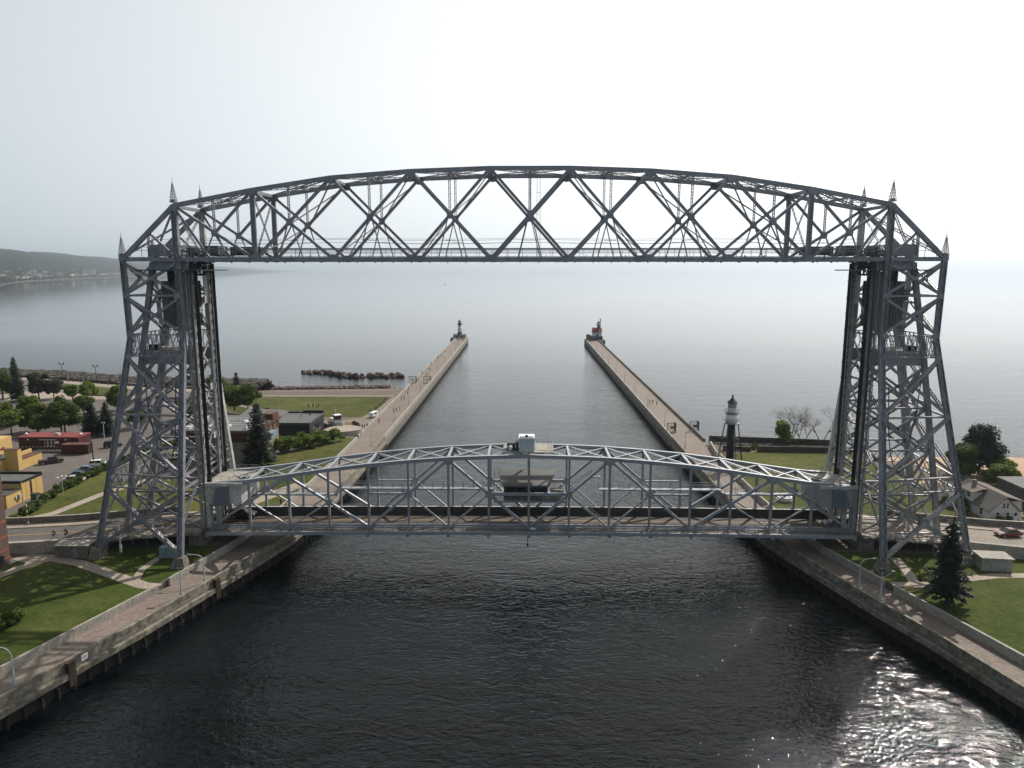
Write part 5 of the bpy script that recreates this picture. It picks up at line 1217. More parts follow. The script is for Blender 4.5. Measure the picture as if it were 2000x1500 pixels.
for k, (a, b_) in enumerate(zip([(-300, 347), (-254, 333), (-219, 325), (-176, 308), (-130, 302)], [(-254, 333), (-219, 325), (-176, 308), (-130, 302), (-112, 300)])):
    mb = MB(); mb.add([(a[0], a[1] - 9, 4.0), (b_[0], b_[1] - 9, 4.0), (b_[0], b_[1], 4.9), (a[0], a[1], 4.9), (b_[0], b_[1] + 16, -1), (a[0], a[1] + 16, -1)], ((0, 1, 2, 3), (3, 2, 4, 5))); struct('shore_bank', mb, 'riprap')
rubble('riprap', 'band of grey brown riprap boulders along the lakewalk shore at the left', [(-300, 347), (-254, 333), (-219, 325), (-176, 308), (-130, 302), (-113, 301)], 3400, .5, 1.15, lambda d: (4.6 + .5 * (1 - abs(d))) if d < .2 else 5.1 - (d - .2) * 6, 10, seed=2)
rubble('shore_rocks', 'line of dark rocks at the waterline below the gravel beach', [(-122, 306), (-105, 309), (-88, 310.5), (-62, 314)], 420, .4, 1.1, lambda d: .35 + .2 * d, 1.6, 'rock', seed=3)
rubble('flood_wall_rocks', 'grey stones at the lake side of the dark wall on the right bank', [(52, 196.5), (86, 191)], 200, .2, .4, lambda d: 4.05, 1.0, 'riprap', seed=4)

# ================================================================ buildings
def bld(name, label, loc, rz=0, cat='building'): return thing(name, label, cat, loc, rz)
def wnd(parent, x, y, z, w, h, ax, m='glass', fr='white', out=1, name='window', cross=True):
    """window on a wall: ax 'x' means the wall faces +-y (width along x); out is the outward sign"""
    f = MB(); t_ = .09
    def bx(mb_, u0, u1, v0, v1, d0, d1):
        if ax == 'x': mb_.b2(x + u0, x + u1, y + out * d0, y + out * d1, z + v0, z + v1)
        else: mb_.b2(x + out * d0, x + out * d1, y + u0, y + u1, z + v0, z + v1)
    bx(f, -w / 2 - t_, w / 2 + t_, h, h + t_, .0, .07); bx(f, -w / 2 - t_, w / 2 + t_, -t_, 0, .0, .09)
    bx(f, -w / 2 - t_, -w / 2, 0, h, .0, .07); bx(f, w / 2, w / 2 + t_, 0, h, .0, .07)
    if cross: bx(f, -w / 2, w / 2, h / 2 - .03, h / 2 + .03, .02, .06)
    o = part(name, f, fr, parent, local=True)
    g = MB(); bx(g, -w / 2, w / 2, 0, h, .005, .02); part('pane', g, m, o, local=True); return o
# brick building at the left edge
b = bld('brick_building', 'tall brown brick building with red brick bands at the left picture edge', (-87.4, 111.3, 4))
mb = MB(); mb.b2(-20, 0, -30, 0, -.5, 17.0); part('wall', mb, 'brick', b, local=True)
for z in (1.2, 2.6, 4.8, 7.4, 11.2, 14.2):
    mb = MB(); mb.b2(-20.02, .03, -30, .03, z, z + .28); part('brick_band', mb, 'brick_red', b, local=True)
mb = MB(); mb.b2(-20.1, .15, -30, .15, 17.0, 17.4); part('coping', mb, 'concrete', b, local=True)
for y in (-6, -14):
    for z in (6, 10.5): wnd(b, 0, y, z, 1.6, 2.0, 'y')
mb = MB(); mb.b2(.02, .5, -2.6, -2.0, 1.0, 2.0); mb.b2(.02, .9, -2.4, -2.2, 2.0, 2.2); part('wall_unit', mb, 'steel_dark', b, local=True)
# yellow buildings
b = bld('yellow_building', 'low mustard yellow building with black flat roof and dark drainpipe beside the brick building', (-107.6, 143, 4))
mb = MB(); mb.b2(-16, 0, 0, 6.4, -.2, 4.2); mb.b2(-15.6, -.4, .3, 6.1, 4.2, 4.21); w_ = part('wall', mb, 'yellow', b, local=True)
mb = MB(); mb.b2(-16, -.35, .35, 6.05, 4.21, 4.28); part('roof', mb, 'roofgrey', b, local=True)
mb = MB()
for q in ((-16.1, .1, 6.1, 6.5, 3.95, 4.75), (-16.1, -.1, -.1, .3, 3.95, 4.5), (-.25, .06, .3, 6.1, 3.98, 4.45)): mb.b2(*q)
part('parapet', mb, 'black', b, local=True)
mb = MB(); mb.b2(-16, -.1, -4.6, -.02, -.2, 2.7); part('low_wing', mb, 'yellow', b, local=True)
mb = MB(); mb.b2(-16, -.05, -4.7, -.1, 2.7, 2.85); part('low_roof', mb, 'roofblack', b, local=True)
mb = MB(); mb.b2(.01, .14, 2.6, 2.9, 0, 3.9); part('drainpipe', mb, 'black', b, local=True)
for y in (1.2, 4.4):
    mb = MB(); mb.b2(.005, .03, y, y + .05, 0, 4.0); part('wall_joint', mb, 'stone', b, local=True)
mb = MB(); mb.b2(.0, .35, -1.3, -.7, 1.0, 2.0); mb.b2(-.09, .12, -2.1, -1.8, 1.2, 1.8); part('meter_box', mb, 'steel_light', b, local=True)
b = bld('yellow_restaurant', 'mustard yellow building with a roof deck of tables and umbrellas above the left car park', (-124.5, 171, 4), .0)
mb = MB(); mb.b2(-3.4, -.6, -4.6, 4.0, -.2, 2.4); mb.b2(-3.6, -.4, -4.8, -3.4, -.2, 5.2); mb.b2(-3.4, -3.1, -3.4, 4, 2.4, 3.4); part('wall', mb, 'yellow', b, local=True)
mb = MB(); mb.b2(-3.7, -.35, -4.9, -3.3, 5.2, 5.32); mb.b2(-3.5, -.5, -3.3, 4.1, 2.4, 2.5); part('coping', mb, 'redbrown', b, local=True)
mb = MB(); mb.b2(-20, -3.6, -8, -1, 2.9, 3.15); part('roof_deck', mb, 'roofgrey', b, local=True)
mb = MB(); mb.b2(-20, -3.7, -1.4, -1.1, -.2, 2.9); mb.b2(-3.9, -3.65, -8, -1, -.2, 2.9); part('shaded_wall', mb, 'yellow', b, local=True)
mb = MB(); mb.b2(-20, -9.5, -1, 6, -.2, 6.2); part('tall_block', mb, 'yellow', b, local=True)
mb = MB(); mb.tube((-6.8, -8.2, 0), (-6.8, -8.2, 3.6), .16, .16, 8); part('vent_pipe', mb, 'galv', b, local=True)
mb = MB(); mb.b2(-6.3, -4.7, -9.6, -8.4, 0, 1.2); part('roof_unit', mb, 'white', b, local=True)
mb = MB()
for z in (3.6, 4.1): mb.b2(-20, -3.7, -8.0, -7.95, z, z + .05)
for k in range(11): mb.b2(-20 + k * 1.6, -19.94 + k * 1.6, -8.0, -7.94, 3.15, 4.15)
part('deck_railing', mb, 'black', b, local=True)
um = [('red', -8.0, -3.0), ('teal', -6.2, -4.6), ('red', -5.6, -2.2), ('teal', -9.6, -5.0), ('redbrown', -7.0, -6.2)]
for i, (c, x, y) in enumerate(um):
    t = thing('parasol', ['closed red parasol at the left of the roof deck', 'blue grey parasol in the middle of the roof deck', 'red parasol near the deck corner', 'grey blue parasol at the far end of the roof deck', 'dark red parasol at the deck railing'][i], 'parasol', (-124.5 + x, 171 + y, 7.15), 0, 'parasols on the roof deck')
    mb = MB(); mb.tube((0, 0, 0), (0, 0, 2.2), .04, .04, 6); part('pole', mb, 'black', t, local=True)
    mb = MB(); mb.lathe((0, 0, 1.5), [(1.1, 0), (.5, .4), (.05, .75)], 8); part('canopy', mb, c, t, local=True)
# red container restaurant
b = bld('container_restaurant', 'long oxide red restaurant built of shipping containers with white window frame and steps', (-130.4, 186.0, 4))
mb = MB(); mb.b2(-8.5, 8.0, 0, 5.5, -.1, 3.4); part('wall', mb, 'darkred', b, local=True)
mb = MB(); mb.b2(-8.6, 8.1, -.1, 5.6, 3.4, 3.75); part('roof', mb, 'red', b, local=True)
mb = MB()
for k in range(34): x = -8.3 + k * .48; mb.b2(x, x + .07, -.06, -.005, .2, 3.3)
part('cladding_rib', mb, 'darkred', b, local=True)
mb = MB(); mb.b2(-2.2, 2.4, -1.4, -.1, 3.1, 3.2); part('awning', mb, 'steel_dark', b, local=True)
for k in range(3): wnd(b, -.9 + k * .95, 0, 1.2, .7, 1.7, 'x', out=-1)
mb = MB(); mb.b2(1.6, 2.6, -.12, -.02, 1.9, 2.6); part('notice_board', mb, 'white', b, local=True)
mb = MB()
for k in range(16): mb.b2(-7.6 + k * .95, -7.2 + k * .95, -.1, -.02, .9, 1.02)
part('light_strip', mb, 'white', b, local=True)
for x in (-5.8, 4.6):
    mb = MB(); mb.lathe((x, -.12, 3.0), [(.05, -.22), (.24, 0), (.05, .22)], 10); part('globe_lamp', mb, 'white', b, local=True)
mb = MB(); mb.lathe((-7.6, 2, 4.1), [(.1, -.35), (.5, 0), (.1, .4)], 10); mb.lathe((7.4, 2, 4.1), [(.1, -.35), (.55, 0), (.1, .4)], 10); mb.b2(.2, 1.3, 2, 3, 3.75, 4.3); part('roof_unit', mb, 'galv', b, local=True)
mb = MB(); mb.b2(-3, 5.4, -2.4, -.2, .25, .4); part('porch', mb, 'steel_light', b, local=True)
mb = MB()
for z in (.8, 1.2): mb.b2(-3, 5.4, -2.4, -2.35, z, z + .05)
for k in range(12): mb.b2(-3 + k * .76, -2.94 + k * .76, -2.4, -2.35, .4, 1.25)
part('porch_railing', mb, 'black', b, local=True)
o = bld('shipping_container', 'plain dark red shipping container at the right end of the red restaurant', (-121.0, 183.2, 4), .06, 'container')
mb = MB(); mb.b2(-3.6, 3.3, -1.3, 1.3, .1, 2.6); part('body', mb, 'darkred', o, local=True)
mb = MB()
for k in range(22): x = -3.5 + k * .31; mb.b2(x, x + .1, -1.34, -1.295, .25, 2.45)
part('rib', mb, 'darkred', o, local=True)
mb = MB(); mb.b2(-3.6, 3.3, -1.3, 1.3, 2.6, 2.66); part('roof', mb, 'redbrown', o, local=True)
mb = MB(); mb.b2(3.31, 3.36, -.05, .05, .2, 2.5); mb.b2(3.31, 3.37, -1.2, -1.1, .2, 2.5); part('door_bar', mb, 'black', o, local=True)
# visitor centre
b = bld('visitor_centre', 'dark grey flat roofed visitor centre with a stepped roof beside the park', (-69, 207, 3.6))
ang = math.atan2(0.1, 10)
mb = MB(); mb.prism([(-5.2, -7.3), (5.5, -7.0), (5.2, 8.6), (-5.5, 8.0)], -.5, 5.0); part('wall', mb, 'darkwall', b, local=True)
mb = MB(); mb.prism([(-4.9, -6.9), (5.2, -6.6), (4.9, 8.2), (-5.2, 7.6)], 5.0, 5.05); part('roof', mb, 'roofgrey', b, local=True)
mb = MB(); mb.b2(-5.4, 5.7, -7.45, -7.0, 4.7, 5.3); mb.b2(5.2, 5.7, -7, 8.6, 4.7, 5.3); mb.b2(-5.6, 5.4, 8.3, 8.7, 4.9, 5.5); part('parapet', mb, 'greywall', b, local=True)
mb = MB(); mb.b2(-1, 5.4, 8.1, 8.28, 5.3, 5.9); part('roof_screen', mb, 'black', b, local=True)
mb = MB(); mb.prism([(-16, -4), (-5.6, -7.5), (-5.6, 9), (-9, 16), (-22, 18)], -.5, 4.5); part('low_wing', mb, 'greywall', b, local=True)
mb = MB(); mb.prism([(-18.8, -3.8), (-5.8, -7.2), (-5.8, 8.8), (-9.1, 15.7), (-21.7, 17.7)], 4.5, 4.56); part('low_roof', mb, 'roofgrey', b, local=True)
for k in range(3): wnd(b, 5.5, -3.4 + k * 2.3, 2.2, 1.9, 1.4, 'y', fr='black', cross=False)
mb = MB(); mb.b2(5.55, 5.62, -5.5, 4.0, 1.5, 1.62); part('sill', mb, 'concrete', b, local=True)
mb = MB(); mb.lathe((0, 3, 5.05), [(.5, 0), (.5, .06), (.05, .1), (.04, 1.6)], 8); mb.b2(-.05, .05, 2.2, 3.8, 6.4, 6.48); mb.lathe((1.9, 5.5, 5.05), [(.3, 0), (.3, .4)], 8); part('roof_antenna', mb, 'steel_dark', b, local=True)
# stone museum behind the spruce
b = bld('museum', 'stone museum with arched windows, red brown cornice and white roof railings behind the tall spruce', (-74.6, 178, 4))
mb = MB(); mb.b2(-12, 6.6, -9.5, 9, -.5, 6.8); part('wall', mb, 'stone', b, local=True)
mb = MB(); mb.b2(-12.2, 6.8, -9.7, 9.2, 6.8, 9.0); part('upper_storey', mb, 'darkred', b, local=True)
mb = MB(); mb.b2(-12.7, 7.3, -10.2, 9.7, 9.0, 9.5); part('cornice', mb, 'redbrown', b, local=True)
mb = MB(); mb.b2(-12.2, 6.8, -9.8, 9.2, 9.5, 9.7); part('roof', mb, 'roofgrey', b, local=True)
mb = MB(); mb.b2(5.4, 6.9, -9.95, -9.5, 0, 9); mb.b2(6.62, 7.0, -9.6, -8.9, 0, 9); part('corner_pillar', mb, 'yellow', b, local=True)
mb = MB(); mb.b2(4.5, 7.2, 3.5, 8, 9.7, 11.2); part('roof_turret', mb, 'redbrown', b, local=True)
mb = MB(); mb.b2(6.85, 8.2, -1, 3, 5.6, 7.2); part('bay', mb, 'teal', b, local=True)
def arch(x, y, z, w, h):
    f = MB(); n = 10; vs = []
    for rr, d in ((w / 2 + .35, 0), (w / 2, 0)):
        vs += [(x + rr * math.cos(math.pi * k / n), y - .12, z + h + rr * math.sin(math.pi * k / n)) for k in range(n + 1)]
    fs = [(k, n + 1 + k, n + 2 + k, k + 1) for k in range(n)]
    f.add(vs, fs); f.b2(x - w / 2 - .35, x - w / 2, y - .12, y - .02, z, z + h); f.b2(x + w / 2, x + w / 2 + .35, y - .12, y - .02, z, z + h); a_o = part('arched_window', f, 'concrete', b, local=True)
    g = MB(); g.add([(x - w / 2, y - .02, z), (x + w / 2, y - .02, z)] + [(x + w / 2 * math.cos(math.pi * k / n), y - .02, z + h + w / 2 * math.sin(math.pi * k / n)) for k in range(n + 1)], [tuple(range(n + 3))]); part('pane', g, 'glass', a_o, local=True)
for x in (-10, -6.4, -2.8, .8): arch(x, -9.5, .3, 1.5, 1.9); arch(x, -9.5, 3.9, 1.5, 1.2)
for k in range(5): wnd(b, 6.6, -7 + k * 3.2, 1.2, 1.2, 2.2, 'y', fr='concrete'); wnd(b, 6.8, -7 + k * 3.2, 7.2, 1.0, 1.3, 'y', fr='yellow')
mb = MB()
for (xa, ya, xb, yb) in ((-12, -9.2, 5, -9.2), (-12, -4, 3, -4), (-12, 2, 1, 2), (5, -9.2, 2, 4), (-3, -9.2, -6, 4), (-9, -9, -10, 4)):
    for z in (10.0, 10.5): mb.beam((xa, ya, z), (xb, yb, z), .1, .1)
    for k in range(8): t = k / 7; mb.b2(xa + (xb - xa) * t - .05, xa + (xb - xa) * t + .05, ya + (yb - ya) * t - .05, ya + (yb - ya) * t + .05, 9.7, 10.6)
part('roof_railing', mb, 'white', b, local=True)
mb = MB()
for k in range(7): mb.box((-10 + k * 2.3, -7 + (k * 5) % 9, 9.95), (1.2, .8, .5), .3 * k)
part('roof_hatch', mb, 'white', b, local=True)
# curved wall of the ship display
t = thing('curved_wall', 'curved pale concrete wall below the white tugboat beside the left promenade', 'wall', (-56, 208, 3))
for k in range(12):
    a0, a1 = -2.6 + k * .19, -2.6 + (k + .96) * .19
    q = [(-56.5 + r_ * math.cos(a), 210.5 + r_ * math.sin(a)) for r_, a in ((6.2, a0), (6.2, a1), (5.8, a1), (5.8, a0))]
    mb = MB(); mb.prism(q, 2.9, 5.2); part('wall_section', mb, 'concrete', t)
mb = MB(); mb.prism([(-56.5 + 5.7 * math.cos(a * .3), 210.5 + 5.7 * math.sin(a * .3)) for a in range(21)], 3.0, 4.6); part('terrace', mb, 'path', t)
mb = MB(); mb.prism([(-61 + 6.6 * math.cos(a * .3), 222 + 5.0 * math.sin(a * .3)) for a in range(21)], 2.99, 3.2); tag(mb.obj('flower_bed', 'flower'), 'oval bed of brown and green planting around the white tugboat', 'flower bed')
# tugboat on display
t = thing('tugboat', 'small white tugboat with brown cabin displayed on land in the planted ring', 'boat', (-61.2, 220.5, 3.2), -.95)
hull = MB(); st = [(-5.2, 1.2, 1.5), (-4.0, 1.7, 1.4), (0, 1.9, 1.35), (3, 1.5, 1.6), (4.8, .7, 2.0), (5.8, .08, 2.4)]
vs = []
for x, w, z in st: vs += [(x, -w, z), (x, -w * .8, .6), (x * .95, 0, .1), (x, w * .8, .6), (x, w, z)]
fs = []
for i in range(len(st) - 1):
    for k in range(4): fs.append((i * 5 + k, i * 5 + k + 1, (i + 1) * 5 + k + 1, (i + 1) * 5 + k))
fs += [(0, 4, 3, 2, 1)]; hull.add(vs, fs); part('hull', hull, 'white', t, local=True)
mb = MB(); mb.add([(x, s_ * w * .95, z - .12) for x, w, z in st for s_ in (-1, 1)], [(2 * i, 2 * i + 2, 2 * i + 3, 2 * i + 1) for i in range(len(st) - 1)]); part('deck', mb, 'redbrown', t, local=True)
mb = MB(); mb.b2(-3, 1.6, -1.1, 1.1, 1.3, 2.5); part('cabin', mb, 'white', t, local=True)
mb = MB(); mb.b2(-.2, 1.8, -.95, .95, 2.5, 3.9); wh = part('wheelhouse', mb, 'redbrown', t, local=True)
mb = MB(); mb.b2(-.4, 2.0, -1.1, 1.1, 3.9, 4.0); part('wheelhouse_roof', mb, 'white', t, local=True)
for y in (-.6, 0, .6): mb = MB(); mb.b2(1.8, 1.83, y - .25, y + .25, 3.0, 3.6); part('window', mb, 'glass', wh, local=True)
mb = MB(); mb.tube((-1.6, 0, 2.5), (-1.6, 0, 4.4), .4, .38, 10); part('funnel', mb, 'red', t, local=True)
mb = MB(); mb.tube((-.6, 0, 4), (-.6, 0, 6.4), .05, .03, 6); mb.b2(-.62, -.58, -.7, .7, 5.4, 5.46); part('mast', mb, 'white', t, local=True)
# sheds
for (x, y, rz, lab, w, d) in ((-78.6, 115.1, .0, 'small grey concrete shed with pale flat roof beside the left tower foot', 5.6, 3.0), (75.6, 112.2, -.12, 'small grey concrete shed with pale flat roof on the right lawn behind the spruce', 4.6, 3.0)):
    b = bld('utility_shed', lab, (x, y, 4), rz, 'shed')
    mb = MB(); mb.b2(-w / 2, w / 2, -d / 2, d / 2, 0, 2.1); part('wall', mb, 'concrete_dark' if x < 0 else 'concrete', b, local=True)
    mb = MB(); mb.b2(-w / 2 - .2, w / 2 + .2, -d / 2 - .2, d / 2 + .2, 2.1, 2.26); part('roof', mb, 'concrete', b, local=True)
    mb = MB(); mb.b2(.3, 1.1, -d / 2 - .03, -d / 2 - .002, .05, 1.9); part('door', mb, 'steel', b, local=True)
b = bld('electrical_cabinet', 'pale blue electrical cabinet under the left tower', (-62.3, 114.2, 4), 0, 'cabinet')
mb = MB(); mb.b2(-1.2, 1.2, -.6, .6, .15, 2.0); part('body', mb, 'teal', b, local=True)
mb = MB(); mb.b2(-.03, .03, -.63, -.61, .25, 1.9); mb.b2(-1.3, 1.3, -.7, .7, 0, .15); part('door_seam', mb, 'steel_dark', b, local=True)
# green bins and post near the yellow building
for (x, y, lab, c, sz) in ((-97.5, 128.5, 'low pale green planter box at the pavement by the left edge', 'green_metal', (1.8, 1.0, .9)), (-103.6, 141.2, 'teal portable cabin at the corner of the yellow building', 'green_metal', (1.2, 1.2, 2.3))):
    b = thing('box', lab, 'box', (x, y, 4)); mb = MB(); mb.b2(-sz[0] / 2, sz[0] / 2, -sz[1] / 2, sz[1] / 2, 0, sz[2]); part('body', mb, c, b, local=True)
    mb = MB(); mb.b2(-sz[0] / 2 - .06, sz[0] / 2 + .06, -sz[1] / 2 - .06, sz[1] / 2 + .06, sz[2], sz[2] + .1); part('lid', mb, 'concrete' if sz[2] < 1 else 'black', b, local=True)
b = thing('barrier_gate', 'upright red and white striped traffic barrier arm by the road at the left', 'barrier', (-94.6, 126.4, 4.2))
mb = MB(); mb.b2(-.3, .3, -.25, .25, 0, 1.3); part('housing', mb, 'steel', b, local=True)
for k in range(9): mb = MB(); mb.b2(-.07, .07, -.32, -.26, 1.2 + k * .55, 1.2 + (k + 1) * .55 - .01); part('stripe', mb, 'red' if k % 2 else 'white', b, local=True)
b = thing('barrier_gate', 'short upright white barrier arm beside the left tower foot', 'barrier', (-71.6, 116.3, 4.0))
mb = MB(); mb.b2(-.15, .15, -.15, .15, 0, 1.4); part('post', mb, 'white', b, local=True)
mb = MB(); mb.b2(-.12, .12, -.05, .05, 1.4, 5.0); part('arm', mb, 'white', b, local=True)
# house on the right
b = bld('house', 'pale two storey house with brown hipped and gabled roof behind the road at the right', (92.2, 139.5, 4), .0)
def roofslab(poly, th=.14):
    m_ = MB(); n = len(poly); m_.add([tuple(p) for p in poly] + [(p[0], p[1], p[2] - th) for p in poly], [tuple(range(n)), tuple(range(2 * n - 1, n - 1, -1))] + [(i, n + i, n + (i + 1) % n, (i + 1) % n) for i in range(n)]); return m_
x0, x1, y0, y1, he, hr, xr = -2.9, 2.6, -5.2, 6.8, 2.3, 5.0, -.1
mb = MB(); mb.b2(x0, x1, y0, y1, -.2, he); mb.add([(x0, y0, he), (x1, y0, he), (xr, y0, hr)], ((0, 1, 2),)); mb.add([(x0, y1, he), (x1, y1, he), (xr, y1, hr)], ((0, 2, 1),)); mb.b2(1.2, x1 + .9, y0 + .7, y1, -.2, 3.9)
w_ = part('wall', mb, 'offwhite', b, local=True)
part('roof', roofslab([(x0 - .35, y0 - .35, he - .28), (xr, y0 - .35, hr + .04), (xr, y1 + .3, hr + .04), (x0 - .35, y1 + .3, he - .28)]), 'shingle_dark', b, local=True)
part('roof', roofslab([(x1 + .35 + .9, y0 + .3, 3.95), (x1 + 1.25, y1 + .3, 3.95), (xr, y1 + .3, hr + .06), (xr, y0 - .3, hr + .06)]), 'shingle', b, local=True)
part('roof', roofslab([(x1 + .3, y0 - .35, he - .2), (x1 + .3, y0 + .7, he - .2), (xr, y0 + .7, hr), (xr, y0 - .35, hr)]), 'shingle', b, local=True)
mb = MB(); mb.b2(-3.0, -.6, .2, 4.0, 1.8, 4.2); do = part('dormer_wall', mb, 'offwhite', b, local=True)
part('dormer_roof', roofslab([(-3.4, -.1, 4.15), (-1.2, -.1, 4.9), (0, -.1, 4.8), (0, 4.3, 4.8), (-1.2, 4.3, 4.9), (-3.4, 4.3, 4.15)]), 'shingle', b, local=True)
wnd(b, -3.0, 1.6, 2.9, 1.2, .9, 'y', out=-1)
mb = MB(); mb.b2(-1.5, -.9, 2.6, 3.3, 4.0, 6.0); part('chimney', mb, 'stone', b, local=True)
for xx, zz, ww, hh in ((-1.4, .7, .55, 1.1), (.5, .7, .55, 1.1), (-.35, 2.7, .45, 1.0), (.35, 2.7, .45, 1.0)): wnd(b, xx, y0, zz, ww, hh, 'x', out=-1)
wnd(b, x0, 2.6, .5, 1.5, 1.5, 'y', out=-1); wnd(b, x0, -2.6, .6, .8, 1.3, 'y', out=-1)
mb = MB(); mb.b2(1.7, 2.4, y0 - .05, y0 - .003, .1, 1.9); d_ = part('door', mb, 'white', b, local=True)
mb = MB(); mb.b2(1.8, 2.3, y0 - .07, y0 - .052, 1.1, 1.8); part('door_pane', mb, 'glass', d_, local=True)
mb = MB(); mb.b2(x0 - 2.6, x0, 3.2, 8.2, -.2, 2.4); part('side_wing', mb, 'offwhite', b, local=True)
part('wing_roof', roofslab([(x0 - 2.9, 2.9, 2.4), (x0 + .6, 2.9, 3.9), (x0 + .6, 8.6, 3.9), (x0 - 2.9, 8.6, 2.4)]), 'shingle', b, local=True)
b = bld('dark_house', 'dark blue grey flat roofed house cut off by the right edge of the picture', (105.0, 147.5, 4))
mb = MB(); mb.b2(-3.2, 6, -4, 4, -.2, 3.7); part('wall', mb, 'greywall', b, local=True)
mb = MB(); mb.b2(-3.4, 6.3, -4.2, 4.2, 3.7, 4.0); part('roof', mb, 'roofgrey', b, local=True)
wnd(b, -1.8, -4, 1.6, .9, 1.3, 'x', out=-1); wnd(b, .8, -4, 1.6, .9, 1.3, 'x', out=-1)
flat('path_house', [(96, 131.5), (97.5, 136), (104, 135), (112, 131.5)], 4.02, 'path')
flat('patio_house', [(89.5, 131.3), (95, 131.2), (96, 134.0), (91, 133.9)], 4.024, 'concrete_dark')

# ================================================================ lighthouses
t = thing('lighthouse', 'small white lighthouse with black lantern at the end of the left pier', 'lighthouse', (-48.4, 519, 3))
mb = MB(); mb.prism([(-4.5, -9), (5.4, -9), (5.9, 3), (3, 9), (-3.5, 9), (-6.6, 3), (-6.6, -4)], -5, .4); part('pier_head', mb, 'concrete_dark', t, local=True)
mb = MB(); mb.prism([(-4.6, -2.5), (-2.8, -3.4), (2.6, -3.4), (4.4, -2.5), (4.8, 3), (-4.8, 3)], .4, 3.2); part('base', mb, 'concrete', t, local=True)
mb = MB(); mb.b2(-2.6, -1.2, -3.46, -3.41, .45, 2.0); mb.b2(1.4, 2.7, -3.46, -3.41, .45, 2.3); mb.b2(-.5, .3, -3.5, -3.41, .4, 3.4); part('door', mb, 'black', t, local=True)
mb = MB(); mb.lathe((0, 0, 3.2), [(1.75, 0), (1.7, 1.1)], 16); part('tower_foot', mb, 'black', t, local=True)
mb = MB(); mb.lathe((0, 0, 4.3), [(1.6, 0), (1.2, 5.2)], 16); tw_ = part('tower', mb, 'white', t, True, local=True)
mb = MB(); mb.b2(-.25, .25, -1.5, -1.3, 6.7, 7.2); part('window', mb, 'glass', tw_, local=True)
mb = MB(); mb.lathe((0, 0, 9.4), [(1.2, 0), (1.9, .6), (1.9, .75)], 16); part('gallery', mb, 'black', t, local=True)
mb = MB()
for k in range(12): a = k * .5236; mb.tube((1.85 * math.cos(a), 1.85 * math.sin(a), 10.1), (2.1 * math.cos(a), 2.1 * math.sin(a), 11.0), .03, .03, 4)
for k in range(12): a, a2 = k * .5236, (k + 1) * .5236; mb.tube((2.1 * math.cos(a), 2.1 * math.sin(a), 11.0), (2.1 * math.cos(a2), 2.1 * math.sin(a2), 11.0), .03, .03, 4)
part('gallery_rail', mb, 'black', t, local=True)
mb = MB(); mb.lathe((0, 0, 10.15), [(1.2, 0), (1.2, 1.1)], 12); part('lantern_wall', mb, 'black', t, local=True)
mb = MB(); mb.lathe((0, 0, 11.25), [(1.1, 0), (1.1, 1.0)], 12); part('lantern_glass', mb, 'white', t, local=True)
mb = MB(); mb.lathe((0, 0, 12.2), [(1.4, 0), (1.1, .35), (.35, .9), (.15, 1.3), (.03, 1.9)], 12); part('lantern_roof', mb, 'black', t, local=True)
t = thing('lighthouse', 'red roofed white fog signal lighthouse with tall pipe at the end of the right pier', 'lighthouse', (50.6, 507, 3))
mb = MB(); mb.prism([(-8.6, -9), (.5, -9), (3.8, -5), (5.6, -3.5), (5.4, 5), (2, 10), (-4.5, 10), (-8.6, 4)], -5, .3); part('pier_head', mb, 'concrete_dark', t, local=True)
mb = MB(); mb.prism([(-4.9, -4.2), (3.2, -4.2), (3.9, -2.5), (3.9, 4), (-4.2, 4), (-5.2, 0)], .3, 3.0); part('base', mb, 'greywall', t, local=True)
mb = MB(); mb.prism([(-7.8, -1), (-5, -4.6), (-5, 3), (-7, 3)], .3, 4.0); part('stair_wall', mb, 'concrete_dark', t, local=True)
mb = MB(); mb.b2(-3.2, 3.0, -3.0, 3.6, 3.0, 5.7); wl_ = part('wall', mb, 'white', t, local=True)
mb = MB(); mb.b2(-.7, .8, -3.06, -3.01, 3.2, 4.8); mb.b2(-2.4, -1.8, -3.06, -3.01, 4.2, 5.2); mb.b2(1.9, 2.3, -3.06, -3.01, 4.2, 5.2); part('window', mb, 'glass', wl_, local=True)
mb = MB()
def gable(mb_, xa, xb, ya, yb, z0_, z1_, ax):
    if ax == 'x': xm = (xa + xb) / 2; mb_.add([(xa, ya, z0_), (xb, ya, z0_), (xb, yb, z0_), (xa, yb, z0_), (xm, ya, z1_), (xm, yb, z1_)], ((0, 1, 4), (1, 2, 5, 4), (2, 3, 5), (3, 0, 4, 5), (0, 3, 2, 1)))
    else: ym = (ya + yb) / 2; mb_.add([(xa, ya, z0_), (xb, ya, z0_), (xb, yb, z0_), (xa, yb, z0_), (xa, ym, z1_), (xb, ym, z1_)], ((0, 1, 5, 4), (1, 2, 5), (2, 3, 4, 5), (3, 0, 4), (0, 3, 2, 1)))
gable(mb, -3.5, 3.3, -3.3, 3.9, 5.7, 8.9, 'y'); gable(mb, -3.9, .5, -3.4, 1.0, 5.7, 8.2, 'x'); part('roof', mb, 'red', t, local=True)
mb = MB(); gable(mb, -.9, 1.1, -3.7, -1, 5.8, 7.4, 'x'); part('dormer', mb, 'steel_dark', t, local=True)
mb = MB(); mb.lathe((.9, 0, 8.2), [(1.0, 0), (.9, 2.6)], 8); part('tower', mb, 'steel_dark', t, local=True)
mb = MB(); mb.lathe((.9, 0, 10.8), [(1.3, 0), (1.6, .1), (1.6, .3)], 8)
for k in range(8): a = k * .785; mb.tube((.9 + 1.6 * math.cos(a), 1.6 * math.sin(a), 11.1), (.9 + 1.7 * math.cos(a), 1.7 * math.sin(a), 12.0), .04, .04, 4)
part('gallery', mb, 'steel_dark', t, local=True)
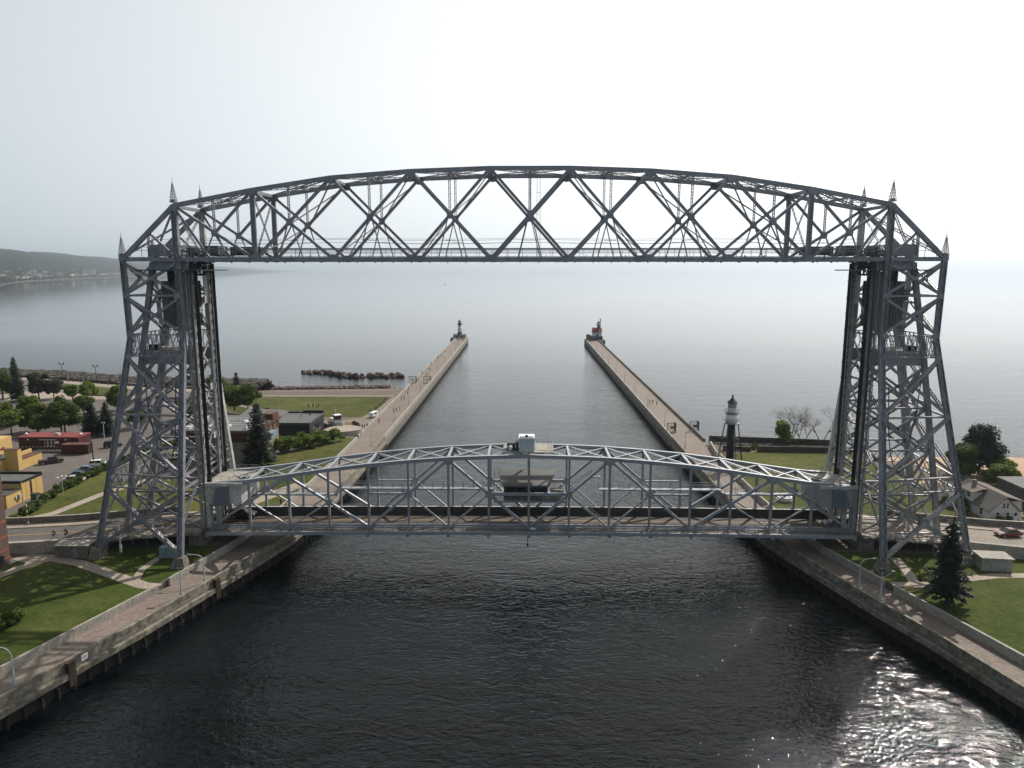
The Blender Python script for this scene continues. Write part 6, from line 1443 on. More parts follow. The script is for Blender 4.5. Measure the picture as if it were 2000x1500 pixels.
mb = MB(); mb.lathe((.9, 0, 11.1), [(.8, 0), (.8, .8)], 8); part('lantern_glass', mb, 'white', t, local=True)
mb = MB(); mb.lathe((.9, 0, 12.4), [(1.0, 0), (.4, .7), (.1, 1.0), (.03, 1.6)], 8); mb.lathe((.9, 0, 11.9), [(.9, 0), (.9, .5)], 8); part('lantern_roof', mb, 'redbrown', t, local=True)
mb = MB(); mb.tube((2.3, 1, 8), (2.3, 1, 14.4), .3, .3, 8); mb.lathe((2.3, 1, 14.4), [(.3, 0), (.5, .3), (.3, .8)], 8); part('pipe', mb, 'redbrown', t, local=True)
# black iron lighthouse tower
t = thing('iron_lighthouse', 'black iron lighthouse column with white lantern house on a braced frame beside the right pier', 'lighthouse', (50.7, 176.0, 4))
mb = MB(); mb.tube((0, 0, 0), (0, 0, 10.4), .95, .95, 20); part('column', mb, 'black', t, True, local=True)
for k in range(8):
    a = k * math.pi / 4 + .2; mb = MB(); r0, r1 = 3.3, 1.75; p, q = Vector((r0 * math.cos(a), r0 * math.sin(a), 0)), Vector((r1 * math.cos(a), r1 * math.sin(a), 10.3)); mb.tube(p, q, .085, .07, 6); part('leg', mb, 'black', t, local=True)
for z in (3.0, 6.2):
    mb = MB(); r_ = 3.3 - 1.55 * z / 10.3
    for k in range(8):
        a, a2 = k * math.pi / 4 + .2, (k + 1) * math.pi / 4 + .2
        mb.tube((r_ * math.cos(a), r_ * math.sin(a), z), (r_ * math.cos(a2), r_ * math.sin(a2), z), .05, .05, 5); mb.tube((r_ * math.cos(a), r_ * math.sin(a), z), (.9 * math.cos(a), .9 * math.sin(a), z + .1), .05, .05, 5)
        r2 = 3.3 - 1.55 * (z - 3) / 10.3; mb.tube((r_ * math.cos(a), r_ * math.sin(a), z), (r2 * math.cos(a2), r2 * math.sin(a2), z - 3), .028, .028, 4)
    part('brace_ring', mb, 'black', t, local=True)
mb = MB(); mb.lathe((0, 0, 10.3), [(1.9, 0), (2.15, .1), (2.15, .22)], 20); part('lower_gallery', mb, 'steel', t, local=True)
mb = MB(); mb.lathe((0, 0, 10.5), [(1.55, 0), (1.45, 2.4)], 20); part('watch_room', mb, 'white', t, True, local=True)
mb = MB(); mb.lathe((0, 0, 12.9), [(1.5, 0), (1.75, .12), (1.75, .28)], 20); part('upper_gallery', mb, 'steel_dark', t, local=True)
for z, r_ in ((10.5, 2.1), (13.15, 1.7)):
    mb = MB()
    for k in range(16):
        a, a2 = k * math.pi / 8, (k + 1) * math.pi / 8; mb.tube((r_ * math.cos(a), r_ * math.sin(a), z), (r_ * math.cos(a), r_ * math.sin(a), z + 1.0), .025, .025, 4)
        for zz in (.5, 1.0): mb.tube((r_ * math.cos(a), r_ * math.sin(a), z + zz), (r_ * math.cos(a2), r_ * math.sin(a2), z + zz), .025, .025, 4)
    part('gallery_rail', mb, 'steel', t, local=True)
mb = MB(); mb.lathe((0, 0, 13.15), [(1.15, 0), (1.12, 1.2)], 16); part('lantern_wall', mb, 'white', t, local=True)
mb = MB(); mb.lathe((0, 0, 14.35), [(1.0, 0), (1.0, 1.3)], 16); part('lantern_glass', mb, 'teal', t, local=True)
mb = MB()
for k in range(10): a = k * .628; mb.b2(1.05 * math.cos(a) - .04, 1.05 * math.cos(a) + .04, 1.05 * math.sin(a) - .04, 1.05 * math.sin(a) + .04, 14.35, 15.65)
part('glazing_bar', mb, 'white', t, local=True)
mb = MB(); mb.lathe((0, 0, 15.65), [(1.35, 0), (1.3, .12), (.25, 1.15), (.18, 1.45), (.3, 1.65), (.12, 1.9), (.03, 2.2)], 16); part('lantern_roof', mb, 'black', t, local=True)

# ================================================================ street furniture
def lamp(x, y, z, h, arm, lab, group=None, thick=1.0, head=None, rz=0):
    t = thing('street_lamp', lab, 'lamp post', (x, y, z), rz, group)
    mb = MB(); mb.tube((0, 0, 0), (0, 0, .7), .17 * thick, .13 * thick, 8); mb.tube((0, 0, .7), (0, 0, h * .78), .1 * thick, .065 * thick, 8); part('pole', mb, 'galv', t, local=True)
    if head == 'flood':
        mb = MB(); mb.tube((0, 0, h * .78), (0, 0, h), .065, .06, 8); mb.tube((0, 0, h * .8), (1.8, 0, h * .92), .04, .04, 6); part('arm', mb, 'galv', t, local=True)
        mb = MB(); mb.b2(-.5, -.1, -.2, .2, h, h + .3); mb.b2(.1, .5, -.2, .2, h, h + .3); mb.b2(1.6, 2.0, -.2, .2, h * .92, h * .92 + .25); part('floodlight', mb, 'steel_dark', t, local=True)
        return t
    pts = [(0, 0, h * .78)] + [(arm * (1 - math.cos(a)), 0, h * .78 + h * .2 * math.sin(a)) for a in (.3, .7, 1.1, 1.57)] + [(arm * 1.7, 0, h * .985)]
    mb = MB(); mb.path(pts, .045 * thick, 6); part('arm', mb, 'galv', t, local=True)
    mb = MB(); mb.b2(*sorted((arm * 1.65, arm * 2.1)), -.13, .13, h * .965, h * 1.0); part('lamp_head', mb, 'steel', t, local=True)
    return t
lamp(-62.2, 76.9, 3, 5.6, -1.2, 'tall curved lamp post nearest the camera on the left promenade', thick=1.3)
lamp(-54.0, 101.5, 3, 4.4, -1, 'floodlight post on the left promenade in front of the tower foot', thick=1.5, head='flood')
lamp(-52.7, 106.6, 3, 4.8, -1.2, 'curved lamp post just behind the floodlight post on the left promenade', thick=1.3)
lamp(51.9, 101.0, 3, 5.2, -1, 'floodlight post beside the right promenade parapet below the tower', thick=1.5, head='flood', rz=.2)
lamp(51.2, 106.3, 3, 5.0, 1.2, 'curved lamp post just behind the floodlight post on the right promenade', thick=1.3)
for i, y in enumerate([196, 229.5, 259.5, 290, 320, 350, 380, 411, 442, 473, 500]):
    lamp(-44.4 if i else -44.9, y, 3, 5.2, -.9, f'slim lamp post along the left pier parapet, number {i+1} from the bridge', 'lamp posts along the left pier')
for i, y in enumerate([164, 195, 224, 256, 286, 316, 346, 377, 408, 440, 472]):
    lamp(43.7, y, 3, 5.2, .9, f'slim lamp post along the right pier parapet, number {i+1} from the bridge', 'lamp posts along the right pier')
for i, (x, y) in enumerate([(-206.2, 308.6), (-186.8, 301.5), (-167.9, 292.4), (-141, 284)]):
    t = thing('twin_lamp', ['leftmost black twin headed lamp post on the lakewalk', 'second black twin headed lamp post on the lakewalk from the left', 'black twin lamp post beside the left tower leg on the lakewalk', 'black twin lamp post seen through the left tower on the lakewalk'][i], 'lamp post', (x, y, 4), 0, 'black twin lamps on the lakewalk')
    mb = MB(); mb.tube((0, 0, 0), (0, 0, 7.4), .14, .10, 8); mb.tube((-.9, 0, 7.1), (.9, 0, 7.1), .07, .07, 6); part('pole', mb, 'black', t, local=True)
    for s_ in (-1, 1): mb = MB(); mb.lathe((s_ * .9, 0, 7.15), [(.12, 0), (.3, .3), (.2, .8), (.04, 1.0)], 8); part('lantern', mb, 'black', t, local=True)
for i, (x, y, h) in enumerate([(-123.1, 198.9, 5.0), (-150.5, 219, 5.5), (-173, 216, 5.5), (-188, 245, 5.5)]):
    t = thing('car_park_lamp', ['grey lamp post with twin heads right of the red container', 'grey lamp post in the middle of the tree rows', 'grey lamp post left of the container restaurant trees', 'grey green lamp post at the left edge of the car park'][i], 'lamp post', (x, y, 4), 0, 'grey lamps in the car park')
    mb = MB(); mb.tube((0, 0, 0), (0, 0, h), .11, .09, 8); part('pole', mb, 'galv', t, local=True)
    mb = MB(); mb.b2(-.55, -.1, -.2, .2, h - .3, h); mb.b2(.1, .55, -.2, .2, h - .3, h); part('lamp_head', mb, 'teal', t, local=True)
t = thing('utility_pole', 'brown wooden pole standing by the parked cars', 'pole', (-108.6, 170, 4)); mb = MB(); mb.tube((0, 0, 0), (-.3, 0, 7.2), .17, .12, 8); part('pole', mb, 'bark', t, local=True); mb = MB(); mb.b2(-.5, -.1, -.1, .1, 6.6, 7.1); part('bracket', mb, 'steel', t, local=True)
t = thing('globe_lamp_post', 'thin post with three white globes at the end of the parked cars', 'lamp post', (-101.6, 147, 4))
mb = MB(); mb.tube((0, 0, 0), (0, 0, 4.2), .06, .05, 6); mb.tube((-.9, 0, 3.9), (1.0, 0, 4.2), .03, .03, 5); part('pole', mb, 'galv', t, local=True)
for x, z in ((-.9, 4.0), (0, 4.35), (1.0, 4.4)): mb = MB(); mb.lathe((x, 0, z), [(.05, -.25), (.26, 0), (.05, .25)], 10); part('globe', mb, 'white', t, True, local=True)
# open metal gates on the piers
def gate(x, y, w, lab, m='green_metal'):
    t = thing('pier_gate', lab, 'gate', (x, y, 3), 0, 'metal cage gates on the piers')
    mb = MB()
    for a in (0, w):
        mb.b2(a - .09, a + .09, -.09, .09, 0, 3.0)
    mb.b2(-.09, w + .09, -.09, .09, 2.9, 3.08); mb.b2(-.09, w + .09, -.06, .06, .1, .22); mb.b2(w - .09, w + .09, .1, 2.4, 2.9, 3.05); mb.b2(w - .09, w + .09, 2.3, 2.45, 0, 3.0); part('frame', mb, m, t, local=True)
    mb = MB()
    n = int(w / .28)
    for k in range(1, n): mb.b2(w * k / n - .022, w * k / n + .022, -.03, .03, .2, 2.9)
    for z in (1.0, 1.9): mb.b2(0, w, -.04, .04, z, z + .07)
    for k in range(1, 8): mb.b2(w - .03, w + .03, k * .3 - .02, k * .3 + .02, .2, 2.9)
    part('bars', mb, m, t, local=True)
    mb = MB(); mb.b2(w * .35, w * .75, -.07, -.05, 1.3, 2.0); part('notice', mb, 'red' if x > 0 else 'galv', t, local=True)
gate(-52.2, 309.5, 2.9, 'green metal gate cage at the outer wall of the left pier')
gate(-45.8, 309.5, 2.9, 'green metal gate cage at the canal side of the left pier')
gate(42.6, 214.5, 2.6, 'green metal gate cage with red notice at the canal side of the right pier')
gate(50.0, 216.7, 2.8, 'green metal gate cage with red notice at the outer wall of the right pier')
# wheel monument
t = thing('wheel_monument', 'white spoked wheel lying on a round plinth on the lawn beside the right promenade', 'monument', (53.9, 146.3, 4))
mb = MB(); mb.lathe((0, 0, 0), [(1.75, 0), (1.75, .35)], 24); part('plinth', mb, 'concrete', t, local=True)
mb = MB(); n = 28; vs = []
for r_, z in ((1.5, .36), (1.5, .95), (1.22, .95), (1.22, .36)): vs += [(r_ * math.cos(6.2832 * k / n), r_ * math.sin(6.2832 * k / n), z) for k in range(n)]
mb.add(vs, [((a * n) + k, (a * n) + (k + 1) % n, ((a + 1) % 4 * n) + (k + 1) % n, ((a + 1) % 4 * n) + k) for a in range(4) for k in range(n)]); part('rim', mb, 'white', t, local=True)
for k in range(5): a = k * 1.2566; mb = MB(); mb.beam((0, 0, .8), (1.3 * math.cos(a), 1.3 * math.sin(a), .8), .24, .2); part('spoke', mb, 'white', t, local=True)
mb = MB(); mb.tube((0, 0, .36), (0, 0, 1.0), .3, .3, 10); part('hub', mb, 'white', t, local=True)
# benches
for i, (x, y, rz) in enumerate([(-55.6, 246, 1.4), (-54.9, 252, 1.4), (-54.6, 258, 1.45), (-54.4, 264, 1.5), (-55.0, 270, 1.5), (-98, 250.5, .7), (-93, 247, .7), (-88, 243.5, .7)]):
    t = thing('bench', 'dark bench on the path ' + ('beside the pier along the park lawn edge' if x > -60 else 'crossing the park lawn behind the museum') + ', ' + ['nearest', 'second', 'third', 'fourth', 'farthest', 'leftmost', 'middle', 'rightmost'][i], 'bench', (x, y, 3), rz, 'benches around the park lawn')
    mb = MB(); mb.b2(-.9, .9, -.2, .2, .4, .47); part('seat', mb, 'bark', t, local=True); mb = MB(); mb.b2(-.9, .9, .2, .26, .5, .9); part('backrest', mb, 'bark', t, local=True)
    mb = MB(); mb.b2(-.8, -.7, -.2, .2, 0, .4); mb.b2(.7, .8, -.2, .2, 0, .4); part('leg', mb, 'black', t, local=True)

# ================================================================ vehicles
def car(kind, col, loc, rz, lab, group=None):
    if col not in M: M[col] = mat('car_paint_' + col, CP[col], .28, .03, .5, metal=.0)
    t = thing('parked_car' if kind != 'pickup' else 'pickup_truck', lab, 'car' if kind != 'pickup' else 'pickup truck', loc, rz, group)
    S = {'sedan': dict(st=[(-2.3, .45, .72, .82), (-2.15, .3, .88, .88), (-1.2, .22, .94, .91), (1.0, .22, .93, .91), (1.9, .25, .8, .88), (2.25, .35, .68, .78)], gh=[(-1.75, .92, .02), (-1.0, 1.38, .2), (.25, 1.42, .2), (1.15, .92, .02)]),
         'suv': dict(st=[(-2.3, .45, .95, .86), (-2.25, .35, 1.02, .9), (-1.2, .28, 1.05, .93), (1.0, .28, 1.05, .93), (1.95, .3, .98, .9), (2.3, .4, .8, .82)], gh=[(-2.2, 1.04, .03), (-1.9, 1.68, .16), (.35, 1.72, .16), (1.2, 1.04, .03)]),
         'pickup': dict(st=[(-2.8, .5, 1.0, .9), (-2.7, .42, 1.06, .94), (-1.0, .35, 1.08, .95), (1.2, .35, 1.08, .95), (2.5, .38, 1.02, .93), (2.8, .45, .8, .86)], gh=[(-.75, 1.07, .03), (-.55, 1.75, .14), (.75, 1.77, .14), (1.45, 1.07, .03)])}[kind]
    mb = MB(); vs = []; fs = []
    for x, zb_, zt_, w in S['st']: vs += [(x, -w, zb_ + .1), (x, -w * 1.0, zt_ - .2), (x, -w * .9, zt_), (x, w * .9, zt_), (x, w, zt_ - .2), (x, w, zb_ + .1), (x, w * .8, zb_), (x, -w * .8, zb_)]
    n = len(S['st'])
    for i in range(n - 1):
        for k in range(8): fs.append((i * 8 + k, (i + 1) * 8 + k, (i + 1) * 8 + (k + 1) % 8, i * 8 + (k + 1) % 8))
    fs += [tuple(range(8)), tuple(range((n - 1) * 8 + 7, (n - 1) * 8 - 1, -1))]
    mb.add(vs, fs); body = part('body', mb, col, t, local=True)
    g = S['gh']; mb = MB(); vs = []
    for x, z, ins in g: w = .84; vs += [(x, -(w - ins), z), (x, w - ins, z)]
    a, b_, c, d = [(g[i][0], g[i][1], .84 - g[i][2]) for i in range(4)]
    mb.add([(a[0], -a[2], a[1]), (a[0], a[2], a[1]), (b_[0], -b_[2], b_[1]), (b_[0], b_[2], b_[1]), (c[0], -c[2], c[1]), (c[0], c[2], c[1]), (d[0], -d[2], d[1]), (d[0], d[2], d[1])],
           ((0, 1, 3, 2), (2, 3, 5, 4), (4, 5, 7, 6), (0, 2, 4, 6), (1, 7, 5, 3)))
    part('windows', mb, 'glass', t, local=True)
    mb = MB(); mb.add([(b_[0] - .05, -b_[2] - .01, b_[1] + .01), (b_[0] - .05, b_[2] + .01, b_[1] + .01), (c[0] + .05, c[2] + .01, c[1] + .01), (c[0] + .05, -c[2] - .01, c[1] + .01), (b_[0] + .1, -b_[2] + .1, b_[1] + .06), (b_[0] + .1, b_[2] - .1, b_[1] + .06), (c[0] - .1, c[2] - .1, c[1] + .06), (c[0] - .1, -c[2] + .1, c[1] + .06)], ((7, 6, 5, 4), (0, 4, 5, 1), (1, 5, 6, 2), (2, 6, 7, 3), (3, 7, 4, 0), (0, 1, 2, 3)))
    for s_ in (-1, 1):
        for (x, z, ins), (x2, z2, i2) in ((g[0], g[1]), (g[2], g[3])): mb.beam((x, s_ * (.85 - ins), z), (x2, s_ * (.85 - i2), z2), .07, .09)
        mb.beam(((b_[0] + c[0]) / 2, s_ * .84, g[0][1]), ((b_[0] + c[0]) / 2, s_ * (.85 - g[1][2]), g[1][1]), .07, .08)
    part('roof', mb, col, t, local=True)
    wx = 1.42 if kind != 'pickup' else 1.75; wr = .33 if kind == 'sedan' else .38
    for x in (-wx, wx):
        for s_ in (-1, 1):
            mb = MB(); mb.tube((x, s_ * .72, wr), (x, s_ * .95, wr), wr, wr, 14); w_ = part('wheel', mb, 'tyre', t, local=True)
            mb = MB(); mb.tube((x, s_ * .94, wr), (x, s_ * .965, wr), wr * .62, wr * .55, 10); part('rim', mb, 'chrome', w_, local=True)
    xe = S['st'][-1][0]
    for s_ in (-1, 1):
        mb = MB(); mb.b2(xe - .12, xe + .02, s_ * .5, s_ * .78, .58, .74) if kind == 'sedan' else mb.b2(xe - .12, xe + .02, s_ * .5, s_ * .8, .66, .84); part('headlight', mb, 'lampglass', t, local=True)
        mb = MB(); xb = S['st'][0][0]; mb.b2(xb - .02, xb + .1, s_ * .55, s_ * .8, .62, .78); part('tail_light', mb, 'red', t, local=True)
    if kind == 'pickup':
        mb = MB(); mb.b2(-2.6, -.9, -.8, .8, 1.085, 1.1); part('bed', mb, 'black', t, local=True)
    return t
CP = {'silver': (.42, .42, .42), 'white_car': (.7, .7, .7), 'blue_car': (.03, .05, .085), 'grey_blue': (.12, .15, .19), 'black_car': (.012, .012, .014), 'red_car': (.11, .012, .014), 'grey_car': (.16, .16, .165), 'maroon': (.05, .018, .018), 'yellow_car': (.55, .38, .03)}
G1 = 'cars parked in the left car park'
car('sedan', 'silver', (-105.9, 157.6, 4.0), .22, 'silver white sedan parked nearest the hedge', G1)
car('sedan', 'blue_car', (-107.0, 161.4, 4.0), .22, 'dark blue sedan parked beside the silver one', G1)
car('sedan', 'grey_blue', (-107.8, 165.8, 4.0), .22, 'blue grey car parked between the dark blue sedan and the white wagon', G1)
car('suv', 'white_car', (-107.5, 170.3, 4.0), .22, 'white wagon parked farthest along the hedge', G1)
car('pickup', 'maroon', (-121.5, 173.0, 4.0), .62, 'dark pickup truck beside the mustard yellow building wall')
for i, (x, y, rz, k, c, lab) in enumerate([(-167.5, 250.5, .1, 'suv', 'black_car', 'black wagon parked in front of the bright round tree'), (-173.5, 238, .2, 'sedan', 'black_car', 'black sedan in the open lane of the far car park'), (-150.5, 225.5, 1.4, 'suv', 'black_car', 'dark wagon parked behind the middle car park tree'), (-152.0, 256, .1, 'sedan', 'blue_car', 'dark car near the left tower leg at the plaza'), (-139.5, 219, .0, 'suv', 'black_car', 'black wagon parked beside the dark spruces'), (-104.5, 203, 1.0, 'pickup', 'grey_car', 'grey pickup seen through the left tower'), (-92.2, 178.6, 1.9, 'sedan', 'yellow_car', 'yellow sports car parked in a marked bay behind the left tower'), (-95, 178.8, 1.9, 'sedan', 'blue_car', 'dark sedan parked left of the yellow one behind the left tower'), (-115.5, 190, .6, 'suv', 'black_car', 'black car behind the left tower leg near the hedge'), (-131, 262, .2, 'sedan', 'black_car', 'black sedan in the far lot behind the left tower'), (-127, 256, .2, 'suv', 'grey_car', 'grey wagon in the far lot behind the left tower')]):
    car(k, c, (x, y, 4.0), rz, lab, G1)
car('suv', 'grey_car', (54.6, 123.3, 6.82), math.pi, 'silver grey wagon driving onto the right end of the lift span')
car('suv', 'black_car', (-54.0, 126.4, 6.85), .03, 'dark wagon at the left end of the lift span under the end house')
car('sedan', 'red_car', (85.4, 123.2, 5.27), math.pi + .12, 'red car on the bridge approach at the right edge')
t = thing('van', 'small white van on the plaza beside the tugboat ring', 'van', (-52.6, 236, 3), 1.2)
mb = MB(); mb.prism([(-1.6, -.8), (1.6, -.8), (1.7, 0), (1.6, .8), (-1.6, .8)], .35, 1.9); part('body', mb, 'white', t, local=True)
mb = MB(); mb.b2(1.3, 1.72, -.7, .7, 1.2, 1.75); mb.b2(-.8, .8, -.82, .82, 1.2, 1.7); part('windows', mb, 'glass', t, local=True)
for x in (-1, 1):
    for s_ in (-1, 1): mb = MB(); mb.tube((x, s_ * .6, .32), (x, s_ * .83, .32), .32, .32, 10); part('wheel', mb, 'tyre', t, local=True)

# ================================================================ people
def skinned(nodes, edges, radii, sub=1):
    me = bpy.data.meshes.new('person_body'); me.from_pydata(nodes, edges, []); o = bpy.data.objects.new('person_body', me); COL.objects.link(o)
    mod = o.modifiers.new('skin', 'SKIN'); 
    for v, r_ in zip(me.skin_vertices[0].data, radii): v.radius = (r_, r_)
    me.skin_vertices[0].data[0].use_root = True
    if sub: sm = o.modifiers.new('sub', 'SUBSURF'); sm.levels = sub; sm.render_levels = sub
    dg = bpy.context.evaluated_depsgraph_get(); out = bpy.data.meshes.new_from_object(o.evaluated_get(dg)); bpy.data.objects.remove(o); return out
def figure(step=0.0, arm=.1, bend=0.0, sit=False):
    hip = .92; N = [(0, 0, hip), (0, bend * .3, 1.15), (0, bend * .6, 1.40), (0, bend * .75, 1.50), (0, bend * .8, 1.62), (0, bend * .8, 1.73)]
    Rr = [.13, .12, .13, .055, .085, .08]; E = [(0, 1), (1, 2), (2, 3), (3, 4), (4, 5)]
    for s_ in (-1, 1):
        f = step * s_
        i = len(N); 
        if sit: N += [(s_ * .1, .02, hip - .04), (s_ * .13, .38, hip - .12), (s_ * .13, .36, hip - .5), (s_ * .13, .48, hip - .55)]
        else: N += [(s_ * .1, f * .05, hip - .06), (s_ * .1, f * .28 + .04, .5), (s_ * .1, f * .45 - .02, .09), (s_ * .1, f * .45 + .14, .04)]
        Rr += [.1, .075, .048, .042]; E += [(0, i), (i, i + 1), (i + 1, i + 2), (i + 2, i + 3)]
        i = len(N); yb = bend * .6; N += [(s_ * .19, yb, 1.41), (s_ * .24, yb - f * .12, 1.16), (s_ * .23, yb + .1 - f * .2 + (.25 if sit else 0), .93 + arm * .3 + (.15 if sit else 0)), (s_ * .22, yb + .13 - f * .22 + (.3 if sit else 0), .85 + arm * .3 + (.15 if sit else 0))]
        Rr += [.062, .045, .035, .036]; E += [(2, i), (i, i + 1), (i + 1, i + 2), (i + 2, i + 3)]
    return skinned(N, E, Rr, 1)
SHAPES = [figure(0, .1), figure(.7, .2), figure(-.6, .4), figure(.3, .3, .25), figure(0, .2, .45, True)]
CL = {'white shirt': (.7, .7, .7), 'black clothes': (.015, .015, .018), 'dark blue top': (.03, .05, .11), 'red top': (.35, .04, .04), 'grey top': (.2, .2, .21), 'pale top': (.45, .42, .36), 'green top': (.06, .12, .06)}
for k_, c_ in CL.items(): M['cl_' + k_] = mat('cloth_' + k_.replace(' ', '_'), c_, .9, .1, 5)
M['trousers'] = mat('dark_trousers', (.03, .032, .045), .9, .2, 5); M['hair'] = mat('dark_hair', (.02, .014, .01), .8, .2, 9)
pm = {}
def person(x, y, z, top, pose, rz, lab, group=None, s_=1.0):
    key = (top, pose)
    if key not in pm:
        me = SHAPES[pose].copy(); me.materials.clear()
        for q in ('cl_' + top, 'trousers', 'skin', 'hair'): me.materials.append(M[q])
        sit = pose == 4; hipz = .92
        for p in me.polygons:
            c = p.center; arm_ = abs(c.x) > .2
            if c.z > 1.66 or (c.z > 1.56 and c.y < (.03 if pose < 3 else .18 if pose == 3 else .33)): k = 3
            elif c.z > 1.49: k = 2
            elif arm_ and c.z < 1.12 and pose != 4: k = 2
            elif c.z > hipz + .04: k = 0
            else: k = 1
            p.material_index = k; p.use_smooth = True
        pm[key] = me
    o = bpy.data.objects.new('person', pm[key]); COL.objects.link(o); o.location = (x, y, z + .0); o.rotation_euler = (0, 0, rz); o.scale = (s_, s_, s_); return tag(o, lab, 'person', group)
rp_ = random.Random(21); tops = list(CL)
person(-65.6, 119.4, 6.2, 'white shirt', 1, 1.57, 'person in a white shirt walking on the near sidewalk inside the left tower')
def cyclist(x, y, z, rz, top, lab, lab2):
    t = thing('bicycle', lab2, 'bicycle', (x, y, z), rz)
    for yy in (-.52, .52):
        mb = MB(); n = 16
        for k in range(n): a, a2 = 6.283 * k / n, 6.283 * (k + 1) / n; mb.tube((0, yy + .33 * math.cos(a), .34 + .33 * math.sin(a)), (0, yy + .33 * math.cos(a2), .34 + .33 * math.sin(a2)), .02, .02, 4, caps=False)
        part('wheel', mb, 'tyre', t, local=True)
    mb = MB()
    for p, q in (((0, -.52, .34), (0, -.12, .8)), ((0, -.52, .34), (0, 0, .32)), ((0, 0, .32), (0, -.12, .85)), ((0, -.1, .75), (0, .42, .85)), ((0, 0, .32), (0, .42, .8)), ((0, .52, .34), (0, .4, 1.0)), ((-.25, .42, 1.0), (.25, .42, 1.0))): mb.tube(p, q, .02, .02, 5)
    part('frame', mb, 'black', t, local=True); mb = MB(); mb.b2(-.08, .08, -.25, .02, .85, .92); part('saddle', mb, 'black', t, local=True)
    dx, dy = -math.sin(rz) * -.12, math.cos(rz) * -.12
    person(x + dx, y + dy, z + .02, top, 4, rz, lab)
cyclist(-84.6, 118.6, 5.52, 1.5, 'black clothes', 'cyclist in dark clothes riding on the left approach, the one farther left', 'black bicycle ridden on the left approach, the left one of two')
cyclist(-82.6, 118.9, 5.58, 1.5, 'black clothes', 'cyclist in dark clothes riding on the left approach, the one nearer the tower', 'black bicycle ridden on the left approach, the one nearer the tower')
for i, (x, y, tp, lab) in enumerate([(-52.0, 141.0, 'black clothes', 'person in black standing on the path by the far rail of the lift span'), (-51.2, 141.6, 'red top', 'person in a red top by the far rail of the lift span'), (-50.2, 141.2, 'grey top', 'person in grey beside the red topped one beyond the lift span')]): person(x, y, 3.99 if x < -51.5 else 3.0, tp, i % 3, rp_.uniform(0, 6), lab)
for i, (x, y) in enumerate([(-79.8, 252.3), (-78.3, 252.9), (-77.0, 252.5), (-76.4, 253.5)]): person(x, y, 3.01, ['black clothes', 'black clothes', 'dark blue top', 'grey top'][i], 0, i, f'person {["left of", "second in", "third in", "behind"][i]} the small group standing on the park lawn', 'group on the park lawn')
Gp = 'people strolling on the left pier'
for i, (x, y, tp, ps) in enumerate([(-47.2, 244, 'black clothes', 1), (-46.5, 245.6, 'dark blue top', 2), (-45.7, 247.5, 'black clothes', 0), (-48.6, 268, 'black clothes', 1), (-47.6, 268.4, 'grey top', 2), (-48.3, 281, 'red top', 1), (-49.3, 290, 'black clothes', 0), (-48.8, 226, 'red top', 1), (-52.3, 217.5, 'black clothes', 2), (-51.8, 218.6, 'pale top', 1), (-51.0, 219.0, 'dark blue top', 0), (-49.8, 300, 'black clothes', 0), (-49.2, 316, 'dark blue top', 1), (-47.6, 330, 'black clothes', 1), (-47.0, 332, 'red top', 2), (-50.2, 336, 'grey top', 0), (-49.0, 352, 'black clothes', 1), (-50.3, 371, 'dark blue top', 0), (-48.2, 350, 'white shirt', 2), (-49.9, 396, 'black clothes', 0), (-50.1, 402, 'grey top', 1), (-49.0, 404, 'black clothes', 0), (-45.4, 470, 'dark blue top', 1), (-47.5, 492, 'black clothes', 0), (-46.6, 494, 'grey top', 2), (-44.8, 500, 'black clothes', 0), (-49.8, 428, 'red top', 1)]):
    person(x, y, 3.01, tp, ps, rp_.uniform(0, 6.28), f'tiny person in {tp} on the left pier, number {i+1} going outward'.replace('in red top', 'in a red top').replace('in grey top', 'in a grey top'), Gp)
for i, (x, y, tp) in enumerate([(45.3, 261, 'red top'), (46.5, 261.5, 'dark blue top'), (47.6, 259, 'grey top')]): person(x, y, 3.01, tp, 1 + i % 2, rp_.uniform(0, 6), f'person in a {tp} walking on the right pier, the {["left", "middle", "right"][i]} one of three', 'walkers on the right pier')
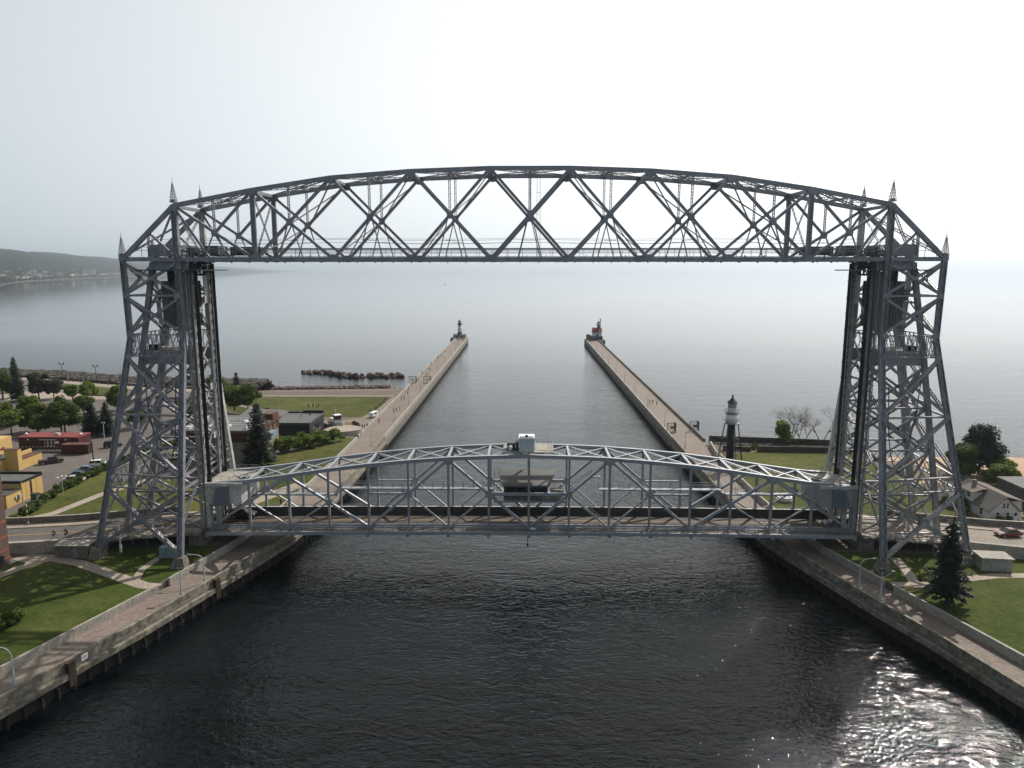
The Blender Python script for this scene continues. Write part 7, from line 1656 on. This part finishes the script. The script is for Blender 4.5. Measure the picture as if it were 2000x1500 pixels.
for i, x in enumerate([-119, -98.5, -96.2, -94.0, -73.0, -70.5, -69.2, -68.2, -80.5, -116, -104, -59]):
    y = 303 + (x + 120) * .12 if x != -116 else 292; zz = max(0.2, 3.01 - (y - 287) / 26 * 3.4)
    person(x, y, zz, tops[i % 7], i % 3, i, f'tiny person in {"a " if "clothes" not in tops[i%7] else ""}{tops[i%7]} on the gravel beach, number {i+1} from a list running left to right'.replace('from a list running left to right', 'along the waterline'), 'people on the gravel beach')
for i, x in enumerate([-212.5, -201, -198.5, -194, -192, -178]): person(x, 309 + (x + 212) * -.42, 4.02, ['red top', 'pale top', 'red top', 'red top', 'pale top', 'red top'][i], 3 if i else 0, i, f'tiny person {["at the left end of", "left of the first twin lamp on", "just right of the first twin lamp on", "sitting midway along", "sitting beside another midway on", "near the second twin lamp on"][i]} the lakewalk', 'people on the lakewalk')
# two distant boats
for x, y, lab in ((-283, 2565, 'tiny sailing boat far out on the lake left of centre'), (889, 3744, 'tiny motor boat far out on the lake right of centre')):
    t = thing('boat', lab, 'boat', (x, y, 0)); mb = MB(); mb.prism([(-4, -1.2), (3, -1.2), (5, 0), (3, 1.2), (-4, 1.2)], -.2, 1.0); part('hull', mb, 'white', t, local=True)
    mb = MB(); mb.b2(-2, 1, -.8, .8, 1.0, 2.4); part('cabin', mb, 'white', t, local=True); mb = MB(); mb.tube((0, 0, 2.4), (0, 0, 11 if x < 0 else 5), .15, .1, 5); part('mast', mb, 'steel_dark', t, local=True)

# ================================================================ haze
HZ = 1.0
mb = MB(); mb.b2(-45000, 45000, -1500, 59000, -6.0, 260.0)
hm = bpy.data.materials.new('air_haze'); hm.use_nodes = True; hn = hm.node_tree.nodes; hn.clear()
ho = hn.new('ShaderNodeOutputMaterial'); hv = hn.new('ShaderNodeVolumePrincipled')
hv.inputs['Color'].default_value = (0.80, 0.90, 1.0, 1); hv.inputs['Density'].default_value = 9.5e-5; hv.inputs['Anisotropy'].default_value = 0.6
hm.node_tree.links.new(hv.outputs[0], ho.inputs['Volume']); M['haze'] = hm
tag(mb.obj('haze', 'haze'), kind='stuff')
